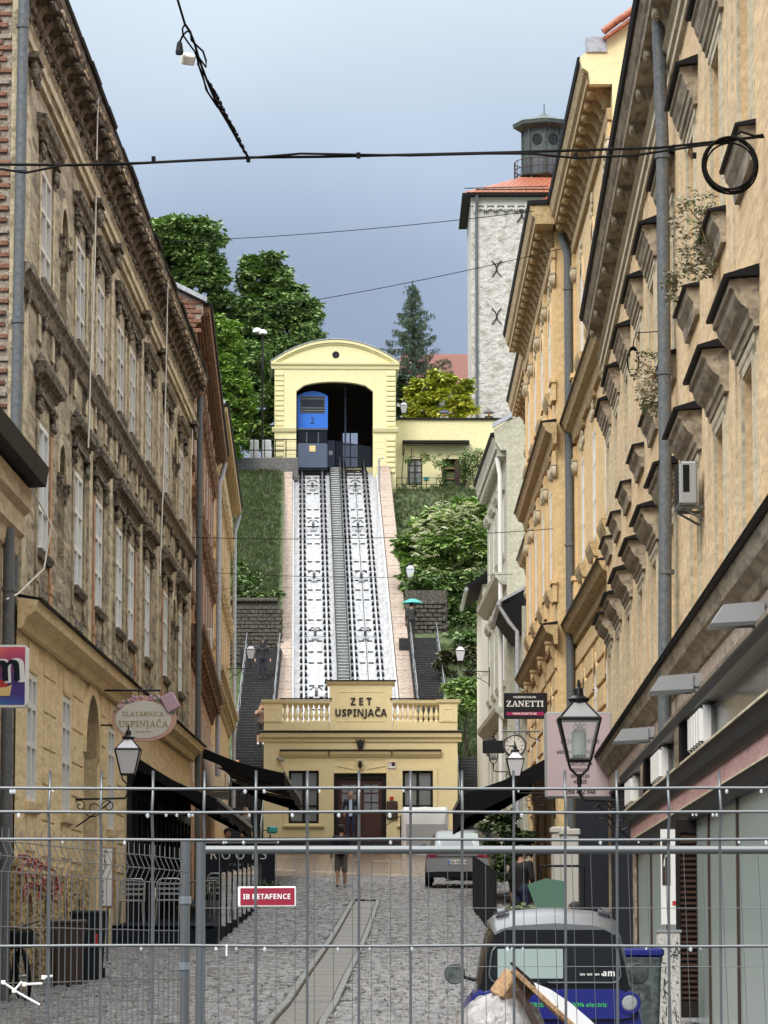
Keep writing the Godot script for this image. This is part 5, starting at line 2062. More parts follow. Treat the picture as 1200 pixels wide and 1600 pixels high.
	for k in [2, 3]:
		var a := PI * .5 + (.0 if k == 2 else -PI / 4)
		a = PI / 8 + PI / 4 * (1 if k == 2 else 2)
		var nrm := Vector3(cos(a), 0, sin(a))
		var bs2 := Basis(Vector3.UP.cross(nrm), Vector3.UP, nrm)
		var q := c + nrm * 1.285
		g = G.new()
		g.lathe([Vector2(.27, 0), Vector2(.34, .02), Vector2(.34, .06), Vector2(.27, .06)], 16)
		g.bx(-.27, .27, .0, .03, -.02, .02)
		g.bx(-.02, .02, .0, .03, -.27, .27)
		var wn := node(p, "round_window", q + Vector3(0, ty - .75, 0), bs2)
		part(wn, "frame", g, M.black_iron, Vector3(), Basis(Vector3.RIGHT, PI / 2))
		g = G.new()
		g.lathe([Vector2(.28, .01), Vector2(0, .011)], 16)
		part(wn, "pane", g, M.dark_glass, Vector3(), Basis(Vector3.RIGHT, PI / 2))
		g = G.new()
		g.bx(-.32, .32, 0, .75, 0, .03)
		arch_band(g, 0, .75, .02, .02, .3, 0, .03, 10)
		part(p, "arched_window", g, M.gunmetal, q + Vector3(0, gyl + .1, .0), bs2)
	g = G.new()
	g.tube([Vector3(.35, ev, .5), Vector3(.35, ev - .4, .45), Vector3(.32, ev - 1.0, .12), Vector3(.32, 0, .12), Vector3(.32, -4, .12)], .09, 8)
	part(p, "drainpipe", g, M.pipe_grey)
	for a in [[776, 420], [776, 494], [815, 335]]:
		var q := at(a[0], a[1], d) - b
		g = G.new()
		for e in [-1.0, 1.0]:
			g.tube([Vector3(q.x + e * .3, q.y + .5, .06), Vector3(q.x + e * .08, q.y + .25, .06), Vector3(q.x - e * .08, q.y - .25, .06), Vector3(q.x - e * .3, q.y - .5, .06)], .035, 5)
		part(p, "wall_anchor", g, M.black_iron)


func lower_station() -> void:
	var b := Vector3(-.907, CY + 3.81, -138.0)
	var p := thing("lower_station", "yellow funicular ticket hall with black lettering on a balustraded parapet", "station", b)
	var Y: Material = M.station_yellow
	var W := 3.76
	var g := G.new()
	wall_sheet(g, -W, W, -.8, 4.0, [[-2.79, -1.62, .58, 2.62], [1.62, 2.81, .58, 2.62], [-1.04, 1.0, -.1, 2.51]], .3)
	part(p, "front_wall", g, Y)
	g = G.new()
	for s in [-W, W]:
		g.quad(Vector3(s, -.8, -10), Vector3(s, -.8, 0), Vector3(s, 4, 0), Vector3(s, 4, -10))
	g.quad(Vector3(-W, 4.2, -10), Vector3(-W, 4.2, 0), Vector3(W, 4.2, 0), Vector3(W, 4.2, -10))
	part(p, "side_walls", g, Y)
	g = G.new()
	g.quad(Vector3(-W, -.8, -6), Vector3(W, -.8, -6), Vector3(W, 4.2, -6), Vector3(-W, 4.2, -6))
	g.quad(Vector3(-W, -.3, -6), Vector3(-W, -.3, -.3), Vector3(W, -.3, -.3), Vector3(W, -.3, -6))
	part(p, "inner_wall", g, M.room_grey)
	g = G.new()
	g.bx(-W - .05, W + .05, -.8, .0, .002, .12)
	part(p, "plinth", g, M.dark_stone)
	g = G.new()
	g.mould(-W - .16, W + .16, [[0, 3.72], [.06, 3.74], [.08, 3.84], [.18, 3.92], [.22, 4.08], [0, 4.1]])
	part(p, "cornice", g, Y)
	g = G.new()
	g.mould(-W - .22, W + .22, [[-.3, 4.104], [.27, 4.1], [.28, 4.14], [-.3, 4.2]])
	part(p, "cornice_cap", g, M.dark_frame)
	g = G.new()
	g.bx(-W, -1.215, 4.18, 4.5, -.3, .02)
	g.bx(1.235, W, 4.18, 4.5, -.3, .02)
	part(p, "parapet_base", g, Y)
	for s in [[-W, -3.05], [3.05, W]]:
		g = G.new()
		g.bx(s[0], s[1], 4.502, 5.2, -.32, .05)
		part(p, "pier", g, Y)
		g = G.new()
		var c: float = (s[0] + s[1]) / 2
		for e in [[-.2, .2, 5.0, 5.02], [-.2, .2, 4.55, 4.57], [-.2, -.18, 4.57, 5.0], [.18, .2, 4.57, 5.0]]:
			g.bx(c + e[0], c + e[1], e[2], e[3], .05, .065)
		part(p, "pier_panel", g, Y)
		g = G.new()
		g.mould(c - .46, c + .46, [[-.36, 5.2], [.05, 5.2], [.12, 5.27], [.15, 5.38], [-.36, 5.4]])
		part(p, "pier_cap", g, Y)
	for s in [[-3.05, -1.215], [1.235, 3.05]]:
		g = G.new()
		g.mould(s[0], s[1], [[-.3, 5.18], [.04, 5.18], [.09, 5.25], [.11, 5.36], [-.3, 5.38]])
		part(p, "rail", g, Y)
		g = G.new()
		g.mould(s[0] - .1, s[1] + .1, [[-.34, 5.402], [.16, 5.402], [.16, 5.43], [-.34, 5.45]])
		part(p, "rail_cap", g, M.dark_frame)
		for k in 9:
			part(p, "baluster", cached("baluster", func(w: G): w.lathe([Vector2(.085, 0), Vector2(.085, .06), Vector2(.05, .1), Vector2(.095, .24), Vector2(.09, .3), Vector2(.05, .45), Vector2(.045, .54), Vector2(.08, .6), Vector2(.08, .68)], 10)), Y, Vector3(lerpf(s[0], s[1], (k + .5) / 9.0), 4.502, -.12))
	g = G.new()
	g.bx(-1.21, 1.23, 4.18, 5.92, -.5, .08)
	part(p, "name_block", g, Y)
	g = G.new()
	for e in [[-.92, .95, 5.66, 5.68], [-.92, .95, 4.52, 4.54], [-.92, -.9, 4.54, 5.66], [.93, .95, 4.54, 5.66]]:
		g.bx(e[0], e[1], e[2], e[3], .08, .095)
	part(p, "name_panel", g, Y)
	g = G.new()
	g.mould(-1.32, 1.34, [[-.55, 5.92], [.08, 5.92], [.14, 5.98], [.2, 6.08], [-.55, 6.1]])
	part(p, "name_cap", g, Y)
	g = G.new()
	g.mould(-1.36, 1.38, [[-.58, 6.102], [.24, 6.1], [.24, 6.13], [-.58, 6.16]])
	part(p, "name_cap_sheet", g, M.dark_frame)
	words(p, "Z E T", .29, M.letter_black, Vector3(.02, 5.3, .1), Basis(), "Droid Sans", .05, 700)
	words(p, "USPINJAČA", .29, M.letter_black, Vector3(.0, 4.86, .1), Basis(), "Droid Sans", .05, 700)
	for s in [[-3.1, -1.26], [-1.2, 1.17], [1.24, 3.1]]:
		g = G.new()
		g.mould(s[0], s[1], [[0, 3.12], [.06, 3.14], [.16, 3.26], [.2, 3.36], [0, 3.38]])
		var hd := part(p, "hood", g, Y)
		g = G.new()
		g.mould(s[0] - .03, s[1] + .03, [[0, 3.383], [.23, 3.37], [.24, 3.4], [0, 3.45]])
		part(hd, "hood_sheet", g, M.dark_frame)
	for c in [-2.205, 2.215]:
		window(p, c, .58, 1.17, 2.04, -.12, 2, [.33, .66], M.dark_frame, .09, "", "glass")
		for e in [-1.0, 1.0]:
			g = G.new()
			g.bx(c + e * .68 - .09, c + e * .68 + .09, .5, 2.78, 0, .05)
			part(p, "jamb", g, Y)
		g = G.new()
		g.bx(c - .59, c + .59, 2.62, 2.78, 0, .05)
		part(p, "lintel", g, Y)
		g = G.new()
		g.mould(c - .8, c + .8, [[0, .36], [.06, .38], [.12, .46], [.12, .5], [0, .5]])
		part(p, "sill", g, Y)
	var dr := node(p, "door", Vector3(-.02, -.1, -.2))
	g = G.new()
	g.bx(-1.0, -.85, 0, 2.55, -.1, .1)
	g.bx(.85, 1.0, 0, 2.55, -.1, .1)
	g.bx(-.85, .85, 2.4, 2.55, -.1, .1)
	part(dr, "frame", g, M.dark_frame)
	for e in [-.43, .43]:
		g = G.new()
		g.bx(e - .41, e + .41, 0, 1.15, -.05, .0)
		g.bx(e - .41, e - .28, 1.15, 2.38, -.05, .0)
		g.bx(e + .28, e + .41, 1.15, 2.38, -.05, .0)
		g.bx(e - .28, e + .28, 2.2, 2.38, -.05, .0)
		g.bx(e - .3, e + .3, .2, 1.0, .0, .02)
		for y in [1.48, 1.84]:
			g.bx(e - .28, e + .28, y, y + .04, -.04, -.005)
		g.bx(e - .02, e + .02, 1.15, 2.2, -.04, -.007)
		part(dr, "leaf", g, M.door_red)
		g = G.new()
		g.quad(Vector3(e - .28, 1.15, -.025), Vector3(e + .28, 1.15, -.025), Vector3(e + .28, 2.2, -.025), Vector3(e - .28, 2.2, -.025))
		part(dr, "pane", g, M.glass)
	g = G.new()
	g.mould(-1.04, 1.0, [[0, 2.53], [.04, 2.53], [.04, 2.57], [0, 2.57]])
	g.mould(-1.0, .98, [[0, 3.05], [.03, 3.05], [.03, 3.08], [0, 3.08]])
	g.prism(PackedVector2Array([Vector2(-.95, 2.8), Vector2(-.25, 2.66), Vector2(-.25, 2.69), Vector2(-.95, 2.83)]), 0, .03)
	g.prism(PackedVector2Array([Vector2(.95, 2.8), Vector2(.22, 2.66), Vector2(.22, 2.69), Vector2(.95, 2.83)]), 0, .03)
	part(p, "tympanum", g, Y)
	g = G.new()
	g.lathe([Vector2(.23, 0), Vector2(.23, .03), Vector2(.19, .03), Vector2(.17, .01), Vector2(0, .01)], 20)
	part(p, "medallion", g, Y, Vector3(-.02, 2.84, .003), Basis(Vector3.RIGHT, PI / 2))
	g = G.new()
	g.lathe([Vector2(.0, -.14), Vector2(.06, -.08), Vector2(.09, .03), Vector2(.06, .1), Vector2(.13, .11), Vector2(0, .16)], 8)
	part(p, "door_lamp", g, M.black_iron, Vector3(-.02, 2.83, .16))
	g = G.new()
	g.bx(-.08, .05, 3.4, 3.5, 0, .12)
	g.prism(PackedVector2Array([Vector2(-.11, 3.5), Vector2(.08, 3.5), Vector2(.16, 3.84), Vector2(.06, 3.76), Vector2(-.015, 3.85), Vector2(-.09, 3.76), Vector2(-.19, 3.84)]), .05, .14)
	part(p, "crest_bracket", g, M.black_iron)
	g = G.new()
	g.cb(Vector3(1.22, 2.83, .015), Vector3(.34, .28, .03), .01)
	var pl := part(p, "number_plate", g, M.letter_white)
	g = G.new()
	for e in [[-.15, .15, .105, .12], [-.15, .15, -.12, -.105], [-.15, -.135, -.105, .105], [.135, .15, -.105, .105]]:
		g.bx(1.22 + e[0], 1.22 + e[1], 2.83 + e[2], 2.83 + e[3], .03, .035)
	part(pl, "border", g, M.crimson)
	words(pl, "7ᵃ", .13, M.letter_black, Vector3(1.22, 2.85, .033), Basis(), "Droid Serif", .006)
	g = G.new()
	g.cb(Vector3(1.22, 1.1, .06), Vector3(.42, .68, .12), .02)
	g.bx(1.08, 1.36, 1.2, 1.24, .12, .125)
	part(p, "letter_box", g, M.door_brown)
	g = G.new()
	g.cb(Vector3(1.2, 1.55, .03), Vector3(.15, .15, .06), .015)
	part(p, "fire_alarm", g, M.fire_red)
	g = G.new()
	g.tube([Vector3(-3.1, 3.1, .0), Vector3(-3.1, 3.05, .14), Vector3(-3.05, 3.03, .14)], .03, 6)
	g.tube([Vector3(-3.22, 3.08, .05), Vector3(-2.98, 3.0, .3)], .06, 8)
	part(p, "security_camera", g, M.plastic_grey)
	# flight up to the doors
	for k in 5:
		g = G.new()
		g.cb(Vector3(-.5, -.07 - k * .145, .45 + k * .36), Vector3(8.4, .15, .9), .012)
		part(p, "step", g, M.dark_stone)
	g = G.new()
	var pts := []
	for k in 9:
		var f := k / 8.0
		pts.append(Vector3(.0 + f * 1.55, .1 + f * .75 - .45 * f * (1 - f), 1.2))
	g.tube(pts, .016, 5)
	g.tube([Vector3(1.55, -.6, 1.2), Vector3(1.55, .85, 1.2)], .03, 6)
	part(p, "rope_barrier", g, M.black_iron)


# ---------------------------------------------------------------- hill, steps, walls
func hill_h(d: float, side: int) -> float:
	if d < 137.0:
		return gy(d) - CY - .12
	if d < 166.0:
		return 2.5 + .35 * (d - 137.0)
	if side < 0:
		return lerpf(15.3, 26.0, clampf((d - 166.2) / 31.0, 0, 1)) if d > 166.2 else 12.6
	return lerpf(13.6, 25.3, clampf((d - 166.0) / 33.0, 0, 1)) if d < 200.5 else 29.1


func hill() -> void:
	var g := G.new()
	var ds := [100.0, 120.0, 136.0, 137.0, 145.0, 155.0, 165.9, 166.3, 172.0, 180.0, 188.0, 197.0, 200.0, 201.0, 215.0, 260.0, 400.0]
	for i in ds.size() - 1:
		var a: float = ds[i]
		var b: float = ds[i + 1]
		var strips := [[-140.0, -40.0, -1, -1], [-40.0, -12.0, -1, -1], [-12.0, -4.62, -1, -1], [-4.62, 1.0, 0, 0], [1.0, 4.0, 1, 1], [4.0, 14.0, 1, 1], [14.0, 140.0, 1, 1]]
		for s in strips:
			if a < 136.5 and absf(s[0] + s[1]) < 30:
				continue
			var q := []
			for e in [[a, s[0]], [a, s[1]], [b, s[1]], [b, s[0]]]:
				var h: float = (bedh(e[0]) - CY - .9 if e[0] > 146 else 2.6) if s[2] == 0 else hill_h(e[0], s[2])
				if s[2] == 0 and e[0] > 198:
					h = 24.5
				var sh: float = -.0258 * (e[0] - 160.0) if e[0] > 150 and absf(e[1]) < 5 and e[0] < 210 else 0.0
				q.append(Vector3(e[1] + sh, CY + h, -e[0]))
			g.quad(q[0], q[1], q[2], q[3])
	structure("hill", g, M.grass_soil)
	# steps on both sides
	for s in [0, 1, 2]:
		var nm: String = ["dark stone stairway climbing left of the funicular between wall and hillside", "dark stone stairway climbing right of the white incline beside the shrubs", "short dark stone flight at the right corner of the yellow ticket hall"][s]
		var cf: Array = [[137.4, 3.15, 162.7, 13.15, -6.3, -4.72, 74], [148.5, 7.6, 164.4, 13.8, 1.56, 2.85, 46], [136.2, 2.9, 147.5, 7.4, 2.95, 4.2, 33]][s]
		var o := thing("stairway", nm, "stairs", Vector3((cf[4] + cf[5]) / 2, CY + cf[1], -cf[0]))
		var n: int = cf[6]
		var run: float = (cf[2] - cf[0]) / n
		var rise: float = (cf[3] - cf[1]) / n
		var drift := -.0258 * run if s == 1 else 0.0
		for k in n:
			part(o, "step", cached("stair%d" % s, func(w: G): w.cb(Vector3(0, -.3, -.05), Vector3(cf[5] - cf[4], .6 + rise, run + .1), .015)), M.dark_stone, Vector3(drift * k, rise * (k + .5), -run * (k + .5)))
		var g2 := G.new()
		g2.bx(-1.1 + drift * n, .8 + drift * n, cf[3] - cf[1] - .8, cf[3] - cf[1], cf[0] - cf[2] - 3.6, cf[0] - cf[2])
		part(o, "landing", g2, M.dark_stone)
		for e in [-1.0, 1.0]:
			var hw: float = (cf[5] - cf[4]) / 2 - .04
			for r in 3:
				var k0 := int(n * r / 3.0) + 1
				var k1 := int(n * (r + 1) / 3.0) - 2
				g2 = G.new()
				var p0 := Vector3(e * hw + drift * k0, rise * k0, -run * k0)
				var p1 := Vector3(e * hw + drift * k1, rise * k1, -run * k1)
				var u := Vector3(0, .95, 0)
				g2.tube([p0, p0 + u, p1 + u, p1], .028, 6)
				g2.tube([p0 + u * .5, p1 + u * .5], .018, 5)
				for j in 4:
					var q := p0.lerp(p1, (j + 1) / 5.0)
					g2.tube([q, q + u], .018, 5)
				part(o, "handrail", g2, M.galvanised)
	# retaining wall above the left steps
	var rw := thing("retaining_wall", "dark coursed stone retaining wall at the head of the left steps", "wall", Vector3(-6.0, CY + 12.9, -165.5))
	g = G.new()
	g.bx(-3, 1.05, -1, 2.75, -.4, -.1)
	part(rw, "core", g, M.old_wall)
	rng.seed = 55
	for r in 15:
		for k in 10:
			part(rw, "stone", cached("rw%d" % ((r + k) % 4), func(w: G): w.cb(Vector3(), Vector3(.36 + .02 * ((r + k) % 4), .155, .16), .02)), M.old_wall, Vector3(-2.7 + k * .4 + (.2 if r % 2 else .0), -.1 + r * .18, -.08 + rng.randf_range(-.03, .02)))
	g = G.new()
	g.cb(Vector3(-1, 2.8, -.2), Vector3(4.1, .16, .6), .03)
	part(rw, "coping", g, M.old_wall)
	# rubble wall right of the incline
	rw = thing("rubble_wall", "weathered rubble wall beyond the right steps under the shrubs", "wall", Vector3(2.0, CY + 13.2, -168.0))
	g = G.new()
	g.bx(-1.0, 1.0, -.5, 3.2, -.5, -.15)
	part(rw, "core", g, M.old_wall)
	for r in 14:
		for k in 4:
			part(rw, "stone", cached("rw%d" % ((r + k) % 4), func(_w: G): pass), M.old_wall, Vector3(-.75 + k * .43 + (.2 if r % 2 else .0), .0 + r * .2, -.1 + rng.randf_range(-.04, .03)))
	# promenade parapet and railing on the left
	rw = thing("promenade_wall", "grey concrete parapet with dark railing left of the upper station", "wall", at(402, 742, 197))
	g = G.new()
	g.cb(Vector3(0, .3, 0), Vector3(4.6, 1.3, .4), .03)
	part(rw, "parapet", g, M.street_kerb)
	g = G.new()
	for k in 8:
		g.tube([Vector3(-2 + k * .6, .9, 0), Vector3(-2 + k * .6, 2.0, 0)], .03, 5)
	for y in [1.4, 2.0]:
		g.tube([Vector3(-2.2, y, 0), Vector3(2.2, y, 0)], .03, 5)
	part(rw, "railing", g, M.black_iron)
	for x in [-.2, .5]:
		g = G.new()
		g.cb(Vector3(x, 1.5, -.6), Vector3(.5, 1.1, .3), .04)
		part(rw, "planter", g, M.white_paint)
	# red roof behind the tower
	var rr := thing("tiled_house", "house with faded red tiled roof half hidden behind the white tower", "house", at(716, 652, 232))
	g = G.new()
	g.bx(-4, 4, -6, 2.0, -6, 0)
	part(rr, "wall", g, M.off_white)
	for k in 12:
		g = G.new()
		var f := k / 12.0
		g.ob(Vector3(-1.0 + f * .6, 2.1 + f * 2.6, .5 - f * 3.3), Vector3(8.5 - f * 2.2, .1, .5), Basis(Vector3.RIGHT, .65))
		part(rr, "tile_course", g, M.faded_tile)
	g = G.new()
	g.prism(PackedVector2Array([Vector2(-4.2, 2.0), Vector2(4.2, 2.0), Vector2(3, 4.6), Vector2(-2.4, 4.6)]), -3.4, -3.0)
	part(rr, "roof", g, M.faded_tile)


# ---------------------------------------------------------------- plants
func rvec() -> Vector3:
	var v := Vector3(rng.randf_range(-1, 1), rng.randf_range(-1, 1), rng.randf_range(-1, 1))
	while v.length() > 1.0:
		v = Vector3(rng.randf_range(-1, 1), rng.randf_range(-1, 1), rng.randf_range(-1, 1))
	return v


func pick(a: Array):
	return a[rng.randi() % a.size()]


func rand_xf(pos: Vector3, s: float) -> Transform3D:
	return Transform3D(Basis.from_euler(Vector3(rng.randf_range(-.5, .5), rng.randf_range(0, TAU), rng.randf_range(-.5, .5))).scaled(Vector3(s, s, s)), pos)


func multi(p: Node, called: String, mesh: Mesh, m: Material, xs: Array, cs: Array) -> MultiMeshInstance3D:
	var mm := MultiMesh.new()
	mm.transform_format = MultiMesh.TRANSFORM_3D
	mm.use_colors = true
	mm.mesh = mesh
	mm.instance_count = xs.size()
	var buf := PackedFloat32Array()
	buf.resize(xs.size() * 16)
	for i in xs.size():
		var t: Transform3D = xs[i]
		var b := t.basis
		var o := i * 16
		buf[o] = b.x.x; buf[o + 1] = b.y.x; buf[o + 2] = b.z.x; buf[o + 3] = t.origin.x
		buf[o + 4] = b.x.y; buf[o + 5] = b.y.y; buf[o + 6] = b.z.y; buf[o + 7] = t.origin.y
		buf[o + 8] = b.x.z; buf[o + 9] = b.y.z; buf[o + 10] = b.z.z; buf[o + 11] = t.origin.z
		var c: Color = cs[i] if cs.size() else Color(1, 1, 1)
		buf[o + 12] = c.r; buf[o + 13] = c.g; buf[o + 14] = c.b; buf[o + 15] = 1.0
	mm.buffer = buf
	var o2 := MultiMeshInstance3D.new()
	o2.multimesh = mm
	o2.material_override = m
	o2.name = called
	o2.set_meta("kind", "stuff")
	p.add_child(o2, true)
	return o2


# a spray of n pointed leaves, each two folded triangles
func clump(n: int, size: float, sd: int, droop := .3) -> Mesh:
	return cached("clump_%d_%.3f_%d" % [n, size, sd], func(g: G):
		var r := RandomNumberGenerator.new()
		r.seed = sd
		for k in n:
			var an := TAU * k / n + r.randf_range(-.4, .4)
			var el := r.randf_range(-.6, .7) - droop
			var dir := Vector3(cos(an) * cos(el), sin(el), sin(an) * cos(el))
			var side := dir.cross(Vector3.UP).normalized()
			side = (side + Vector3.UP * r.randf_range(-.5, .5)).normalized()
			var o := dir * size * r.randf_range(.1, .5)
			var l := size * r.randf_range(.8, 1.2)
			var w := l * r.randf_range(.26, .36)
			var mid := o + dir * l * .5 + Vector3(0, -.06 * l, 0)
			var tip := o + dir * l + Vector3(0, -droop * .4 * l, 0)
			g.tri(o, mid + side * w, tip)
			g.tri(o, tip, mid - side * w))


func tree(label: String, base: Vector3, trunk_h: float, blobs: Array, count: int, leaf: Mesh, cols: Array, sd: int, tr := .28, called := "tree") -> Node3D:
	rng.seed = sd
	var o := thing(called, label, "tree" if called.ends_with("tree") else "bush", base)
	var g := G.new()
	var top := Vector3(0, trunk_h, 0)
	var path := []
	var rad := []
	for k in 6:
		var f := k / 5.0
		path.append(Vector3(sin(f * 3 + sd) * .12 * trunk_h * .3 * f, trunk_h * f, cos(f * 2 + sd) * .08 * trunk_h * .3 * f))
		rad.append(tr * (1.0 - .45 * f))
	g.tube(path, rad, 8)
	for b in blobs:
		var c: Vector3 = b[0]
		var s: Vector3 = path[3 + rng.randi() % 3]
		var m := s.lerp(c, .5) + Vector3(rng.randf_range(-.3, .3), -.12 * (c - s).length(), rng.randf_range(-.3, .3))
		g.tube([s, m, c], [tr * .45, tr * .3, tr * .12], 6)
		for k in 4:
			var e: Vector3 = c + rvec() * b[1] * .8
			g.tube([m.lerp(c, .5), c.lerp(e, .5) + Vector3(0, -.1, 0), e], [tr * .16, tr * .1, tr * .03], 4)
	part(o, "trunk", g, M.bark)
	var xs := []
	var cs := []
	var vol := 0.0
	for b in blobs:
		vol += b[1].x * b[1].y + b[1].y * b[1].z
	for b in blobs:
		var n := int(count * (b[1].x * b[1].y + b[1].y * b[1].z) / vol)
		# boughs inside the blob carry the leaves, so that gaps open between them
		var boughs := []
		for k in maxi(6, int(n / 40.0)):
			var v := rvec()
			boughs.append([b[0] + v.normalized() * pow(v.length(), .4) * b[1] * .92, rng.randf_range(.14, .26)])
		for k in n:
			var bo: Array = pick(boughs)
			var v := rvec()
			v.y *= .5
			var q: Vector3 = bo[0] + v * b[1] * bo[1] * 1.35
			xs.append(rand_xf(q, rng.randf_range(.5, 1.55)))
			var c: Color = pick(cols)
			var j := rng.randf_range(.85, 1.15)
			cs.append(Color(c.r * j, c.g * j, c.b * j))
	multi(o, "crown", leaf, M.leaf, xs, cs)
	return o


func plant_tuft(o: Node3D, r: float, n: int, cols: Array, sd: int, size: float) -> void:
	rng.seed = sd
	var g := G.new()
	for k in 14:
		var e := Vector3(rng.randf_range(-.5, .5), rng.randf_range(-1.0, .7), rng.randf_range(-.4, .4)) * r
		g.tube([Vector3(.06, 0, 0), e * .5 + Vector3(0, .12 * r, 0), e], [.008, .006, .003], 4)
	part(o, "stems", g, M.plank)
	var xs := []
	var cs := []
	for k in n:
		var e := Vector3(rng.randf_range(-.45, .45), rng.randf_range(-1.0, .6), rng.randf_range(-.4, .4)) * r
		e.x *= 1.0 - .4 * absf(e.y / r)
		xs.append(rand_xf(e, rng.randf_range(.6, 1.3)))
		cs.append(pick(cols))
	multi(o, "leaves", clump(5, size, 3), M.leaf, xs, cs)


func greenery() -> void:
	var lf := clump(6, .26, 21)
	var sm := clump(6, .22, 22)
	var dk := [Color(.125, .20, .065), Color(.155, .24, .075), Color(.19, .28, .09), Color(.10, .165, .055), Color(.17, .24, .10)]
	var md := [Color(.17, .265, .075), Color(.205, .305, .085), Color(.13, .215, .06), Color(.235, .335, .10)]
	var br := [Color(.2, .32, .06), Color(.25, .37, .075), Color(.16, .26, .05)]
	var yl := [Color(.40, .42, .045), Color(.33, .37, .05), Color(.46, .47, .06), Color(.24, .29, .045)]
	var P := func(px: float, py: float, d: float, b: Vector3) -> Vector3: return at(px, py, d) - b
	# tall chestnut behind the left roofs
	var b := Vector3(at(285, 700, 207).x, CY + 26, -207)
	tree("tall round-headed green tree rising behind the brick gable roof", b, 8.0, [[P.call(262, 400, 207, b), Vector3(2.0, 2.3, 2)], [P.call(302, 385, 207, b), Vector3(1.9, 2.0, 2)], [P.call(280, 360, 206, b), Vector3(1.7, 1.1, 1.6)], [P.call(318, 425, 206, b), Vector3(1.1, 1.2, 1.4)], [P.call(255, 460, 207, b), Vector3(1.8, 1.5, 2)], [P.call(310, 455, 205, b), Vector3(1.0, .8, 1)], [P.call(335, 440, 206, b), Vector3(.8, .9, 1)], [P.call(345, 480, 206, b), Vector3(.9, 1.1, 1)], [P.call(330, 510, 207, b), Vector3(1.2, 1.2, 1.2)], [P.call(245, 380, 208, b), Vector3(1.3, 1.5, 1.5)]], 11000, lf, dk + md, 501)
	b = Vector3(at(430, 700, 209).x, CY + 26, -209)
	tree("big dark green tree behind the upper station's left shoulder", b, 8.5, [[P.call(408, 410, 209, b), Vector3(1.2, 1.0, 1.5)], [P.call(415, 445, 209, b), Vector3(1.8, 1.2, 2)], [P.call(440, 470, 208, b), Vector3(1.9, 1.5, 2)], [P.call(395, 500, 208, b), Vector3(1.7, 1.5, 2)], [P.call(470, 490, 208, b), Vector3(1.3, 1.1, 1.5)], [P.call(445, 525, 208, b), Vector3(2.0, 1.4, 2)], [P.call(400, 560, 206, b), Vector3(1.9, 1.7, 2)], [P.call(485, 520, 209, b), Vector3(.8, .9, 1)], [P.call(405, 620, 206, b), Vector3(1.5, 1.7, 2)], [P.call(395, 670, 206, b), Vector3(1.5, 1.2, 1.6)], [P.call(370, 540, 209, b), Vector3(1.4, 1.6, 1.5)], [P.call(372, 600, 209, b), Vector3(1.4, 1.6, 1.5)], [P.call(430, 430, 209, b), Vector3(1.0, .9, 1)]], 14000, lf, dk + md, 502)
	b = Vector3(at(362, 760, 196).x, CY + 24.6, -196)
	tree("fresh light green tree leaning over the ochre house roof", b, 5.0, [[P.call(350, 520, 197, b), Vector3(.9, 1.2, 1)], [P.call(358, 560, 197, b), Vector3(1.1, 1.3, 1.2)], [P.call(362, 610, 196, b), Vector3(1.1, 1.1, 1.2)], [P.call(350, 600, 196, b), Vector3(.9, 1.6, 1)], [P.call(358, 660, 196, b), Vector3(1.0, 1.2, 1.2)], [P.call(370, 640, 196, b), Vector3(.9, .8, 1)], [P.call(368, 695, 196, b), Vector3(.8, .8, 1)]], 4600, sm, br, 503, .2)
	# dark conifer
	b = Vector3(at(645, 640, 212).x, CY + 29, -212)
	var o := thing("conifer_tree", "dark drooping conifer between the upper station and the tower", "tree", b)
	rng.seed = 71
	var topy := at(645, 437, 212).y - b.y
	var g := G.new()
	g.tube([Vector3(0, 0, 0), Vector3(.06, topy * .5, 0), Vector3(-.02, topy * .8, 0), Vector3(0, topy, 0)], [.22, .14, .07, .015], 7)
	var xs := []
	var cs := []
	for k in 105:
		var f := pow((k + .5) / 105.0, .9)
		var y := lerpf(1.6, topy - .15, f)
		var l := lerpf(3.7, .25, pow(f, 1.0)) * rng.randf_range(.55, 1.15)
		var an := k * 2.399 + rng.randf_range(-.3, .3)
		var dir := Vector3(cos(an), 0, sin(an))
		var tip := Vector3(0, y, 0) + dir * l + Vector3(0, l * rng.randf_range(.02, .24), 0)
		var mid := Vector3(0, y, 0) + dir * l * .5 + Vector3(0, -.06 * l, 0)
		g.tube([Vector3(0, y, 0), mid, tip], [.04, .025, .008], 4)
		for j in int(l * 15):
			var t := rng.randf_range(.12, 1.0)
			var q := Vector3(0, y, 0).lerp(mid, t * 2) if t < .5 else mid.lerp(tip, t * 2 - 1)
			q += Vector3(rng.randf_range(-.14, .14), rng.randf_range(-.28, .04), rng.randf_range(-.14, .14))
			xs.append(Transform3D(Basis(Vector3.UP, rng.randf_range(0, TAU)).scaled(Vector3.ONE * rng.randf_range(.6, 1.15)), q))
			cs.append(pick([Color(.05, .085, .05), Color(.07, .11, .06), Color(.04, .07, .042)]))
	part(o, "trunk", g, M.bark)
	multi(o, "crown", cached("needles", func(w: G):
		var r := RandomNumberGenerator.new()
		r.seed = 5
		for k in 12:
			var a := Vector3(r.randf_range(-.14, .14), r.randf_range(-.02, .06), r.randf_range(-.14, .14))
			var e := a + Vector3(r.randf_range(-.07, .07), -r.randf_range(.12, .3), r.randf_range(-.07, .07))
			var sd := Vector3(r.randf_range(-1, 1), 0, r.randf_range(-1, 1)).normalized() * .022
			w.tri(a - sd, a + sd, e)), M.leaf, xs, cs)
	# yellow-green tree on the promenade
	b = Vector3(at(680, 660, 206).x, CY + 29.1, -206)
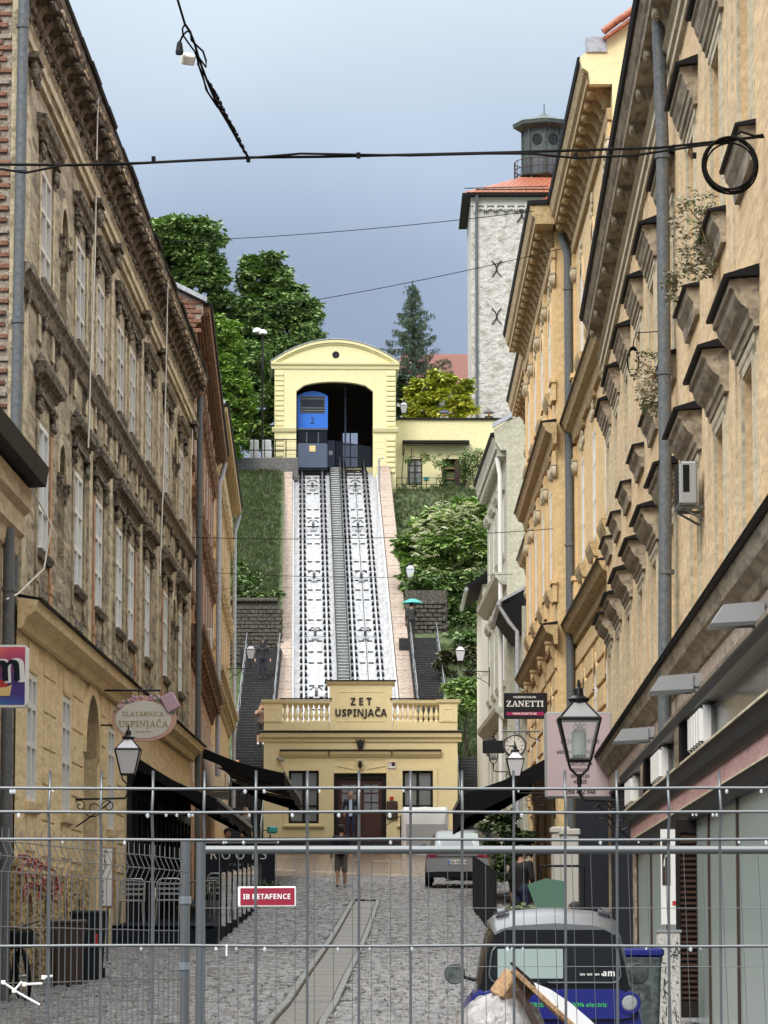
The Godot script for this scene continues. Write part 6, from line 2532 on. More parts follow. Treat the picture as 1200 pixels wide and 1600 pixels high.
	tree("low bright yellow-green tree on the promenade before the tower", b, 1.4, [[P.call(660, 605, 206, b), Vector3(.95, .5, 1)], [P.call(690, 592, 206, b), Vector3(1.0, .45, 1)], [P.call(715, 605, 206, b), Vector3(.9, .5, 1)], [P.call(650, 628, 206, b), Vector3(.8, .45, 1)], [P.call(685, 620, 205, b), Vector3(1.1, .5, 1)], [P.call(722, 632, 205, b), Vector3(.8, .55, 1)], [P.call(660, 645, 205, b), Vector3(.9, .4, 1)], [P.call(700, 645, 205, b), Vector3(.9, .4, 1)]], 3600, sm, yl, 504, .14)
	# dark shrub mass under the conifer
	b = Vector3(at(632, 660, 210).x, CY + 29, -210)
	tree("dark clipped shrub behind the upper station's right wall", b, .6, [[P.call(628, 622, 210, b), Vector3(.9, 1.2, 1)], [P.call(640, 605, 211, b), Vector3(1.0, .9, 1)]], 900, sm, [Color(.03, .055, .02), Color(.04, .07, .025)], 505, .1, "shrub")
	# flowering elder right of the incline
	b = Vector3(at(700, 1000, 176).x, CY + 16.0, -176)
	o = tree("large elder bush with cream flower heads beside the white incline", b, 1.5, [[P.call(655, 855, 175, b), Vector3(1.1, .9, 1)], [P.call(648, 900, 174, b), Vector3(.7, .9, .8)], [P.call(695, 815, 175, b), Vector3(1.3, .8, 1.2)], [P.call(730, 800, 175, b), Vector3(1.0, .7, 1.2)], [P.call(700, 860, 174, b), Vector3(1.5, 1.0, 1.3)], [P.call(735, 850, 174, b), Vector3(1.1, 1.1, 1.3)], [P.call(672, 885, 174, b), Vector3(1.0, .8, 1)]], 7500, sm, md + br, 506, .16, "shrub")
	xs = []
	cs = []
	rng.seed = 93
	for k in 420:
		var q: Vector3 = P.call(rng.randf_range(645, 752), rng.randf_range(785, 905), 173.2, b) + Vector3(0, 0, rng.randf_range(-1, .6))
		if q.y > 6.3 - absf(q.x - .6) * .9:
			continue
		xs.append(rand_xf(q, rng.randf_range(.6, 1.3)))
		cs.append(pick([Color(.58, .58, .36), Color(.64, .64, .44), Color(.5, .52, .28)]))
	multi(o, "flower_heads", cached("umbel", func(w: G):
		var r := RandomNumberGenerator.new()
		r.seed = 9
		for k in 26:
			var an := r.randf_range(0, TAU)
			var rr := sqrt(r.randf()) * .19
			var c := Vector3(cos(an) * rr, .03 - rr * .2, sin(an) * rr)
			w.tri(c, c + Vector3(.035, .01, .0), c + Vector3(.0, .02, .04))
			w.tri(c, c + Vector3(-.03, .03, .0), c + Vector3(.01, .01, -.04))), M.leaf, xs, cs)
	b = Vector3(at(705, 1020, 172).x, CY + 13.6, -172)
	tree("dense dark evergreen bush below the elder by the right steps", b, 1.0, [[P.call(690, 925, 171, b), Vector3(1.2, .9, 1)], [P.call(725, 920, 171, b), Vector3(1.1, .9, 1)], [P.call(700, 960, 170, b), Vector3(1.3, .8, 1)], [P.call(735, 965, 170, b), Vector3(1.0, .9, 1)], [P.call(662, 925, 171, b), Vector3(.9, .9, 1)], [P.call(700, 1000, 169, b), Vector3(1.0, .8, .8)], [P.call(740, 1010, 166, b), Vector3(1.0, .8, .8)], [P.call(725, 1000, 168, b), Vector3(1.2, .7, 1)]], 6500, sm, dk, 507, .14, "shrub")
	b = Vector3(at(728, 1130, 150).x, CY + 7.2, -150)
	tree("rounded ivy-green bush above the grass beside the ticket hall", b, .7, [[P.call(715, 1080, 150, b), Vector3(.6, .55, .6)], [P.call(738, 1075, 150, b), Vector3(.6, .6, .6)], [P.call(725, 1100, 149, b), Vector3(.8, .45, .6)]], 1500, clump(6, .16, 24), md, 508, .08, "shrub")
	b = Vector3(at(715, 1060, 158).x, CY + 11.0, -158)
	tree("wispy brownish shrub beside the right stair rail", b, .5, [[P.call(700, 1040, 158, b), Vector3(.7, .45, .6)], [P.call(715, 1020, 158, b), Vector3(.7, .5, .6)], [P.call(735, 1035, 158, b), Vector3(.7, .5, .6)]], 800, clump(6, .16, 24), [Color(.09, .075, .045), Color(.07, .09, .03), Color(.1, .12, .04)], 509, .06, "shrub")
	b = Vector3(at(384, 960, 168).x, CY + 15.3, -168)
	tree("dark ivy clump hanging over the stone retaining wall", b, .3, [[P.call(382, 920, 167, b), Vector3(.7, .8, .5)], [P.call(400, 935, 167, b), Vector3(.7, .4, .5)], [P.call(385, 900, 168, b), Vector3(.6, .7, .5)], [P.call(420, 930, 167, b), Vector3(.6, .3, .5)]], 1100, clump(6, .16, 24), dk, 510, .05, "shrub")
	# grass on the banks
	for s in [[-1, "rough green grass on the bank left of the incline", 9000], [1, "rough green grass on the bank right of the incline", 6500]]:
		rng.seed = 600 + s[0]
		xs = []
		cs = []
		for k in s[2]:
			var d: float = rng.randf_range(166.6, 196.5) if s[0] < 0 else pick([rng.randf_range(140, 160), rng.randf_range(168, 199)])
			var x: float = rng.randf_range(-9.2, ax(d) - 3.05) if s[0] < 0 else (rng.randf_range(2.9, 5.0) if d < 165 else rng.randf_range(ax(d) + 3.05, 6))
			xs.append(Transform3D(Basis(Vector3.UP, rng.randf_range(0, TAU)).scaled(Vector3.ONE * rng.randf_range(.6, 1.5)), Vector3(x, CY + hill_h(d, s[0]), -d)))
			cs.append(pick([Color(.06, .10, .028), Color(.085, .135, .036), Color(.045, .08, .022), Color(.11, .13, .055), Color(.07, .075, .03)]))
		var mi := multi(self, numbered("grass"), cached("grass_tuft", func(w: G):
			var r := RandomNumberGenerator.new()
			r.seed = 3
			for k in 9:
				var an := r.randf_range(0, TAU)
				var c := Vector3(cos(an), 0, sin(an)) * r.randf_range(0, .1)
				var sd := Vector3(-sin(an), 0, cos(an)) * .016
				w.tri(c - sd, c + sd, c + Vector3(cos(an) * .1, r.randf_range(.12, .26), sin(an) * .1))), M.leaf, xs, cs)
		mi.set_meta("kind", "stuff")
		tag(mi, s[1], "grass")


# ---------------------------------------------------------------- street
func street() -> void:
	var g := G.new()
	var ds := []
	for k in 60:
		ds.append(-20.0 + k * 2.72)
	for i in ds.size() - 1:
		var a: float = ds[i]
		var b: float = ds[i + 1]
		for s in [[-60.0, -7.0], [-7.0, -2.0], [-2.0, 3.0], [3.0, 60.0]]:
			g.quad(Vector3(s[0], gy(a), -a), Vector3(s[1], gy(a), -a), Vector3(s[1], gy(b), -b), Vector3(s[0], gy(b), -b))
	var st := structure("street", g, M.street_bed)
	rng.seed = 17
	# cobbles laid in scalloped arcs
	var stone := cached("cobble", func(w: G):
		var t := .038
		var q := .05
		w.quad(Vector3(-t, .028, t), Vector3(t, .028, t), Vector3(t, .028, -t), Vector3(-t, .028, -t))
		for k in 4:
			var bs2 := Basis(Vector3.UP, PI / 2 * k)
			w.quad(bs2 * Vector3(-q, .012, q), bs2 * Vector3(q, .012, q), bs2 * Vector3(t, .028, t), bs2 * Vector3(-t, .028, t))
			w.quad(bs2 * Vector3(-q, -.02, q), bs2 * Vector3(q, -.02, q), bs2 * Vector3(q, .012, q), bs2 * Vector3(-q, .012, q)))
	var xs := []
	var cs := []
	var single := 0
	var pitch_z := .2
	var vm := [M.cobble, tint("cobble_warm", "cobble", .92, .86, .78), tint("cobble_dark", "cobble", .7, .7, .72)]
	var d := 38.0
	while d < 112.0:
		var sl := atan((gy(d + .5) - gy(d - .5)))
		var bt := Basis(Vector3.RIGHT, sl)
		var wl := -5.5 if d < 62 else -5.3
		var x := wl + rng.randf_range(0, .1)
		while x < 4.2:
			var w := rng.randf_range(.165, .225)
			var dd := d + .32 * absf(sin(x * 2.1)) + rng.randf_range(-.008, .008)
			var ch := channel_x(dd)
			if absf(x - ch) > .4 or dd > 90.0 or dd < 36:
				if not (x < -2.95 and dd > 62 and dd < 88):
					var tr := Transform3D(bt * Basis.from_euler(Vector3(rng.randf_range(-.06, .06), rng.randf_range(-.09, .09), rng.randf_range(-.05, .05))).scaled(Vector3(w / .118, rng.randf_range(.8, 1.9), 1.62)), Vector3(x, gy(dd) + rng.randf_range(-.004, .005), -dd))
					if single < 300 and dd > 40.6 and x > -1.6 and x < 1.3:
						single += 1
						part(st, "cobble", stone, pick(vm), tr.origin, tr.basis)
					else:
						xs.append(tr)
						var j := rng.randf_range(.7, 1.1)
						cs.append(Color(j, j * rng.randf_range(.95, 1.0), j * rng.randf_range(.9, 1.0)))
			x += w
		d += pitch_z
	var cm: StandardMaterial3D = M.cobble.duplicate()
	cm.vertex_color_use_as_albedo = true
	var mi := multi(st, "cobbles", stone, cm, xs, cs)
	mi.set_meta("kind", "stuff")
	# drainage channel of slabs between kerb stones
	for k in 50:
		var a := 38.4 + k * 1.02
		var c := channel_x(a + .5)
		var sl := atan(gy(a + 1) - gy(a))
		var bt := Basis(Vector3.UP, -(channel_x(a + 1) - channel_x(a))) * Basis(Vector3.RIGHT, sl)
		part(st, "channel_slab", cached("slab%d" % (k % 2), func(w: G): w.cb(Vector3(), Vector3(.5, .08, 1.0), .012)), M.channel_stone, Vector3(c, gy(a + .5) - .028 + rng.randf_range(-.004, .004), -a - .5), bt)
		for e in [-.31, .31]:
			part(st, "channel_kerb", cached("ckerb", func(w: G): w.cb(Vector3(), Vector3(.11, .1, 1.0), .015)), M.street_kerb, Vector3(c + e, gy(a + .5) + .0, -a - .5), bt)
	g = G.new()
	g.bx(-2.6, 2.6, gy(90) - .02, gy(90) + .034, -90.15, -90.0)
	part(st, "slot_drain", g, M.dark_stone)
	g = G.new()
	g.bx(-.75, -.1, gy(89) - .02, gy(89) + .03, -89.6, -89.1)
	part(st, "grate", g, M.dark_frame)
	# brown wet slabs before the ticket hall
	for r in 18:
		for k in 9:
			var a := 112.4 + r * 1.2
			part(st, "paving_slab", cached("pav%d" % ((r * 5 + k) % 3), func(w: G): w.cb(Vector3(), Vector3(.985, .06, 1.19), .008)), [M.wet_brown, M.channel_stone, M.wet_brown, M.pink_stone][(r * 7 + k * 3) % 4] if (r + k) % 5 == 0 else M.wet_brown, Vector3(-4.4 + k * 1.0 + (.5 if r % 2 else .0), gy(a + .6) + .01 + rng.randf_range(-.003, .003), -a - .6), Basis(Vector3.RIGHT, atan(gy(a + 1.2) - gy(a))))


func channel_x(d: float) -> float:
	return lerpf(-.97, -.44, clampf((d - 41.0) / 47.0, 0, 1)) + .03 * sin(d * .12)


# ---------------------------------------------------------------- street furniture
# a four-sided street lantern hanging over its neck; y = 0 at the neck
func lantern(o: Node3D, s: float, clear: bool) -> void:
	var g := G.new()
	var a := .13 * s
	var b := .24 * s
	var h := .48 * s
	for k in 4:
		var bt := Basis(Vector3.UP, PI / 2 * k)
		g.tube([bt * Vector3(a, 0, a), bt * Vector3(b, h, b)], .016 * s, 4)
		g.tube([bt * Vector3(-b, h, b), bt * Vector3(b, h, b)], .02 * s, 4)
		g.tube([bt * Vector3(-a, 0, a), bt * Vector3(a, 0, a)], .018 * s, 4)
		g.tube([bt * Vector3(b, h, b), bt * Vector3(.07 * s, h + .2 * s, .07 * s)], .014 * s, 4)
	g.lathe([Vector2(.1 * s, h + .19 * s), Vector2(.13 * s, h + .24 * s), Vector2(.06 * s, h + .28 * s), Vector2(.05 * s, h + .36 * s), Vector2(.02 * s, h + .38 * s), Vector2(.015 * s, h + .46 * s), Vector2(0, h + .47 * s)], 8)
	part(o, "frame", g, M.black_iron)
	for k in 4:
		var bt := Basis(Vector3.UP, PI / 2 * k)
		g = G.new()
		g.quad(bt * Vector3(-a, 0, a), bt * Vector3(a, 0, a), bt * Vector3(b, h, b), bt * Vector3(-b, h, b))
		part(o, "pane", g, M.glass if clear else M.lamp_white)
		g = G.new()
		g.quad(bt * Vector3(-b, h, b), bt * Vector3(b, h, b), bt * Vector3(.07 * s, h + .2 * s, .07 * s), bt * Vector3(-.07 * s, h + .2 * s, .07 * s))
		part(o, "roof_pane", g, M.plastic_grey if clear else M.lamp_white)
	g = G.new()
	for e in [-1.0, 1.0]:
		g.tube([Vector3(e * a, 0, 0), Vector3(e * a * .8, -.1 * s, 0), Vector3(0, -.2 * s, 0)], .016 * s, 5)
	g.tube([Vector3(0, -.28 * s, 0), Vector3(0, -.16 * s, 0)], .03 * s, 6)
	part(o, "neck", g, M.black_iron)
	if clear:
		g = G.new()
		g.lathe([Vector2(.07, .04), Vector2(.085, .1), Vector2(.085, .42), Vector2(.06, .46), Vector2(0, .46)], 12, Vector3(), s, s)
		part(o, "glass_chimney", g, M.frosted)
		g = G.new()
		g.lathe([Vector2(.0, .0), Vector2(.08, .0), Vector2(.08, .12), Vector2(0, .13)], 10, Vector3(), s, s)
		part(o, "burner", g, M.black_iron)


func bracket_arm(o: Node3D, reach: float, s: float) -> void:
	# scrolled arm from the neck (0, -.28 s) out to x = reach
	var g := G.new()
	var y := -.28 * s
	var sg := signf(reach)
	g.tube([Vector3(0, y + .02, 0), Vector3(0, y - .1 * s, 0), Vector3(sg * .06 * s, y - .18 * s, 0), Vector3(reach, y - .2 * s, 0)], .022 * s, 6)
	g.tube([Vector3(reach, y - .9 * s, 0), Vector3(reach, y, 0)], .025 * s, 6)
	part(o, "arm", g, M.black_iron)
	g = G.new()
	for c in [[.35, .13, 1.0], [.62, .18, -1.0], [.86, .12, 1.0]]:
		var pts := []
		for k in 18:
			var f := k / 17.0
			var an: float = c[2] * f * TAU * 1.25
			var r: float = c[1] * s * (1.0 - .75 * f)
			pts.append(Vector3(reach * c[0] + cos(an) * r * sg, y - .2 * s - c[1] * s * 1.02 + sin(an) * r, 0))
		g.tube(pts, .013 * s, 4)
	g.tube([Vector3(reach * .3, y - .24 * s, 0), Vector3(reach * .62, y - .5 * s, 0), Vector3(reach, y - .78 * s, 0)], .016 * s, 5)
	part(o, "scrollwork", g, M.black_iron)


func lamps() -> void:
	var L := [
		[200, 1210, 56.0, 1.02, -4.9, false, "white-glazed wall lantern beside the oval jeweller's sign"],
		[392, 1030, 134.0, .95, -5.95, false, "white wall lantern on scrolled bracket in front of the hooded person"],
		[719, 1033, 130.0, 1.0, 3.86, false, "white wall lantern on the sage house over the shrubs"],
		[805, 1213, 83.0, 1.05, 3.98, false, "white wall lantern hanging before the round street clock"],
		[905, 1188, 54.0, 1.3, 3.9, true, "large clear-glass gas lantern in front of the pink sign"],
		[771, 1186, 104.0, 1.0, 4.45, true, "ornate clear lantern half hidden behind the dark box sign"]]
	for l in L:
		var p := at(l[0], l[1], l[2])
		var o := thing("wall_lantern", l[6], "street lamp", p, 0, "wall lanterns")
		var s: float = l[3]
		s *= 1.0 if s > 1.2 else .8
		lantern(o, s, l[5])
		bracket_arm(o, l[4] - p.x, s)
	for l in [[413, 900, 175.0, -1, "white post lantern on the grassy bank left of the incline"], [641, 904, 172.0, 1, "white post lantern beside the elder bush"], [631, 646, 201.0, 1, "white post lantern on the promenade by the upper station"]]:
		var p := at(l[0], l[1], l[2])
		var gh: float = CY + hill_h(l[2], l[3])
		var o := thing("post_lantern", l[4], "street lamp", Vector3(p.x, gh, p.z), 0, "post lanterns on the hill")
		var n := node(o, "lantern_head", Vector3(0, p.y - gh, 0))
		lantern(n, .95, false)
		var g := G.new()
		g.tube([Vector3(0, -.2, 0), Vector3(0, p.y - gh - .2, 0)], [.07, .04], 8)
		part(o, "post", g, M.black_iron)
	# globe lamp above the trees
	var q := at(424, 519, 200)
	var o2 := thing("globe_lamp", "white dome lamp head on a dark pole among the left trees", "street lamp", Vector3(q.x - .5, CY + 26.5, q.z))
	var g2 := G.new()
	g2.tube([Vector3(0, 0, 0), Vector3(0, q.y - CY - 26.5, 0)], .06, 7)
	g2.tube([Vector3(0, q.y - CY - 26.6, 0), Vector3(-.3, q.y - CY - 26.4, 0)], .03, 6)
	part(o2, "pole", g2, M.black_iron)
	g2 = G.new()
	g2.lathe([Vector2(.28, -.1), Vector2(.24, .06), Vector2(.12, .14), Vector2(0, .16)], 12, Vector3(-.3, q.y - CY - 26.4, 0))
	g2.lathe([Vector2(.28, -.1), Vector2(.24, .06), Vector2(.12, .14), Vector2(0, .16)], 12, Vector3(.0, q.y - CY - 26.5, 0))
	part(o2, "head", g2, M.white_paint)


func gradient_mat() -> StandardMaterial3D:
	var im := Image.create(64, 64, false, Image.FORMAT_RGB8)
	for y in 64:
		for x in 64:
			var v := y / 63.0
			var u := x / 63.0
			var c := Color(.83, .32, .42).lerp(Color(.93, .68, .42), clampf(1.3 - u * 1.6 - v, 0, 1))
			c = c.lerp(Color(.27, .2, .5), clampf(v * 1.7 - .25 + u * .25, 0, 1))
			c = c.lerp(Color(.2, .55, .8), clampf((v - .62) * 2.4 - u * .5, 0, 1))
			im.set_pixel(x, y, c)
	var m := StandardMaterial3D.new()
	m.albedo_texture = ImageTexture.create_from_image(im)
	m.roughness = .35
	m.resource_name = "sunset_print"
	return m


func rounded(w: float, h: float, r: float) -> PackedVector2Array:
	var p := PackedVector2Array()
	for c in [[w / 2 - r, h / 2 - r, 0], [-w / 2 + r, h / 2 - r, 1], [-w / 2 + r, -h / 2 + r, 2], [w / 2 - r, -h / 2 + r, 3]]:
		for k in 5:
			var a: float = PI / 2 * c[2] + PI / 2 * k / 4.0
			p.append(Vector2(c[0] + cos(a) * r, c[1] + sin(a) * r))
	return p


# a line of print too small to read
func scribble(p: Node, w: float, h: float, m: Material, pos: Vector3) -> void:
	var g := G.new()
	var x := -w / 2
	var k := 0
	while x < w / 2:
		var l := h * (.35 + .3 * (k * 7 % 3))
		if k % 6 != 5:
			g.bx(x, x + l * .6, -h / 2, h / 2 * (1.0 if k % 3 else 1.5), 0, .003)
		x += l
		k += 1
	part(p, "small_print", g, m, pos)


func signs() -> void:
	var g: G
	# sunset-coloured light box at the left edge
	var p := at(43, 1057, 41)
	var o := thing("light_box_sign", "square light box sign printed in sunset colours with a navy letter", "sign", Vector3(p.x - .38, p.y, p.z))
	g = G.new()
	g.prism(rounded(.78, .72, .06), -.09, .09)
	part(o, "case", g, M.letter_white)
	var qm := QuadMesh.new()
	qm.size = Vector2(.72, .67)
	part(o, "print", qm, gradient_mat(), Vector3(0, 0, .093))
	words(o, "dm", .34, M.letter_white, Vector3(.0, .08, .1), Basis.from_euler(Vector3(0, 0, .06)), "Droid Sans", .008, 700).scale = Vector3(1.12, 1.1, 1)
	words(o, "dm", .32, M.deck_navy, Vector3(.0, .08, .108), Basis.from_euler(Vector3(0, 0, .06)), "Droid Sans", .008, 700)
	g = G.new()
	g.prism(PackedVector2Array([Vector2(-.3, -.06), Vector2(.1, -.04), Vector2(.19, -.02), Vector2(.15, -.13), Vector2(-.3, -.16)]), .094, .1)
	part(o, "ribbon", g, M.fire_red)
	g = G.new()
	g.prism(PackedVector2Array([Vector2(-.3, -.16), Vector2(.15, -.13), Vector2(.21, -.1), Vector2(.19, -.23), Vector2(-.3, -.24)]), .095, .101)
	part(o, "ribbon", g, M.emblem)
	g = G.new()
	g.tube([Vector3(-.38, .25, 0), Vector3(-1.0, .25, 0)], .03, 6)
	part(o, "arm", g, M.galvanised)
	# oval jeweller's sign
	p = at(225, 1123, 60)
	o = thing("oval_sign", "oval cream jeweller's sign with pink floral rim and a gift box", "sign", p)
	g = G.new()
	var ov := PackedVector2Array()
	for k in 36:
		ov.append(Vector2(cos(TAU * k / 36) * .6, sin(TAU * k / 36) * .42))
	g.prism(ov, -.05, .05)
	part(o, "rim", g, M.sign_rose)
	o.scale = Vector3.ONE * .92
	g = G.new()
	ov = PackedVector2Array()
	for k in 36:
		ov.append(Vector2(cos(TAU * k / 36) * .51 - .01, sin(TAU * k / 36) * .345 - .02))
	g.prism(ov, .05, .058)
	part(o, "face", g, M.sign_cream)
	words(o, "ZLATARNICA", .085, M.gold_letter, Vector3(-.02, .085, .06), Basis(), "Droid Serif", .006, 700)
	words(o, "USPINJAČA", .12, M.gold_letter, Vector3(-.01, -.1, .06), Basis(), "Droid Serif", .006, 700)
	scribble(o, .3, .025, M.gold_letter, Vector3(0, -.24, .06))
	g = G.new()
	g.cb(Vector3(.48, .3, .02), Vector3(.26, .32, .16), .015, Basis(Vector3.BACK, .5))
	part(o, "gift_box", g, M.sign_lilac)
	g = G.new()
	rng.seed = 12
	for k in 30:
		var a := rng.randf_range(.3, 2.6)
		g.ball(Vector3(cos(a) * .55 + rng.randf_range(-.03, .03), sin(a) * .385 + rng.randf_range(-.03, .06), .06), Vector3(.035, .03, .015), 6, 3)
	part(o, "flowers", g, M.sign_lilac)
	g = G.new()
	for k in 14:
		var a := rng.randf_range(.2, 2.8)
		g.ob(Vector3(cos(a) * .56, sin(a) * .39, .065), Vector3(.07, .02, .01), Basis(Vector3.BACK, a))
	part(o, "leaves", g, M.green_cloth)
	g = G.new()
	g.tube([Vector3(-.45, .52, 0), Vector3(.3, .52, 0)], .022, 6)
	g.tube([Vector3(-.1, .52, 0), Vector3(-.1, .4, 0)], .01, 5)
	g.tube([Vector3(-.85, .52, 0), Vector3(-.45, .52, 0)], .022, 6)
	g.tube([Vector3(-.85, -.12, 0), Vector3(-.55, -.12, 0)], .018, 6)
	part(o, "bracket", g, M.black_iron)
	# pink beauty salon board
	p = at(904, 1180, 66)
	o = thing("salon_sign", "tall pale pink light box listing beauty treatments and a phone number", "sign", p)
	g = G.new()
	g.cb(Vector3(), Vector3(1.26, 1.6, .22), .03)
	part(o, "case", g, M.plastic_grey)
	g = G.new()
	g.bx(-.59, .59, -.76, .76, .112, .116)
	part(o, "face", g, M.pink_sign)
	words(o, "Lijepa žena", .1, M.letter_black, Vector3(.02, .26, .118), Basis(), "Droid Serif", .006)
	var y := .05
	for s in ["MEDICINSKO ČIŠĆENJE LICA", "DERMAPEN", "NOKTI OPI LAK", "PEDIKURA", "DEPILACIJA", "MASAŽE"]:
		words(o, s, .062, M.letter_black, Vector3(.02, y, .118), Basis(), "Droid Sans", .006, 700).scale = Vector3(.78, 1, 1)
		y -= .11
	words(o, "098 402 948", .095, M.letter_black, Vector3(.03, -.68, .118), Basis(), "Droid Sans", .006, 700).scale = Vector3(.8, 1, 1)
	g = G.new()
	for k in 6:
		var pts := []
		for j in 9:
			var a := TAU * j / 8.0
			pts.append(Vector3(.02 + cos(TAU * k / 6) * .07 + cos(a) * .05, .52 + sin(TAU * k / 6) * .07 + sin(a) * .05, .119))
		g.tube(pts, .005, 4)
	part(o, "flower_mark", g, M.letter_black)
	g = G.new()
	for yy in [.62, -.6]:
		g.tube([Vector3(.63, yy, 0), Vector3(.78, yy, 0)], .02, 6)
	part(o, "bracket", g, M.galvanised)
	# hairdresser's board
	p = at(821, 1103, 86)
	o = thing("hairdresser_sign", "black hanging board with white serif name and magenta stripe", "sign", p)
	g = G.new()
	g.cb(Vector3(), Vector3(1.05, .63, .06), .01)
	part(o, "board", g, M.sign_black)
	words(o, "FRIZERSKI SALON", .05, M.letter_white, Vector3(-.02, .21, .033), Basis(), "Droid Sans", .006, 700)
	words(o, "ZANETTI", .15, M.letter_white, Vector3(-.01, .05, .033), Basis(), "Droid Serif", .006, 700)
	g = G.new()
	g.prism(PackedVector2Array([Vector2(-.46, -.23), Vector2(.38, -.23), Vector2(.38, -.26), Vector2(.47, -.19), Vector2(.38, -.12), Vector2(.38, -.15), Vector2(-.46, -.15)]), .031, .035)
	part(o, "stripe", g, M.magenta)
	words(o, "WWW.ZANETTI.HR", .05, M.letter_white, Vector3(-.02, -.19, .037), Basis(), "Droid Sans", .004, 700)
	g = G.new()
	g.tube([Vector3(.3, .29, 0), Vector3(.75, .29, 0)], .02, 6)
	part(o, "bracket", g, M.black_iron)
	# street clock
	p = at(804, 1165, 90)
	o = thing("street_clock", "round street clock with pale dial on a wall bracket", "clock", p)
	g = G.new()
	g.lathe([Vector2(0, -.1), Vector2(.27, -.1), Vector2(.3, -.06), Vector2(.3, .06), Vector2(.27, .1), Vector2(.25, .1), Vector2(.25, .085)], 24)
	part(o, "case", g, M.gunmetal, Vector3(), Basis(Vector3.RIGHT, PI / 2))
	g = G.new()
	g.lathe([Vector2(.25, .086), Vector2(0, .087)], 24)
	part(o, "dial", g, M.sign_cream, Vector3(), Basis(Vector3.RIGHT, PI / 2))
	g = G.new()
	for k in 12:
		var a := TAU * k / 12.0
		g.ob(Vector3(sin(a) * .2, cos(a) * .2, .092), Vector3(.014, .05, .006), Basis(Vector3.BACK, -a))
	part(o, "numerals", g, M.letter_black)
	g = G.new()
	g.ob(Vector3(-.07, -.01, .098), Vector3(.16, .018, .006), Basis(Vector3.BACK, .06))
	g.ob(Vector3(-.005, .06, .098), Vector3(.022, .13, .006), Basis(Vector3.BACK, .05))
	part(o, "hands", g, M.letter_black)
	g = G.new()
	g.tube([Vector3(-.3, .36, 0), Vector3(.8, .36, 0)], .022, 6)
	g.tube([Vector3(0, .36, 0), Vector3(0, .28, 0)], .02, 6)
	g.tube([Vector3(.3, .36, 0), Vector3(.4, .22, 0), Vector3(.7, .1, 0)], .015, 5)
	part(o, "bracket", g, M.galvanised)
	# dark box sign beside it
	p = at(771, 1167, 101)
	o = thing("box_sign", "plain dark box sign projecting left of the street clock", "sign", p)
	g = G.new()
	g.cb(Vector3(), Vector3(.62, .36, .14), .015)
	part(o, "case", g, M.charcoal_plastic)
	g = G.new()
	g.tube([Vector3(.3, .1, 0), Vector3(1.35, .1, 0)], .02, 6)
	part(o, "bracket", g, M.black_iron)
	# vertical white sign
	p = at(166, 1371, 56)
	o = thing("gold_buyer_sign", "narrow upright white board with vertical lettering against the shop front", "sign", Vector3(p.x, gy(56), p.z))
	var cy := p.y - gy(56)
	g = G.new()
	g.cb(Vector3(.02, cy, -.03), Vector3(.26, .96, .04), .01)
	part(o, "backing", g, M.plank)
	g = G.new()
	g.bx(-.09, .09, cy - .44, cy + .45, -.009, .004)
	part(o, "face", g, M.letter_white)
	y = cy + .4
	for ch in "OTKUP ZLATA":
		if ch != " ":
			words(o, ch, .055, M.letter_black, Vector3(-.055 if y < cy + .1 else -.02, y, .006), Basis(), "Droid Sans", .004, 700)
		y -= .078
	g = G.new()
	g.tube([Vector3(.02, 0, -.06), Vector3(.02, cy, -.06)], .02, 6)
	part(o, "stand", g, M.galvanised)


func awning(label: String, side: int, d0: float, d1: float, wx: float, ox: float, hi: float, ho: float, drop: float) -> void:
	var o := thing("awning", label, "awning", Vector3(wx, CY + hi, -(d0 + d1) / 2))
	var hl := (d1 - d0) / 2
	var g := G.new()
	var n := 14
	for k in n:
		for j in 6:
			var q := []
			for e in [[k, j], [k + 1, j], [k + 1, j + 1], [k, j + 1]]:
				var f: float = e[1] / 6.0
				var sag := .09 * sin(PI * f) + .05 * sin(e[0] * 2.1) * f
				q.append(Vector3((ox - wx) * f, (ho - hi) * f - sag, hl - 2 * hl * e[0] / n))
			if side < 0:
				g.quad(q[3], q[2], q[1], q[0])
			else:
				g.quad(q[0], q[1], q[2], q[3])
	part(o, "canvas", g, M.black_cloth)
	g = G.new()
	for k in n:
		var z0 := hl - 2 * hl * k / n
		var z1 := hl - 2 * hl * (k + 1) / n
		var yb := -drop - .04 * sin(k * 1.7)
		g.quad(Vector3(ox - wx, ho - hi, z0), Vector3(ox - wx, ho - hi, z1), Vector3(ox - wx + .02, ho - hi + yb, z1), Vector3(ox - wx + .02, ho - hi + yb, z0))
	part(o, "valance", g, M.black_cloth)
	for e in [-hl, hl]:
		g = G.new()
		g.prism(PackedVector2Array([Vector2(0, -.05), Vector2((ox - wx) * .5, (ho - hi) * .5 - .1), Vector2(ox - wx, ho - hi), Vector2(ox - wx, ho - hi - drop), Vector2((ox - wx) * .5, (ho - hi) * .5 - .1 - drop * .75), Vector2(0, -.05 - drop * .6)]), e - .01, e + .01)
		part(o, "side_flap", g, M.black_cloth)
	g = G.new()
	g.tube([Vector3(ox - wx, ho - hi, -hl), Vector3(ox - wx, ho - hi, hl)], .045, 6)
	part(o, "front_bar", g, M.gunmetal)
	for z in [-hl * .9, 0.0, hl * .9]:
		g = G.new()
		g.tube([Vector3(0, -.1, z), Vector3((ox - wx) * .5, (ho - hi) * .5 - .2, z + .3), Vector3(ox - wx, ho - hi - .04, z)], .03, 5)
		part(o, "arm", g, M.gunmetal)


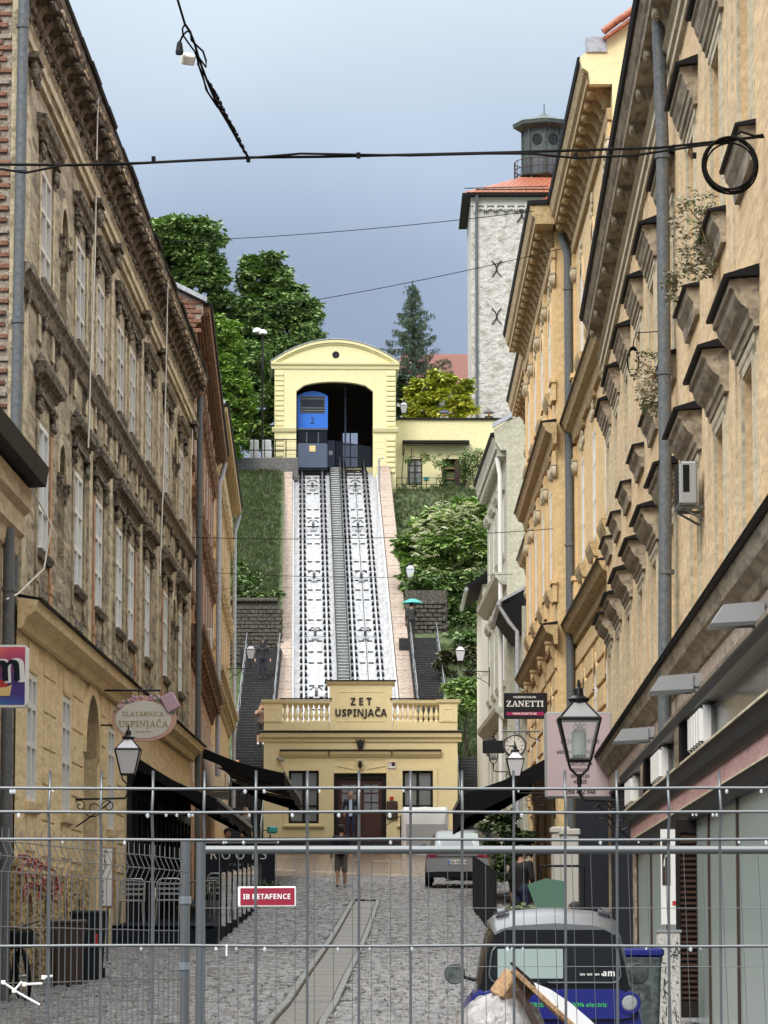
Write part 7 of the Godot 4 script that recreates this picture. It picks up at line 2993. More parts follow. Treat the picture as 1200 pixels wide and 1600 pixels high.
func terraces() -> void:
	awning("black canvas awning over the jeweller's dark shop fronts", -1, 66, 83, -4.75, -3.1, 3.45, 2.55, .25)
	awning("black canvas awning sagging toward the yellow ticket hall", -1, 98, 117, -5.0, -2.75, 5.2, 4.5, .4)
	awning("black canvas awning below the hairdresser's board", 1, 84, 96, 4.0, 1.85, 4.3, 3.35, .6)
	# deck with glass screen on the left
	var z0 := 63.0
	var y0 := gy(63)
	var o := thing("cafe_deck", "dark timber cafe deck with glass screens along the left front", "deck", Vector3(-4.1, y0, -z0))
	var g := G.new()
	var yt := gy(87) - y0 + .1
	g.prism(PackedVector2Array([Vector2(0, -.4), Vector2(24, yt - .6), Vector2(24, yt), Vector2(0, .34)]), -1.15, 1.15, Transform3D(Basis(Vector3(0, 0, -1), Vector3(0, 1, 0), Vector3(1, 0, 0)), Vector3()))
	part(o, "platform", g, M.deck_navy)
	for k in 9:
		var z := -.3 - k * 2.4
		var yb := lerpf(.34, yt, -z / 24.0)
		var n := node(o, "glass_screen", Vector3(1.2, yb, z))
		g = G.new()
		g.bx(-.02, .02, -.25, 1.05, -.05, .05)
		part(n, "post", g, M.charcoal_plastic)
		g = G.new()
		g.bx(-.006, .006, .0, .95, -2.2, -.1)
		part(n, "pane", g, M.green_glass)
	# low front screen with frame
	g = G.new()
	g.bx(-1.1, 1.1, .3, .36, -.04, .0)
	part(o, "front_sill", g, M.charcoal_plastic)
	for c in [[205, 1450, 0.0], [263, 1450, .1], [344, 1430, 1.5]]:
		var d: float = 63.6 + c[2] * 3
		var q := at(c[0], c[1], d)
		var ch := thing("cafe_chair", "brushed aluminium cafe chair on the dark deck", "chair", Vector3(q.x, y0 + .345 + c[2] * .12, -d), 0.1 * c[2], "aluminium chairs on the deck")
		chair(ch)
	var tq := thing("cafe_table", "square cafe table with steel legs on the dark deck", "table", Vector3(at(310, 1400, 67).x, gy(67) + .3, -67))
	g = G.new()
	g.cb(Vector3(0, .74, 0), Vector3(.7, .03, .7), .008)
	part(tq, "top", g, M.plastic_grey)
	for e in [[-1, -1], [1, -1], [1, 1], [-1, 1]]:
		g = G.new()
		g.tube([Vector3(e[0] * .3, 0, e[1] * .3), Vector3(e[0] * .3, .725, e[1] * .3)], .02, 6)
		part(tq, "leg", g, M.steel)
	# black counter with the restaurant's name
	var q := at(372, 1345, 88)
	o = thing("bar_counter", "black street counter with thin white restaurant lettering", "counter", Vector3(q.x, gy(88), -88))
	g = G.new()
	var ht := at(372, 1318, 88).y - gy(88)
	g.bx(-.9, .9, 0, ht, -.5, 0)
	part(o, "body", g, M.navy_wall)
	g = G.new()
	g.bx(-.95, .95, ht + .002, ht + .04, -.55, .06)
	part(o, "top", g, M.plastic_grey)
	words(o, "R O O T S", .26, M.letter_white, Vector3(-.0, at(372, 1335, 88).y - gy(88), .01), Basis(), "Droid Sans", .008, 300)
	scribble(o, .7, .05, M.plastic_grey, Vector3(.15, at(372, 1351, 88).y - gy(88), .004))
	var pl := thing("planter_shrub", "low dark green planting at the foot of the black counter", "plant", Vector3(q.x, gy(87.3), -87.3))
	rng.seed = 88
	var xs := []
	var cs := []
	for k in 420:
		xs.append(rand_xf(Vector3(rng.randf_range(-.8, .95), rng.randf_range(.1, .55), rng.randf_range(-.25, .25)), rng.randf_range(.6, 1.2)))
		cs.append(pick([Color(.03, .06, .015), Color(.05, .09, .02), Color(.02, .045, .012)]))
	multi(pl, "leaves", clump(5, .1, 31), M.leaf, xs, cs)
	g = G.new()
	g.cb(Vector3(.05, .09, 0), Vector3(1.9, .18, .4), .02)
	part(pl, "trough", g, M.charcoal_plastic)
	# menu banners under the far awning
	q = at(325, 1243, 104)
	o = thing("menu_banner", "white and rust menu banner hung under the far awning", "banner", q)
	g = G.new()
	g.bx(-.62, .62, -.12, .12, -.01, .01)
	part(o, "cloth", g, M.letter_white)
	g = G.new()
	g.bx(-.1, .6, .13, .26, -.01, .01)
	part(o, "upper_strip", g, M.rust_render)
	words(o, "Roots", .09, M.letter_black, Vector3(-.3, .03, .013), Basis(), "Droid Sans", .004, 700)
	scribble(o, .8, .04, M.letter_black, Vector3(-.05, -.07, .012))
	g = G.new()
	g.tube([Vector3(-.5, .12, 0), Vector3(-.5, .85, 0)], .01, 5)
	g.tube([Vector3(.5, .12, 0), Vector3(.5, .85, 0)], .01, 5)
	part(o, "cord", g, M.black_iron)
	# right terrace: dark fins, shrubs, green cloth
	o = thing("cafe_screen", "row of dark grey fins screening the right-hand cafe", "screen", Vector3(2.05, gy(72), -72))
	for k in 12:
		g = G.new()
		var z := 6.0 - k * 1.4
		g.bx(-.03, .03, gy(72 - z) - gy(72), gy(72 - z) - gy(72) + 1.25, z - .14, z + .14)
		part(o, "fin", g, M.charcoal_plastic)
		g = G.new()
		g.quad(Vector3(0, gy(72 - z) - gy(72) + .2, z - 1.26), Vector3(0, gy(72 - z) - gy(72) + .2, z - .14), Vector3(0, gy(72 - z) - gy(72) + 1.15, z - .14), Vector3(0, gy(72 - z) - gy(72) + 1.15, z - 1.26))
		part(o, "pane", g, M.green_glass)
	var b := Vector3(at(800, 1350, 76).x, gy(76), -76)
	tree("small-leaved olive bush in a pot on the right terrace", b, 1.2, [[Vector3(-.05, 1.5, 0), Vector3(.5, .45, .4)], [Vector3(.15, 1.95, 0), Vector3(.5, .4, .4)], [Vector3(-.3, 1.9, 0), Vector3(.4, .4, .4)], [Vector3(.0, 1.1, .0), Vector3(.4, .35, .35)]], 1500, clump(5, .09, 33), [Color(.075, .11, .035), Color(.1, .14, .05), Color(.05, .08, .025)], 520, .05, "shrub")
	q = at(855, 1420, 58)
	o = thing("glass_panel", "pale green draught screen leaning behind the small blue car", "screen", Vector3(q.x, gy(58), -58))
	g = G.new()
	g.prism(PackedVector2Array([Vector2(-.3, .3), Vector2(.25, .3), Vector2(.3, 1.25), Vector2(-.02, 1.3), Vector2(-.32, 1.2), Vector2(-.18, .8)]), -.01, .01)
	part(o, "pane", g, M.green_cloth)
	g = G.new()
	for x in [-.1, .6]:
		g.tube([Vector3(x, 0, -.05), Vector3(x, 1.5, -.05)], .02, 5)
	g.tube([Vector3(-.1, 1.5, -.05), Vector3(.6, 1.5, -.05)], .02, 5)
	g.tube([Vector3(-.1, .35, -.05), Vector3(.6, .35, -.05)], .02, 5)
	part(o, "frame", g, M.charcoal_plastic)
	q = at(809, 1412, 52)
	o = thing("potted_fern", "small yellowish potted fern behind the small blue car", "plant", Vector3(q.x, gy(52), -52))
	g = G.new()
	g.lathe([Vector2(0, 0), Vector2(.13, 0), Vector2(.18, .7), Vector2(.16, .7), Vector2(0, .66)], 12)
	part(o, "pot", g, M.charcoal_plastic)
	rng.seed = 5
	xs = []
	cs = []
	for k in 70:
		xs.append(rand_xf(Vector3(rng.randf_range(-.14, .14), rng.randf_range(.7, 1.05), rng.randf_range(-.1, .1)), rng.randf_range(.7, 1.2)))
		cs.append(pick([Color(.12, .13, .03), Color(.09, .12, .03)]))
	multi(o, "leaves", clump(6, .1, 41), M.leaf, xs, cs)
	# pale stone posts of the entrance on the right
	for c in [[875, 1330, 70, 0], [890, 1330, 66, 1]]:
		q = at(c[0], c[1], c[2])
		o = thing("stone_pier", ["pale stone entrance pier behind the olive bush", "taller pale stone pier below the pink sign"][c[3]], "pier", Vector3(q.x, gy(c[2]), -c[2]))
		g = G.new()
		g.cb(Vector3(0, .95, 0), Vector3(.32, 1.9, .5), .02)
		part(o, "shaft", g, M.off_white)
		g = G.new()
		g.cb(Vector3(0, 1.96, 0), Vector3(.38, .12, .56), .02)
		part(o, "cap", g, M.off_white)
	# white sheet over stacked goods by the ticket hall
	q = at(664, 1335, 133)
	o = thing("sheeted_stack", "stack covered with a crumpled white plastic sheet by the ticket hall", "stack", Vector3(q.x, gy(133), -133))
	g = G.new()
	rng.seed = 34
	var rows := []
	for r in 9:
		var f := r / 8.0
		var line := []
		for k in 24:
			var a := TAU * k / 24.0
			var cx := signf(cos(a)) * pow(absf(cos(a)), .35)
			var sz := signf(sin(a)) * pow(absf(sin(a)), .35)
			var rr := (1.0 + .03 * sin(k * 2.3 + r) + .02 * rng.randf()) * (1.0 if r < 7 else .92 if r == 7 else .02)
			line.append(Vector3(cx * .86 * rr, minf(f * 2.05, 1.74) + (.05 * sin(k * 1.3) if r > 5 else 0.0), sz * .6 * rr))
		rows.append(line)
	rows.reverse()
	g.loft(rows)
	part(o, "sheet", g, M.white_sheet)
	g = G.new()
	g.cb(Vector3(.05, .6, .62), Vector3(1.5, 1.1, .03), .01)
	part(o, "grey_panel", g, M.plastic_grey)


func chair(o: Node3D) -> void:
	var g := G.new()
	g.cb(Vector3(0, .45, 0), Vector3(.42, .03, .42), .008)
	part(o, "seat", g, M.plastic_grey)
	g = G.new()
	g.tube([Vector3(-.22, .45, -.2), Vector3(-.22, .78, -.25), Vector3(-.16, .84, -.26), Vector3(.16, .84, -.26), Vector3(.22, .78, -.25), Vector3(.22, .45, -.2)], .014, 6)
	for k in 3:
		g.bx(-.2, .2, .55 + k * .09, .59 + k * .09, -.25, -.235)
	part(o, "backrest", g, M.steel)
	for e in [[-1, -1], [1, -1], [1, 1], [-1, 1]]:
		g = G.new()
		g.tube([Vector3(e[0] * .2, .44, e[1] * .19), Vector3(e[0] * .23, 0, e[1] * .23)], .014, 6)
		part(o, "leg", g, M.steel)
	g = G.new()
	for e in [-.23, .23]:
		g.tube([Vector3(e, .45, .18), Vector3(e, .66, .17), Vector3(e, .67, -.22)], .013, 6)
	part(o, "armrest", g, M.steel)


func wheelie(o: Node3D, w: float, h: float, body: Material, lid: Material) -> void:
	var g := G.new()
	var rows := []
	for r in [[0.0, .78], [.08, .8], [.86, 1.0], [.9, 1.06], [.92, 1.06]]:
		var line := []
		for k in 16:
			var a := TAU * k / 16.0
			line.append(Vector3(signf(cos(a)) * pow(absf(cos(a)), .3) * w * .5 * r[1], r[0] * h, signf(sin(a)) * pow(absf(sin(a)), .3) * w * .56 * r[1]))
		rows.append(line)
	rows.reverse()
	g.loft(rows)
	part(o, "body", g, body)
	g = G.new()
	g.cb(Vector3(0, h * .955, 0), Vector3(w * 1.1, h * .07, w * 1.2), .02)
	g.tube([Vector3(-w * .4, h * .95, -w * .66), Vector3(w * .4, h * .95, -w * .66)], .018, 6)
	part(o, "lid", g, lid)
	for e in [-1.0, 1.0]:
		g = G.new()
		g.tube([Vector3(e * w * .42, .1, -w * .5), Vector3(e * w * .5, .1, -w * .5)], .1, 12)
		part(o, "wheel", g, M.rubber)


func bins_and_bike() -> void:
	var q := at(103, 1535, 49.5)
	var o := thing("wheelie_bin", "brown wheelie bin standing before the yellow rubble plinth", "bin", Vector3(q.x, gy(49.5), -49.5), .2)
	wheelie(o, .48, .95, M.brown_plastic, M.brown_plastic)
	q = at(138, 1520, 51.0)
	o = thing("wheelie_bin", "charcoal wheelie bin with a red sticker behind the brown bin", "bin", Vector3(q.x, gy(51.0), -51.0), .1)
	wheelie(o, .5, 1.02, M.charcoal_plastic, M.charcoal_plastic)
	var g := G.new()
	g.cb(Vector3(.1, .6, .28), Vector3(.05, .16, .01), .003)
	part(o, "sticker", g, M.fire_red)
	# bicycle against the wall, seen from the front wheel
	q = at(38, 1560, 46.3)
	o = thing("bicycle", "black bicycle leaning on the rubble plinth, front wheel foremost", "bicycle", Vector3(q.x, gy(46.3), -46.3), .35)
	o.rotation.z = .08
	for z in [.0, -1.05]:
		var w := node(o, "wheel", Vector3(0, .34, z))
		g = G.new()
		var ring := []
		for k in 25:
			ring.append(Vector3(0, cos(TAU * k / 24) * .33, sin(TAU * k / 24) * .33))
		g.tube(ring, .036, 6)
		part(w, "tyre", g, M.rubber)
		g = G.new()
		for k in 14:
			var a := TAU * k / 14.0
			g.tube([Vector3(.02 if k % 2 else -.02, 0, 0), Vector3(0, cos(a) * .31, sin(a) * .31)], .003, 3)
		g.tube([Vector3(-.05, 0, 0), Vector3(.05, 0, 0)], .025, 6)
		part(w, "spokes", g, M.steel)
	g = G.new()
	g.tube([Vector3(0, .34, -1.05), Vector3(0, .3, -.6), Vector3(0, .82, -.18)], .018, 6)
	g.tube([Vector3(0, .3, -.6), Vector3(0, .85, -.78)], .018, 6)
	g.tube([Vector3(0, .34, -1.05), Vector3(0, .8, -.76), Vector3(0, .78, -.2)], .016, 6)
	part(o, "frame", g, M.black_iron)
	g = G.new()
	for e in [-.05, .05]:
		g.tube([Vector3(e, .34, 0), Vector3(e, .68, -.12), Vector3(e * .5, .74, -.15)], .014, 6)
	g.tube([Vector3(0, .72, -.14), Vector3(0, .95, -.22)], .018, 6)
	part(o, "fork", g, M.black_iron)
	g = G.new()
	g.cb(Vector3(0, .82, .02), Vector3(.34, .24, .24), .04)
	part(o, "basket", g, M.rubber)
	g = G.new()
	g.tube([Vector3(-.32, 1.0, -.3), Vector3(-.18, 1.0, -.2), Vector3(0, .96, -.2), Vector3(.18, 1.0, -.2), Vector3(.32, 1.02, -.3)], .014, 6)
	part(o, "handlebar", g, M.black_iron)
	g = G.new()
	g.ball(Vector3(0, .9, -.8), Vector3(.09, .04, .14), 8, 5)
	part(o, "saddle", g, M.rubber)
	# bicycle by the ticket hall steps
	q = at(424, 1300, 131)
	o = thing("bicycle", "bicycle with pale teal basket parked beside the ticket hall steps", "bicycle", Vector3(q.x, gy(131), -131), .3)
	for z in [.0, -1.05]:
		g = G.new()
		var ring := []
		for k in 17:
			ring.append(Vector3(0, .34 + cos(TAU * k / 16) * .33, z + sin(TAU * k / 16) * .33))
		g.tube(ring, .025, 5)
		part(o, "wheel", g, M.rubber)
	g = G.new()
	g.tube([Vector3(0, .34, -1.05), Vector3(0, .3, -.6), Vector3(0, .85, -.15), Vector3(0, .34, 0)], .02, 5)
	g.tube([Vector3(-.3, 1.0, -.2), Vector3(0, .98, -.15), Vector3(.3, 1.0, -.2)], .018, 5)
	part(o, "frame", g, M.black_iron)
	g = G.new()
	g.cb(Vector3(0, 1.0, .12), Vector3(.36, .26, .28), .05)
	part(o, "basket", g, M.teal_umbrella)


# ---------------------------------------------------------------- cars
func outline(pts: Array) -> Array:
	# half outline from the bottom middle out and up to the top middle, mirrored, counterclockwise
	var r := []
	for p in pts:
		r.append(Vector2(p[0], p[1]))
	for i in range(pts.size() - 1, -1, -1):
		if pts[i][0] > .001:
			r.append(Vector2(-pts[i][0], pts[i][1]))
	return r


func body_rows(base: Array, secs: Array) -> Array:
	# sections: z, width factor, bottom y, top y, and the base outline in 0..1 of height
	var rows := []
	for s in secs:
		var line := []
		for p in base:
			line.append(Vector3(p.x * s[1], lerpf(s[2], s[3], p.y), s[0]))
		rows.append(line)
	return rows


func cap(g: G, row: Array, front: bool) -> void:
	var poly := PackedVector2Array()
	for p in row:
		poly.append(Vector2(p.x, p.y))
	var t := Geometry2D.triangulate_polygon(poly)
	for i in range(0, t.size(), 3):
		var q := [row[t[i]], row[t[i + 1]], row[t[i + 2]]]
		var up: bool = (Vector2(q[1].x, q[1].y) - Vector2(q[0].x, q[0].y)).cross(Vector2(q[2].x, q[2].y) - Vector2(q[0].x, q[0].y)) > 0
		if up != front:
			g.tri(q[0], q[2], q[1])
		else:
			g.tri(q[0], q[1], q[2])


func microcar() -> void:
	var d := 27.4
	var o := thing("microcar", "tiny blue electric microcar with silver roof seen from behind", "car", Vector3(at(868, 1600, d).x, gy(d + 1.2) - .06, -d))
	var g := G.new()
	# blue lower shell with round wheel arches
	var lo := outline([[0, 0], [.56, 0], [.66, .12], [.695, .4], [.695, .62], [.66, .84], [.58, .97], [.5, 1.0], [0, 1.0]])
	var rows := body_rows(lo, [[-2.4, .7, .35, .72], [-2.34, .86, .22, .84], [-2.1, .98, .2, .95], [-1.2, .97, .2, .97], [-.3, 1.0, .2, .98], [-.1, .99, .22, .97], [.0, .94, .3, .94]])
	g.loft(rows)
	cap(g, rows[-1], true)
	cap(g, rows[0], false)
	part(o, "lower_body", g, M.ami_blue)
	g = G.new()
	var hi := outline([[0, 0], [.6, 0], [.595, .12], [.56, .45], [.515, .72], [.45, .88], [.32, .965], [0, 1.0]])
	rows = body_rows(hi, [[-2.0, .8, .93, 1.05], [-1.7, .92, .93, 1.42], [-1.3, .98, .93, 1.53], [-.7, 1.0, .93, 1.55], [-.3, 1.0, .93, 1.53], [-.14, .985, .93, 1.49], [-.08, .95, .93, 1.44]])
	g.loft(rows)
	cap(g, rows[-1], true)
	part(o, "cabin", g, M.black_gloss)
	g = G.new()
	hi = outline([[0, .8], [.47, .8], [.49, .86], [.44, .93], [.32, .985], [0, 1.02]])
	rows = body_rows(hi, [[-1.75, .92, .93, 1.44], [-1.3, .99, .93, 1.54], [-.7, 1.02, .93, 1.56], [-.3, 1.02, .93, 1.545], [-.12, 1.0, .93, 1.5], [-.05, .95, .93, 1.44]])
	g.loft(rows)
	cap(g, rows[-1], true)
	part(o, "roof", g, M.silver)
	# black tailgate surround, glass, sheet inside
	g = G.new()
	g.prism(PackedVector2Array([Vector2(-.56, .925), Vector2(.56, .925), Vector2(.53, 1.16), Vector2(.46, 1.36), Vector2(.38, 1.4), Vector2(-.38, 1.4), Vector2(-.46, 1.36), Vector2(-.53, 1.16)]), -.12, -.03)
	part(o, "tailgate", g, M.black_gloss)
	g = G.new()
	var wp := PackedVector2Array()
	for p in rounded(.99, .285, .07):
		wp.append(Vector2(p.x * (1.0 - (p.y) * .22), p.y + 1.14))
	g.prism(wp, -.03, -.015)
	var rw := part(o, "rear_window", g, M.dark_glass)
	g = G.new()
	g.bx(-.44, .06, 1.03, 1.255, -.013, -.010)
	part(rw, "white_sheet", g, M.frosted)
	g = G.new()
	var n := wp.size()
	var ring := []
	for k in n + 1:
		ring.append(Vector3(wp[k % n].x, wp[k % n].y, -.012))
	g.tube(ring, .008, 5)
	part(rw, "seal", g, M.gunmetal)
	scribble(rw, .18, .014, M.letter_white, Vector3(.28, 1.06, -.012))
	words(rw, "ami", .05, M.letter_white, Vector3(.42, 1.07, -.012), Basis(), "Droid Sans", .003, 700)
	g = G.new()
	for e in [-1.0, 1.0]:
		g.cb(Vector3(e * .4, 1.535, -.28), Vector3(.11, .07, .14), .025, Basis(Vector3.BACK, e * -.25))
	part(o, "roof_bracket", g, M.gunmetal)
	g = G.new()
	for e in [-1.0, 1.0]:
		g.cb(Vector3(e * .32, 1.5, -.6), Vector3(.26, .05, .7), .024, Basis(Vector3.BACK, e * -.1))
	part(o, "roof_swage", g, M.silver)
	# lower tail: recessed band, round lamps
	g = G.new()
	var bp := PackedVector2Array()
	for p in rounded(1.2, .2, .08):
		bp.append(Vector2(p.x, p.y + .82))
	g.prism(bp, -.02, .03)
	part(o, "tail_panel", g, M.ami_blue)
	for e in [-1.0, 1.0]:
		var l := node(o, "tail_lamp", Vector3(e * .565, .845, .03))
		g = G.new()
		g.lathe([Vector2(.085, 0), Vector2(.085, .012), Vector2(.066, .014), Vector2(.06, .006)], 20)
		part(l, "bezel", g, M.ami_blue, Vector3(), Basis(Vector3.RIGHT, PI / 2))
		g = G.new()
		g.lathe([Vector2(.062, .004), Vector2(.05, .014), Vector2(0, .018)], 16)
		part(l, "lens", g, M.plastic_grey, Vector3(), Basis(Vector3.RIGHT, PI / 2))
		var w := node(o, "mirror", Vector3(e * .74, 1.05, -1.5))
		g = G.new()
		g.lathe([Vector2(0, -.03), Vector2(.07, -.02), Vector2(.085, .0), Vector2(.08, .01)], 16)
		part(w, "shell", g, M.copper_green, Vector3(), Basis(Vector3.RIGHT, PI / 2))
		g = G.new()
		g.lathe([Vector2(.078, .008), Vector2(0, .009)], 16)
		part(w, "mirror_glass", g, M.copper_green, Vector3(), Basis(Vector3.RIGHT, PI / 2))
		g = G.new()
		g.tube([Vector3(-e * .05, -.02, -.02), Vector3(-e * .2, -.06, -.02)], .015, 6)
		part(w, "stalk", g, M.charcoal_plastic)
		for z in [-.35, -2.05]:
			var wh := node(o, "wheel", Vector3(e * .6, .25, z))
			g = G.new()
			g.tube([Vector3(-.07, 0, 0), Vector3(.07, 0, 0)], .25, 18)
			part(wh, "tyre", g, M.rubber)
			g = G.new()
			g.tube([Vector3(-.075, 0, 0), Vector3(.075, 0, 0)], .16, 12)
			part(wh, "rim", g, M.plastic_grey)
	g = G.new()
	g.tube([Vector3(.02, .98, -.01), Vector3(-.18, 1.02, -.005), Vector3(-.36, 1.04, -.005)], .007, 5)
	part(o, "wiper", g, M.rubber)
	g = G.new()
	g.cb(Vector3(0, .36, .0), Vector3(1.22, .2, .1), .04)
	part(o, "bumper", g, M.charcoal_plastic)
	g = G.new()
	for e in [-1.0, 1.0]:
		g.tube([Vector3(e * .5, .72, .034), Vector3(e * .62, .74, .02), Vector3(e * .64, .92, .0)], .006, 4)
	g.tube([Vector3(-.5, .72, .034), Vector3(.5, .72, .034)], .006, 4)
	part(o, "panel_gap", g, M.rubber)
	g = G.new()
	g.prism(rounded(.3, .1, .04), .0, .02)
	part(o, "reflector", g, M.crimson, Vector3(.3, .6, .02))
	words(o, "FREE", .034, M.green_letter, Vector3(-.14, .83, .032), Basis(), "Droid Sans", .004, 700)
	words(o, "100% electric", .034, M.green_letter, Vector3(.25, .83, .032), Basis(), "Droid Sans", .004, 700)


func parked_car() -> void:
	var d := 100.0
	var o := thing("parked_car", "silver grey crossover car parked below the ticket hall steps, seen from behind", "car", Vector3(at(715, 1385, d).x, gy(d + 1.5), -d), -.03)
	o.rotation.x = .055
	var g := G.new()
	var lo := outline([[0, 0], [.8, 0], [.9, .1], [.92, .45], [.915, .75], [.86, .95], [.8, 1.0], [0, 1.0]])
	var rows := body_rows(lo, [[-4.4, .78, .4, .75], [-4.2, .92, .3, .88], [-3.4, 1, .28, .98], [-1.0, 1, .28, 1.03], [-.2, .99, .28, 1.05], [0, .94, .34, 1.0]])
	g.loft(rows)
	cap(g, rows[-1], true)
	part(o, "body", g, M.silver_light)
	g = G.new()
	var hi := outline([[0, 0], [.84, 0], [.8, .3], [.7, .8], [.62, .95], [.45, 1.0], [0, 1.0]])
	rows = body_rows(hi, [[-3.2, .9, .95, 1.02], [-2.3, .98, .98, 1.5], [-1.6, 1, 1.0, 1.57], [-.9, .98, 1.0, 1.52], [-.25, .94, 1.0, 1.15], [-.15, .92, 1.0, 1.06]])
	g.loft(rows)
	cap(g, rows[-1], true)
	part(o, "cabin", g, M.gunmetal)
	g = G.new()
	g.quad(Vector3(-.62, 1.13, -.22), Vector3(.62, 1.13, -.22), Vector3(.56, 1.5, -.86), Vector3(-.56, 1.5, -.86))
	part(o, "rear_window", g, M.frosted)  # opaque pale pane: a bright reflection is put into its colour
	g = G.new()
	g.cb(Vector3(0, 1.06, -.05), Vector3(1.5, .05, .24), .02)
	part(o, "spoiler", g, M.silver_light)
	g = G.new()
	g.prism(PackedVector2Array([Vector2(-.86, .3), Vector2(.86, .3), Vector2(.9, .44), Vector2(.5, .46), Vector2(-.5, .46), Vector2(-.9, .44)]), -.1, .04)
	part(o, "bumper", g, M.black_gloss)
	g = G.new()
	g.bx(-.86, .86, .86, .9, .0, .015)
	part(o, "light_bar", g, M.gunmetal)
	for e in [-1.0, 1.0]:
		g = G.new()
		g.prism(PackedVector2Array([Vector2(e * .6, .86), Vector2(e * .88, .84), Vector2(e * .86, .94), Vector2(e * .55, .92)]), -.02, .02)
		part(o, "tail_lamp", g, M.crimson)
		g = G.new()
		g.cb(Vector3(e * 1.0, 1.1, -2.2), Vector3(.2, .15, .1), .04)
		part(o, "mirror", g, M.black_gloss)
		for z in [-.8, -3.5]:
			g = G.new()
			g.tube([Vector3(e * .72, .33, z), Vector3(e * .92, .33, z)], .33, 18)
			part(o, "wheel", g, M.rubber)
	g = G.new()
	g.cb(Vector3(.0, .72, .01), Vector3(.54, .13, .02), .005)
	var pl := part(o, "number_plate", g, M.letter_white)
	words(pl, "ZG 1839-K", .075, M.letter_black, Vector3(.03, .72, .022), Basis(), "Droid Sans", .004, 700)
	g = G.new()
	g.bx(-.26, -.22, .66, .78, .021, .024)
	part(pl, "blue_strip", g, M.car_blue)
	for k in 2:
		var c := thing("parked_car", ["dark hatchback nose behind the silver crossover", "pale grey car roof under the right awning"][k], "car", Vector3(at(742, 1330, 108).x + k * .25, gy(110), -107.5 - k * 6))
		g = G.new()
		rows = body_rows(lo, [[-3.9, .8, .35, .8], [-3.5, .94, .3, .95], [-.3, 1, .3, 1.0], [0, .94, .36, .95]])
		g.loft(rows)
		cap(g, rows[-1], true)
		part(c, "body", g, [M.gunmetal, M.silver][k])
		g = G.new()
		rows = body_rows(hi, [[-2.8, .9, .95, 1.0], [-2.0, .98, .95, 1.46], [-.8, .98, .95, 1.48], [-.15, .92, .95, 1.0]])
		g.loft(rows)
		part(c, "cabin", g, [M.black_gloss, M.gunmetal][k])
		for e in [-1.0, 1.0]:
			for z in [-.7, -3.1]:
				g = G.new()
				g.tube([Vector3(e * .7, .32, z), Vector3(e * .9, .32, z)], .32, 16)
				part(c, "wheel", g, M.rubber)


# ---------------------------------------------------------------- fences
# welded mesh panel with V folds: local x along, y up from 0, wires as parts
func mesh_panel(o: Node3D, w: float, hs: Array, top: float, step: float, r: float, drops: int, off := 0.0) -> void:
	var folds := []
	for i in range(1, hs.size() - 1):
		if absf(hs[i - 1] - hs[i]) < .09 and absf(hs[i + 1] - hs[i]) < .09:
			folds.append(hs[i])
	var fold := func(y: float) -> float: return .03 if y in folds else 0.0
	var path := [Vector3(0, top, 0)]
	for y in hs:
		path.append(Vector3(0, y, fold.call(y)))
	path.append(Vector3(0, 0, 0))
	var g := G.new()
	g.tube(path, r, 6)
	var vm := g.mesh()
	var x := off
	while x <= w + .001:
		part(o, "upright_wire", vm, M.galvanised, Vector3(x, 0, 0), Basis(Vector3.BACK, (x / w - .5) * -.012))
		x += step
	var k := 0
	for y in hs:
		var q := []
		for j in 13:
			q.append(Vector3(w * j / 12.0, y + .0012 * sin(j * 1.7 + y * 9), fold.call(y) + r * 1.6))
		g = G.new()
		g.tube(q, r * 1.08, 6)
		var hw := part(o, "cross_wire", g, M.galvanised)
		if drops and k < 5:
			for j in drops:
				var dx := rng.randf_range(.02, w - .02)
				part(hw, "rain_drop", cached("drop", func(d: G): d.lathe([Vector2(0, .004), Vector2(.0026, .002), Vector2(.0042, -.003), Vector2(.003, -.0065), Vector2(0, -.0075)], 8)), M.drop, Vector3(dx, y - r * 1.3, fold.call(y) + r * 1.6), Basis().scaled(Vector3.ONE * rng.randf_range(.5, 1.0)))
		k += 1


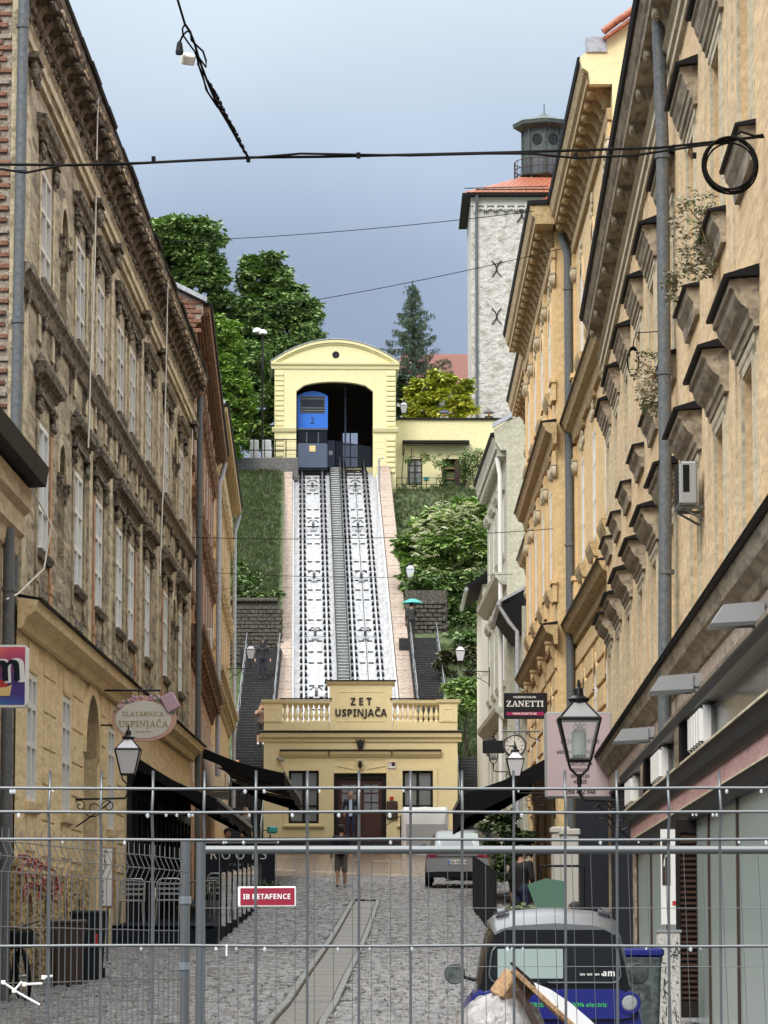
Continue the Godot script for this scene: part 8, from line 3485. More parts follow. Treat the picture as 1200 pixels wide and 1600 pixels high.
func fences() -> void:
	rng.seed = 808
	# nearest panel
	var d := 7.0
	var o := thing("mesh_fence", "galvanised folded wire fence panel with water drops, spiked along its top", "fence", Vector3(-1.2, 0, -d))
	var hs := []
	for y in [1232, 1270, 1312, 1478]:
		hs.append(at(600, y, d).y)
	for k in 5:
		hs.append(hs[3] - .21 * (k + 1))
	hs.append(.30); hs.append(.25); hs.append(.2)
	hs.sort()
	hs.reverse()
	mesh_panel(o, 2.4, hs, at(600, 1204, d).y, .1003, .0028, 17, .048)
	var g := G.new()
	for e in [-.02, 2.42]:
		g.tube([Vector3(e, 0, 0), Vector3(e, 2.0, 0)], .02, 8)
	part(o, "post", g, M.galvanised)
	g = G.new()
	for e in [-.02, 2.42]:
		g.cb(Vector3(e, .06, 0), Vector3(.24, .12, .7), .02)
	part(o, "foot", g, M.street_kerb)
	# framed panel behind it
	d = 18.5
	var x0 := at(312, 1500, d).x
	var top := at(600, 1328, d).y - gy(d)
	o = thing("framed_fence", "tube-framed site fence panel with thin wires across the street", "fence", Vector3(x0, gy(d), -d))
	g = G.new()
	g.tube([Vector3(0, .05, 0), Vector3(0, top + .04, 0)], .022, 10)
	g.tube([Vector3(3.45, .05, 0), Vector3(3.45, top + .04, 0)], .022, 10)
	g.tube([Vector3(.02, top, 0), Vector3(3.43, top, 0)], .0215, 10)
	g.tube([Vector3(.02, .16, 0), Vector3(3.43, .16, 0)], .0215, 10)
	part(o, "frame", g, M.galvanised)
	for k in 34:
		part(o, "upright_wire", cached("bwire", func(w: G): w.tube([Vector3(0, .16, 0), Vector3(0, top, 0)], .0019, 5)), M.galvanised, Vector3(.1 + k * .0985, 0, .012), Basis(Vector3.BACK, .004 + .0011 * k if k > 16 else .0))
	for k in 6:
		part(o, "cross_wire", cached("bcross", func(w: G): w.tube([Vector3(0, 0, 0), Vector3(3.44, 0, 0)], .0019, 5)), M.galvanised, Vector3(0, top - .3 * (k + 1), .016))
	g = G.new()
	for e in [0.0, 3.45]:
		g.cb(Vector3(e, .06, 0), Vector3(.24, .13, .7), .02)
	part(o, "foot", g, M.street_kerb)
	# maker's plate
	var q := at(417, 1401, d - .05)
	var s := thing("fence_plate", "small crimson maker's plate with white lettering wired to the fence", "sign", q, .0)
	s.rotation.z = .006
	g = G.new()
	g.cb(Vector3(), Vector3(.3, .104, .008), .003)
	part(s, "rim", g, M.letter_white)
	g = G.new()
	g.bx(-.137, .143, -.044, .044, .0042, .0056)
	part(s, "face", g, M.crimson)
	words(s, "IB BETAFENCE", .0275, M.letter_white, Vector3(.0, .0, .007), Basis(), "Droid Sans", .002, 700)
	# panel on the left, running away to the right
	var a := at(-18, 1312, 15.7)
	var b := at(284, 1314, 19.0)
	var v := b - a
	o = thing("mesh_fence", "folded wire fence panel receding to the round galvanised post", "fence", Vector3(a.x, gy(16), a.z), atan2(-v.z, v.x))
	var ln := Vector2(v.x, v.z).length()
	var tp := a.y - gy(16)
	o.rotation.z = -.004
	mesh_panel(o, ln, [tp, tp - .067, tp - .134, tp - .38, tp - .63, tp - .86, tp - .93, tp - 1.0, tp - 1.25, tp - 1.5, tp - 1.75], tp + .06, .1, .0026, 0)
	var p := at(290, 1313, 19.05)
	g = G.new()
	g.tube([Vector3(0, 0, 0), Vector3(0, p.y - gy(19), 0)], .026, 12)
	o = thing("fence_post", "round galvanised post joining the two fence panels", "post", Vector3(p.x, gy(19), p.z))
	part(o, "tube", g, M.galvanised)
	g = G.new()
	for y in [.6, 1.25, 1.6]:
		g.lathe([Vector2(.027, -.02), Vector2(.033, -.018), Vector2(.033, .018), Vector2(.027, .02)], 12, Vector3(0, y, 0))
	part(o, "clamp", g, M.steel)
	g = G.new()
	g.cb(Vector3(0, .06, 0), Vector3(.26, .13, .6), .02)
	part(o, "foot", g, M.street_kerb)
	# cable ties left on the wires
	for c in [[[5, 1535], [30, 1552], [62, 1570]], [[22, 1548], [34, 1534], [36, 1538]], [[38, 1538], [66, 1537]], [[68, 1527], [82, 1525]], [[354, 1478], [354, 1494]]]:
		var pts := []
		for w in c:
			pts.append(at(w[0], w[1], 6.97 if c[0][0] > 300 else 15.9))
		var t := thing("cable_tie", "loose white cable tie left on the fence wire", "cable tie", pts[0], 0, "cable ties on the fences")
		g = G.new()
		var lp := []
		for w in pts:
			lp.append(w - pts[0])
		g.tube(lp, .0018 if c[0][0] > 300 else .006, 5)
		part(t, "strap", g, M.letter_white)
		g = G.new()
		g.cb(Vector3(), Vector3.ONE * (.005 if c[0][0] > 300 else .018), .001)
		part(t, "head", g, M.letter_white)


func rubbish() -> void:
	var d := 22.0
	var b := at(785, 1625, d)
	var o := thing("rubble_skip", "grey builder's skip heaped behind the fence", "skip", Vector3(b.x + .25, gy(d), -d - .2))
	var g := G.new()
	var h := b.y - gy(d)
	g.prism(PackedVector2Array([Vector2(-.6, 0), Vector2(.6, 0), Vector2(.8, h), Vector2(-.8, h)]), -.5, .5)
	part(o, "tub", g, M.charcoal_plastic)
	# plastic sack
	var c := at(783, 1612, d)
	o = thing("plastic_sack", "bulging translucent white plastic sack on the heap", "sack", Vector3(c.x, b.y, -d))
	var f := FastNoiseLite.new()
	f.seed = 4
	f.frequency = 4.2
	var rows := []
	for r in 15:
		var la := PI / 2 - PI * r / 14.0
		var line := []
		for k in 30:
			var lo := TAU * k / 30.0
			var dr := Vector3(cos(la) * cos(lo), sin(la), cos(la) * sin(lo))
			var rr := 1.0 + .14 * f.get_noise_3dv(dr * .6) + .015 * sin(lo * 9 + la * 4)
			var q := dr * rr * Vector3(.285, .25, .24)
			line.append(Vector3(q.x, maxf(q.y, -.03) + .03, q.z))
		rows.append(line)
	g = G.new()
	g.loft(rows)
	part(o, "film", g, M.plastic_sheet)
	# broken timber
	c = at(815, 1560, d - .1)
	o = thing("timber_offcuts", "broken timber battens and plywood leaning on the sack", "timber", Vector3(c.x, b.y, c.z))
	var z := Vector3(c.x, b.y, c.z)
	for k in [[[800, 1515], [905, 1612], .075, .03], [[808, 1545], [850, 1625], .06, .04], [[845, 1560], [920, 1630], .05, .03]]:
		var p0: Vector3 = at(k[0][0], k[0][1], d - .12) - z
		var p1: Vector3 = at(k[1][0], k[1][1], d - .12) - z
		var ang := atan2(p1.y - p0.y, p1.x - p0.x)
		g = G.new()
		g.cb((p0 + p1) / 2 + Vector3(0, 0, .1 * k[3] * 30 * .1), Vector3(p0.distance_to(p1), k[3], k[2] * 2.4), .004, Basis(Vector3.BACK, ang))
		part(o, "batten", g, M.plank if k[3] < .035 else M.door_brown)
	g = G.new()
	g.cb(at(801, 1547, d - .02) - z, Vector3(.19, .17, .15), .01, Basis.from_euler(Vector3(.3, .5, -.55)))
	part(o, "block", g, M.plank)
	g = G.new()
	var p2: Vector3 = at(793, 1512, d - .1) - z
	var p3: Vector3 = at(880, 1590, d - .1) - z
	g.cb((p2 + p3) / 2 + Vector3(.02, .03, -.02), Vector3(p2.distance_to(p3), .016, .16), .003, Basis(Vector3.BACK, atan2(p3.y - p2.y, p3.x - p2.x)))
	part(o, "plywood", g, M.dark_frame)
	c = at(880, 1570, d - .12)
	o = thing("white_offcut", "curled white sheet offcut lying across the timber", "sheet", Vector3(c.x, b.y, c.z))
	z = Vector3(c.x, b.y, c.z)
	g = G.new()
	var up := [[834, 1535], [860, 1546], [890, 1566], [925, 1596], [950, 1625]]
	var dn := [[848, 1565], [870, 1572], [880, 1590], [900, 1612], [915, 1635]]
	for i in 4:
		var q := []
		for w in [dn[i], dn[i + 1], up[i + 1], up[i]]:
			q.append(at(w[0], w[1], d - .2 + .03 * sin(i * 1.2)) - z)
		g.quad(q[0], q[1], q[2], q[3])
		g.quad(q[3] - Vector3(0, 0, .006), q[2] - Vector3(0, 0, .006), q[1] - Vector3(0, 0, .006), q[0] - Vector3(0, 0, .006))
	part(o, "panel", g, M.white_sheet)
	# blue-lidded crate bin beside the microcar
	var w := at(1000, 1490, 31.5)
	o = thing("recycling_bin", "dark green bin with glossy blue lid beside the small blue car", "bin", Vector3(w.x, gy(31.5), w.z))
	wheelie(o, .36, w.y - gy(31.5) + .06, M.copper_green, M.ami_blue)


# ---------------------------------------------------------------- overhead lines
func sag(a: Vector3, b: Vector3, s: float, n := 16) -> Array:
	var r := []
	for k in n + 1:
		var f := k / float(n)
		r.append(a.lerp(b, f) - Vector3(0, s * 4 * f * (1 - f), 0))
	return r


func cable(label: String, pts: Array, r: float, m: Material, called := "overhead_cable") -> Node3D:
	var o := thing(called, label, "cable", pts[0], 0, "cables over the street")
	var g := G.new()
	var q := []
	for p in pts:
		q.append(p - pts[0])
	g.tube(q, r, 6)
	part(o, "strand", g, m)
	return o


func cables() -> void:
	var d := 30.5
	var B: Material = M.rubber
	var l0 := Vector3(-5.1, at(0, 263, d).y - .1, -d)
	var hook := at(1185, 214, d)
	var j := at(388, 246, d)
	var o := cable("thick black double cable spanning the street below the twisted lead", [l0, at(0, 257, d), at(110, 258, d), at(200, 256, d), j, at(500, 245, d), at(800, 238, d), at(1030, 231, d), hook, hook + Vector3(.15, .0, 0)], .014, B)
	var z: Vector3 = l0
	var g := G.new()
	var p := []
	for q in [[0, 264], [40, 270], [100, 258], [240, 254], [388, 247], [470, 240], [640, 243], [760, 240], [830, 240], [900, 247], [990, 243], [1090, 228], [1140, 222]]:
		p.append(at(q[0], q[1], d - .03) - z)
	g.tube(p, .011, 5)
	part(o, "strand", g, B)
	g = G.new()
	for q in [388, 240, 170, 560, 900, 1085]:
		g.ob(at(q, 249 if q < 400 else 243, d - .02) - z, Vector3(.035, .05, .035))
	part(o, "clip", g, B)
	# coil
	var c := at(1140, 258, d - .05)
	o = thing("cable_coil", "big coil of spare black cable hanging at the peach front", "cable", c, 0, "cables over the street")
	rng.seed = 61
	for k in 7:
		g = G.new()
		var ring := []
		var rr := .225 + rng.randf_range(-.03, .02)
		var of := Vector3(rng.randf_range(-.015, .015), rng.randf_range(-.03, .02), rng.randf_range(-.02, .02))
		for i in 33:
			var an := TAU * i / 32.0
			ring.append(of + Vector3(cos(an) * rr, sin(an) * rr * 1.06, .02 * sin(an * 2 + k)))
		g.tube(ring, .009, 5)
		part(o, "loop", g, B)
	g = G.new()
	g.tube([Vector3(.02, .24, 0), Vector3(.1, .3, 0), Vector3(.22, .26, 0), Vector3(.3, .27, 0)], .012, 5)
	part(o, "tail", g, B)
	c = at(989, 566, 47)
	o = thing("cable_coil", "small coil of cable hanging from the peach wall", "cable", c, 0, "cables over the street")
	for k in 5:
		g = G.new()
		var ring := []
		for i in 25:
			var an := TAU * i / 24.0
			ring.append(Vector3(cos(an) * .075, sin(an) * (.17 + .008 * k), .015 * k))
		g.tube(ring, .009, 5)
		part(o, "loop", g, B)
	g = G.new()
	g.tube([Vector3(0, .17, 0), Vector3(.01, .28, 0), Vector3(.05, .4, 0), Vector3(.42, .42, 0)], .008, 5)
	part(o, "hanger", g, B)
	# coil on the stained house
	c = at(270, 853, 79)
	o = thing("cable_coil", "coil of cable hanging on the soot-stained front", "cable", c, 0, "cables over the street")
	for k in 5:
		g = G.new()
		var ring := []
		for i in 25:
			var an := TAU * i / 24.0
			ring.append(Vector3(cos(an) * .15, sin(an) * .2, .02 * k))
		g.tube(ring, .014, 5)
		part(o, "loop", g, B)
	# twisted lead going up towards the camera, with plug and junction box
	var P := func(x: float, y: float) -> Vector3: return at(x, y, lerpf(30.5, 28.0, clampf((246 - y) / 270.0, 0, 1)))
	o = cable("twisted black lead rising from the span with plug and box", [j, P.call(372, 220), P.call(355, 190), P.call(340, 165), P.call(325, 130), P.call(312, 95), P.call(303, 65), P.call(296, 48), P.call(289, 38), P.call(280, 8), P.call(272, -20), P.call(262, -50)], .011, B)
	z = j
	g = G.new()
	for k in 44:
		var f := k / 43.0
		var a: Vector3 = P.call(384 - 58 * f, 240 - 112 * f)
		g.ob(a - z, Vector3(.014, .04, .014), Basis.from_euler(Vector3(k * .3, .2, .9 + .5 * sin(k * 1.7))))
	part(o, "wrapping", g, B)
	g = G.new()
	p = []
	for q in [[335, 160], [322, 140], [316, 115], [309, 100], [311, 90], [322, 105], [322, 95], [317, 80], [306, 70], [299, 63], [298, 50], [292, 49], [286, 55], [281, 65]]:
		p.append(P.call(q[0], q[1]) - z)
	g.tube(p, .009, 5)
	p = []
	for q in [[340, 168], [325, 145], [312, 108], [308, 92], [304, 80], [295, 68], [286, 55], [285, 45], [289, 38]]:
		p.append(P.call(q[0], q[1]) - z)
	g.tube(p, .008, 5)
	part(o, "strand", g, B)
	g = G.new()
	var pc: Vector3 = P.call(280.5, 75) - z
	g.lathe([Vector2(.014, .055), Vector2(.022, .045), Vector2(.03, -.01), Vector2(.034, -.03), Vector2(.032, -.055), Vector2(0, -.056)], 10, pc)
	part(o, "plug", g, M.charcoal_plastic)
	g = G.new()
	g.cb(P.call(293, 92) - z, Vector3(.11, .085, .11), .01, Basis.from_euler(Vector3(.5, .3, -.05)))
	part(o, "junction_box", g, M.off_white)
	# thin wires farther up the street
	var thin := [[[335, 371, 84.0], [735, 338, 76.0], .25], [[470, 470, 84.4], [800, 404, 80.0], .2], [[258, 838, 84.0], [867, 826, 83.0], .35], [[335, 895, 110.0], [800, 897, 108.0], .3]]
	var names := ["thin dark wire crossing high above the station roof", "thin dark wire crossing beside the conifer", "thin dark wire crossing in front of the upper incline", "thin dark wire crossing over the middle of the incline"]
	for k in 4:
		var w: Array = thin[k]
		var a := at(w[0][0], w[0][1], w[0][2])
		var b := at(w[1][0], w[1][1], w[1][2])
		var ext := (b - a) * .22
		cable(names[k], sag(a - (ext if k < 2 else Vector3()), b + (ext if k < 2 else Vector3()), w[2] * .4), .009, B)


# ---------------------------------------------------------------- people
func sdf_mesh(bones: Array, cell: float, g: G) -> void:
	var lo := Vector3.ONE * 99
	var hi := -lo
	for b in bones:
		var r: float = maxf(b[2], b[3]) + cell * 2
		for e in [b[0], b[1]]:
			lo = lo.min(e - Vector3.ONE * r)
			hi = hi.max(e + Vector3.ONE * r)
	var nx := int((hi.x - lo.x) / cell) + 2
	var ny := int((hi.y - lo.y) / cell) + 2
	var nz := int((hi.z - lo.z) / cell) + 2
	var f := PackedFloat32Array()
	f.resize(nx * ny * nz)
	f.fill(1.0)
	for b in bones:
		var a: Vector3 = b[0]
		var ab: Vector3 = b[1] - a
		var ra: float = b[2]
		var rb: float = b[3]
		var l2: float = maxf(ab.length_squared(), .000001)
		var rm := maxf(ra, rb) + cell * 3
		var m0: Vector3 = (a.min(b[1]) - Vector3.ONE * rm - lo) / cell
		var m1: Vector3 = (a.max(b[1]) + Vector3.ONE * rm - lo) / cell
		for x in range(maxi(0, int(m0.x)), mini(nx, int(m1.x) + 1)):
			for y in range(maxi(0, int(m0.y)), mini(ny, int(m1.y) + 1)):
				for z in range(maxi(0, int(m0.z)), mini(nz, int(m1.z) + 1)):
					var p := lo + Vector3(x, y, z) * cell - a
					var t := clampf(p.dot(ab) / l2, 0, 1)
					var v := (p - ab * t).length() - lerpf(ra, rb, t)
					var i := (x * ny + y) * nz + z
					var k := .035
					var h := maxf(k - absf(f[i] - v), 0) / k
					f[i] = minf(f[i], v) - h * h * k * .25
	var idx := {}
	var vs := PackedVector3Array()
	for x in nx - 1:
		for y in ny - 1:
			for z in nz - 1:
				var i := (x * ny + y) * nz + z
				var s := 0
				var c := Vector3()
				var n := 0
				var cv := [f[i], f[i + 1], f[i + nz], f[i + nz + 1], f[i + ny * nz], f[i + ny * nz + 1], f[i + ny * nz + nz], f[i + ny * nz + nz + 1]]
				for q in 8:
					if cv[q] < 0:
						s |= 1 << q
				if s == 0 or s == 255:
					continue
				for e in [[0, 1], [0, 2], [0, 4], [1, 3], [1, 5], [2, 3], [2, 6], [3, 7], [4, 5], [4, 6], [5, 7], [6, 7]]:
					var v0: float = cv[e[0]]
					var v1: float = cv[e[1]]
					if (v0 < 0) != (v1 < 0):
						var t := v0 / (v0 - v1)
						var p0 := Vector3(e[0] >> 2 & 1, e[0] >> 1 & 1, e[0] & 1)
						var p1 := Vector3(e[1] >> 2 & 1, e[1] >> 1 & 1, e[1] & 1)
						c += p0.lerp(p1, t)
						n += 1
				idx[i] = vs.size()
				vs.append(lo + (Vector3(x, y, z) + c / n) * cell)
	var ns := PackedVector3Array()
	ns.resize(vs.size())
	var cl := PackedColorArray()
	for p in vs:
		var best := 99.0
		var col := Color(1, 1, 1)
		for b in bones:
			var ab: Vector3 = b[1] - b[0]
			var t := clampf((p - b[0]).dot(ab) / maxf(ab.length_squared(), .000001), 0, 1)
			var v: float = (p - b[0] - ab * t).length() - lerpf(b[2], b[3], t)
			if v < best:
				best = v
				col = b[4]
		cl.append(col)
	var tris := PackedInt32Array()
	for i in idx:
		var z: int = i % nz
		var y: int = (i / nz) % ny
		var x: int = i / (nz * ny)
		for ax3 in 3:
			var di: int = [ny * nz, nz, 1][ax3]
			var du: int = [nz, 1, ny * nz][ax3]
			var dv: int = [1, ny * nz, nz][ax3]
			if (f[i] < 0) == (f[i + di] < 0):
				continue
			if not (idx.has(i - du) and idx.has(i - dv) and idx.has(i - du - dv)):
				continue
			var q := [idx[i - du - dv], idx[i - dv], idx[i], idx[i - du]]
			if f[i] < 0:
				tris.append_array(PackedInt32Array([q[0], q[1], q[2], q[0], q[2], q[3]]))
			else:
				tris.append_array(PackedInt32Array([q[0], q[2], q[1], q[0], q[3], q[2]]))
	for k in range(0, tris.size(), 3):
		var nn := (vs[tris[k + 1]] - vs[tris[k]]).cross(vs[tris[k + 2]] - vs[tris[k]])
		for e in 3:
			ns[tris[k + e]] += nn
	for k in range(0, tris.size(), 3):
		var a := tris[k]
		var b := tris[k + 1]
		var c := tris[k + 2]
		g.v.append(vs[a]); g.v.append(vs[c]); g.v.append(vs[b])
		g.n.append(ns[a].normalized()); g.n.append(ns[c].normalized()); g.n.append(ns[b].normalized())
		g.c.append(cl[a]); g.c.append(cl[c]); g.c.append(cl[b])


# pose: dictionary of joint overrides; look: top, legs, skin, shoes, hair colours (linear)
func person(label: String, pos: Vector3, turn: float, height: float, look: Dictionary, pose := {}) -> Node3D:
	var o := thing("person", label, "person", pos, turn)
	var s := height / 1.76
	var J := {"hip": Vector3(0, .94, 0), "chest": Vector3(0, 1.3, .0), "neck": Vector3(0, 1.47, -.01), "head": Vector3(0, 1.63, .02)}
	for e in [-1.0, 1.0]:
		var t := "l" if e > 0 else "r"
		J["sh" + t] = Vector3(e * .185, 1.41, 0)
		J["el" + t] = Vector3(e * .25, 1.13, -.02)
		J["wr" + t] = Vector3(e * .26, .88, .05)
		J["hp" + t] = Vector3(e * .09, .92, 0)
		J["kn" + t] = Vector3(e * .105, .5, .02)
		J["an" + t] = Vector3(e * .11, .09, -.01)
		J["to" + t] = Vector3(e * .125, .04, .15)
	for k in pose:
		J[k] = pose[k]
	for k in J:
		J[k] *= s
	var top: Color = look.top
	var leg: Color = look.legs
	var skin: Color = look.skin
	var bones := [[J.hip, J.chest, .135 * s, .15 * s, top], [J.hip + Vector3(.05, 0, 0), J.hip - Vector3(.05, 0, 0), .13 * s, .13 * s, leg if not look.has("long") else top], [J.chest + Vector3(.08, .04, 0) * s, J.chest - Vector3(.08, -.04, 0) * s, .115 * s, .115 * s, top],
		[J.neck - Vector3(0, .03, 0) * s, J.head, .058 * s, .06 * s, skin], [J.head + Vector3(0, .03, 0) * s, J.head + Vector3(0, -.05, .015) * s, .098 * s, .078 * s, skin]]
	var shorts: bool = look.get("shorts", false)
	var sleeves: bool = look.get("sleeves", true)
	for t in ["l", "r"]:
		bones.append([J["sh" + t], J["el" + t], .068 * s, .05 * s, top])
		bones.append([J["el" + t], J["wr" + t], .046 * s, .034 * s, top if sleeves else skin])
		var hd: Vector3 = (J["wr" + t] - J["el" + t]).normalized()
		bones.append([J["wr" + t] + hd * .02 * s, J["wr" + t] + hd * .085 * s, .034 * s, .036 * s, skin])
		bones.append([J["hp" + t], J["kn" + t], .098 * s, .068 * s if not shorts else .082 * s, leg])
		bones.append([J["kn" + t], J["an" + t], .06 * s, .044 * s, leg if not shorts else skin])
		bones.append([J["an" + t] - Vector3(0, .03, 0) * s, J["to" + t], .05 * s, .04 * s, look.shoes])
	var g := G.new()
	g.hue = true
	sdf_mesh(bones, .026, g)
	# fingers and thumb
	g.col = skin
	for t in ["l", "r"]:
		var hd: Vector3 = (J["wr" + t] - J["el" + t]).normalized()
		var sd := hd.cross(Vector3(1, 0, 0)).normalized()
		if sd.length() < .5:
			sd = Vector3(0, 0, 1)
		var b0: Vector3 = J["wr" + t] + hd * .09 * s
		var inn := Vector3(-signf(J["sh" + t].x), 0, 0) * .02 * s
		for k in 4:
			var q: Vector3 = b0 + sd * (k - 1.5) * .02 * s
			var l: float = [.07, .08, .075, .06][k] * s
			g.tube([q, q + hd * l * .5, q + hd * l * .9 + inn], [.0095 * s, .009 * s, .007 * s], 5)
		g.tube([J["wr" + t] + hd * .04 * s + sd * .03 * s, J["wr" + t] + hd * .07 * s + sd * .06 * s + inn * .5, J["wr" + t] + hd * .1 * s + sd * .06 * s + inn], [.012 * s, .011 * s, .008 * s], 5)
	# face
	var hc: Vector3 = J.head
	g.ball(hc + Vector3(0, -.02, .115) * s, Vector3(.014, .028, .02) * s, 6, 4)
	for e in [-1.0, 1.0]:
		g.ball(hc + Vector3(e * .1, -.015, .0) * s, Vector3(.014, .034, .022) * s, 6, 4)
	g.col = Color(.03, .02, .015)
	for e in [-1.0, 1.0]:
		g.ball(hc + Vector3(e * .036, .008, .098) * s, Vector3(.014, .008, .008) * s, 6, 3)
	g.col = Color(.32, .12, .1)
	g.ball(hc + Vector3(0, -.075, .092) * s, Vector3(.026, .007, .008) * s, 6, 3)
	part(o, "body", g, M.vertex_paint)
	# hair, hood or cap
	g = G.new()
	g.hue = true
	g.col = look.hair
	if look.has("hood"):
		for k in 8:
			var rr := []
		g.lathe([Vector2(.15, -.15), Vector2(.135, -.05), Vector2(.13, .06), Vector2(.09, .13), Vector2(0, .155)], 12, hc + Vector3(0, 0, -.035) * s, s, s)
		part(o, "hood", g, M.vertex_paint)
	else:
		g.lathe([Vector2(.098, -.02), Vector2(.11, .04), Vector2(.095, .1), Vector2(.05, .135), Vector2(0, .145)], 12, hc + Vector3(0, .0, -.014) * s, s, s)
		g.ball(hc + Vector3(0, .0, -.05) * s, Vector3(.09, .1, .065) * s, 8, 5)
		part(o, "hair", g, M.vertex_paint)
	if look.has("cap"):
		g = G.new()
		g.hue = true
		g.col = look.cap
		g.lathe([Vector2(.116, .03), Vector2(.112, .09), Vector2(.07, .14), Vector2(0, .155)], 12, hc + Vector3(0, .005, -.005) * s, s, s)
		g.prism(PackedVector2Array([Vector2(-.08, .08), Vector2(.08, .08), Vector2(.06, .19), Vector2(-.06, .19)]), -.006, .006, Transform3D(Basis(Vector3(1, 0, 0), Vector3(0, 0, 1), Vector3(0, -1, 0)), hc + Vector3(0, .04, 0)))
		part(o, "cap", g, M.vertex_paint)
	return o


func umbrella(o: Node3D, label: String, pos: Vector3, r: float, m: Material, stick: float) -> void:
	var u := thing("umbrella", label, "umbrella", pos)
	var g := G.new()
	for k in 8:
		var a0 := TAU * k / 8.0
		var a1 := TAU * (k + 1) / 8.0
		for j in 4:
			var q := []
			for e in [[a0, j], [a0, j + 1], [a1, j + 1], [a1, j]]:
				var f: float = e[1] / 4.0
				q.append(Vector3(cos(e[0]) * r * f, -.42 * r * f * f + stick, sin(e[0]) * r * f))
			g.quad(q[0], q[3], q[2], q[1])
	part(u, "canopy", g, m)
	g = G.new()
	g.tube([Vector3(0, 0, 0), Vector3(0, stick + .06, 0)], .01, 5)
	part(u, "shaft", g, M.black_iron)


func people() -> void:
	var SK := Color(.46, .27, .18)
	var DK := Color(.02, .018, .016)
	var P := func(px: float, py: float, d: float) -> Vector3: return at(px, py, d)
	# in the doorway
	var b := Vector3(at(548, 1309, 137.3).x, CY + 3.82, -137.3)
	var o := person("person in navy jacket over a pale blue shirt standing in the station doorway", b, 0.0, 1.78, {"top": Color(.012, .016, .035), "legs": Color(.02, .028, .075), "skin": SK, "shoes": DK, "hair": Color(.2, .18, .16)}, {"ell": Vector3(.27, 1.14, -.06), "wrl": Vector3(.2, .95, -.12), "elr": Vector3(-.28, 1.15, -.04), "wrr": Vector3(-.25, .92, .03)})
	var g := G.new()
	g.prism(PackedVector2Array([Vector2(-.07, .82), Vector2(.06, .82), Vector2(.05, 1.42), Vector2(.02, 1.46), Vector2(-.03, 1.46), Vector2(-.06, 1.42)]), .12, .165)
	part(o, "shirt", g, flat("shirt_blue", .42, .48, .66, .8))
	# walking away up the street
	b = Vector3(at(533, 1390, 101.5).x, gy(101.5) + .03, -101.5)
	o = person("person in navy T-shirt and grey shorts walking up the cobbles with a small bag", b, PI + .05, 1.78, {"top": Color(.014, .015, .035), "legs": Color(.17, .165, .155), "skin": SK, "shoes": Color(.62, .61, .6), "hair": DK, "shorts": true, "sleeves": false}, {"knl": Vector3(.1, .5, .1), "anl": Vector3(.1, .12, -.12), "tol": Vector3(.12, .05, .02), "knr": Vector3(-.1, .5, .08), "anr": Vector3(-.11, .09, .12), "tor": Vector3(-.12, .04, .27), "wrl": Vector3(.27, .92, .12), "wrr": Vector3(-.25, .9, -.1)})
	g = G.new()
	g.cb(Vector3(.02, 1.0, -.19), Vector3(.26, .22, .1), .03)
	g.tube([Vector3(-.15, 1.44, -.1), Vector3(0, 1.2, -.17), Vector3(.1, 1.05, -.17)], .016, 5)
	part(o, "cross_bag", g, M.rubber)
	# hooded on the left steps
	b = at(410, 1083, 158.0)
	b.y = CY + 3.15 + (158.0 - 137.4) * .3953 + .12
	person("person in black hooded jacket coming down the left steps", b, 0.1, 1.78, {"top": Color(.012, .013, .018), "legs": Color(.012, .014, .026), "skin": SK, "shoes": DK, "hair": Color(.01, .011, .015), "hood": true, "long": true}, {"elr": Vector3(-.3, 1.12, -.02), "wrr": Vector3(-.33, .9, .08), "ell": Vector3(.3, 1.12, -.02), "wrl": Vector3(.33, .9, .08)})
	# photographing on the steps
	b = at(407, 1165, 149.5)
	b.y = CY + 3.15 + (149.5 - 137.4) * .3953 + .1
	person("person in brown shirt and dark shorts photographing from the left steps", b, .3, 1.76, {"top": Color(.13, .075, .055), "legs": DK, "skin": SK, "shoes": Color(.5, .5, .5), "hair": DK, "shorts": true, "sleeves": false}, {"ell": Vector3(.27, 1.3, .2), "wrl": Vector3(.07, 1.55, .26), "elr": Vector3(-.27, 1.3, .2), "wrr": Vector3(-.07, 1.55, .26)})
	for c in [[369, 142.6, Color(.6, .26, .12), "person in an orange cap climbing the left steps above the awning"], [387, 142.0, Color(.6, .6, .58), "person in a white cap climbing the left steps above the awning"]]:
		b = at(c[0], 1260, c[1])
		b.y = CY + 3.15 + (c[1] - 137.4) * .3953 + .1
		b.x = clampf(b.x, -6.05, -5.0)
		person(c[3], b, PI - .6, 1.74, {"top": Color(.06, .06, .07), "legs": DK, "skin": SK, "shoes": DK, "hair": DK, "cap": c[2]})
	b = at(383, 1330, 130.0)
	person("person in grey pullover standing behind the black counter", Vector3(b.x, gy(130), -130.0), .9, 1.85, {"top": Color(.12, .12, .11), "legs": DK, "skin": SK, "shoes": DK, "hair": Color(.16, .1, .05)})
	b = at(355, 1330, 99.0)
	person("person in olive shirt at the black counter", Vector3(b.x, gy(99.0), -99.0), .4, 1.72, {"top": Color(.1, .095, .05), "legs": DK, "skin": SK, "shoes": DK, "hair": DK})
	b = at(643, 1010, 164.8)
	b.y = CY + 13.8
	o = person("person in dark clothes under a teal umbrella at the head of the right steps", b, PI, 1.72, {"top": Color(.03, .03, .028), "legs": DK, "skin": SK, "shoes": DK, "hair": DK}, {"elr": Vector3(-.2, 1.18, .16), "wrr": Vector3(-.1, 1.35, .2)})
	umbrella(o, "teal umbrella held above the right steps", b + Vector3(.05, 1.3, -.2), .5, M.teal_umbrella, .6)
	b = at(815, 1400, 66.0)
	person("person in black top and navy trousers standing on the right terrace", Vector3(b.x, gy(66.0), -66.0), PI * .8, 1.72, {"top": Color(.008, .008, .01), "legs": Color(.02, .03, .07), "skin": SK, "shoes": DK, "hair": DK})
	b = at(905, 1440, 48.0)
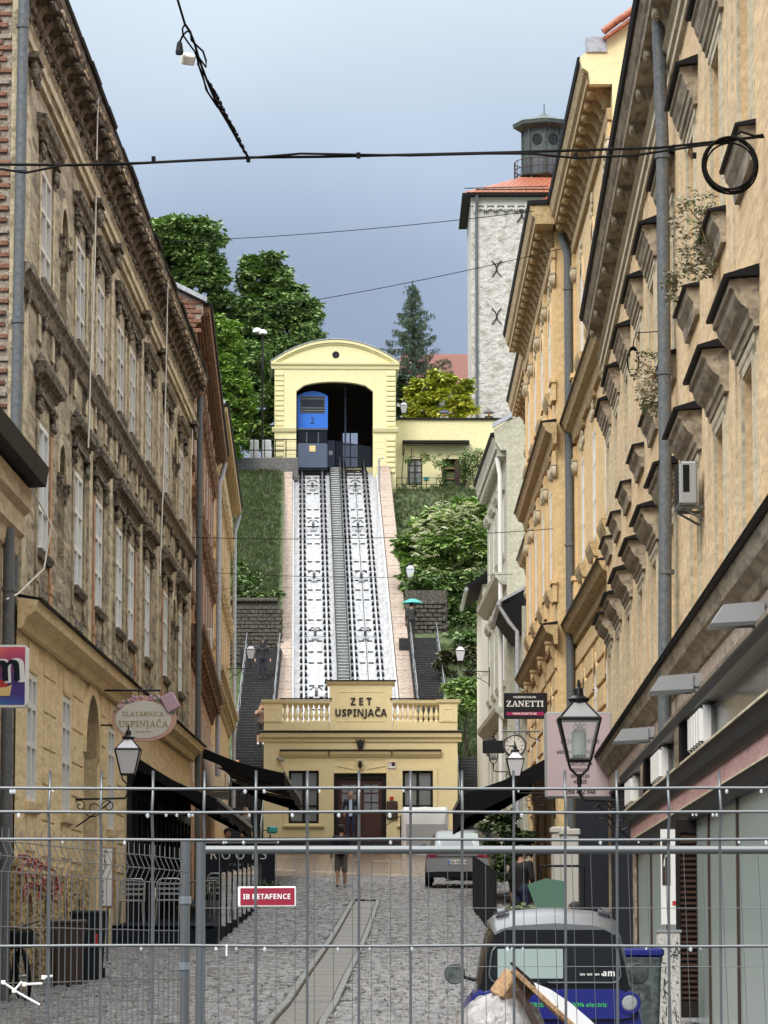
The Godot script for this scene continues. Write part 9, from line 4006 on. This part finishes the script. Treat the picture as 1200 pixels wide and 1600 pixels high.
	o = person("dark-haired person sitting on the right terrace behind the small blue car", Vector3(b.x, gy(48.0) - .45 + .42, -48.0), -1.3, 1.66, {"top": Color(.02, .02, .025), "legs": DK, "skin": Color(.4, .24, .17), "shoes": DK, "hair": DK}, {"hip": Vector3(0, .52, 0), "chest": Vector3(0, .88, .02), "neck": Vector3(0, 1.05, .03), "head": Vector3(0, 1.2, .07), "shl": Vector3(.18, .98, .02), "shr": Vector3(-.18, .98, .02), "ell": Vector3(.22, .74, .12), "elr": Vector3(-.22, .74, .12), "wrl": Vector3(.12, .68, .32), "wrr": Vector3(-.12, .68, .32), "hpl": Vector3(.09, .5, .04), "hpr": Vector3(-.09, .5, .04), "knl": Vector3(.1, .5, .46), "knr": Vector3(-.1, .5, .46), "anl": Vector3(.1, .1, .48), "anr": Vector3(-.1, .1, .48), "tol": Vector3(.1, .05, .62), "tor": Vector3(-.1, .05, .62)})
	var st := thing("cafe_stool", "dark padded stool under the sitting person", "stool", Vector3(b.x, gy(48.0), -48.0))
	g = G.new()
	g.lathe([Vector2(0, .33), Vector2(.2, .33), Vector2(.21, .37), Vector2(.0, .38)], 12)
	part(st, "seat", g, M.rubber)
	for k in 3:
		g = G.new()
		g.tube([Vector3(cos(TAU * k / 3) * .2, 0, sin(TAU * k / 3) * .2), Vector3(cos(TAU * k / 3) * .1, .335, sin(TAU * k / 3) * .1)], .015, 5)
		part(st, "leg", g, M.steel)
	# on the promenade
	for c in [[694, 668, 202.4, M.navy_umbrella, "navy umbrella of a walker on the promenade above the terrace", Color(.6, .58, .55)], [764, 672, 202.4, M.grey_umbrella, "charcoal umbrella of a walker below the white tower", Color(.05, .05, .06)]]:
		b = Vector3(at(c[0], 660, c[2]).x, CY + 29.0, -c[2])
		o = person(["person in pale top under the navy umbrella", "person in black top under the charcoal umbrella"][0 if c[0] < 700 else 1], b + Vector3(0, -.6, 0), 0, 1.7, {"top": c[5], "legs": DK, "skin": SK, "shoes": DK, "hair": DK}, {"elr": Vector3(-.2, 1.2, .14), "wrr": Vector3(-.08, 1.3, .16)})
		umbrella(o, c[4], b + Vector3(.0, .5, .2), .38, c[3], .62)
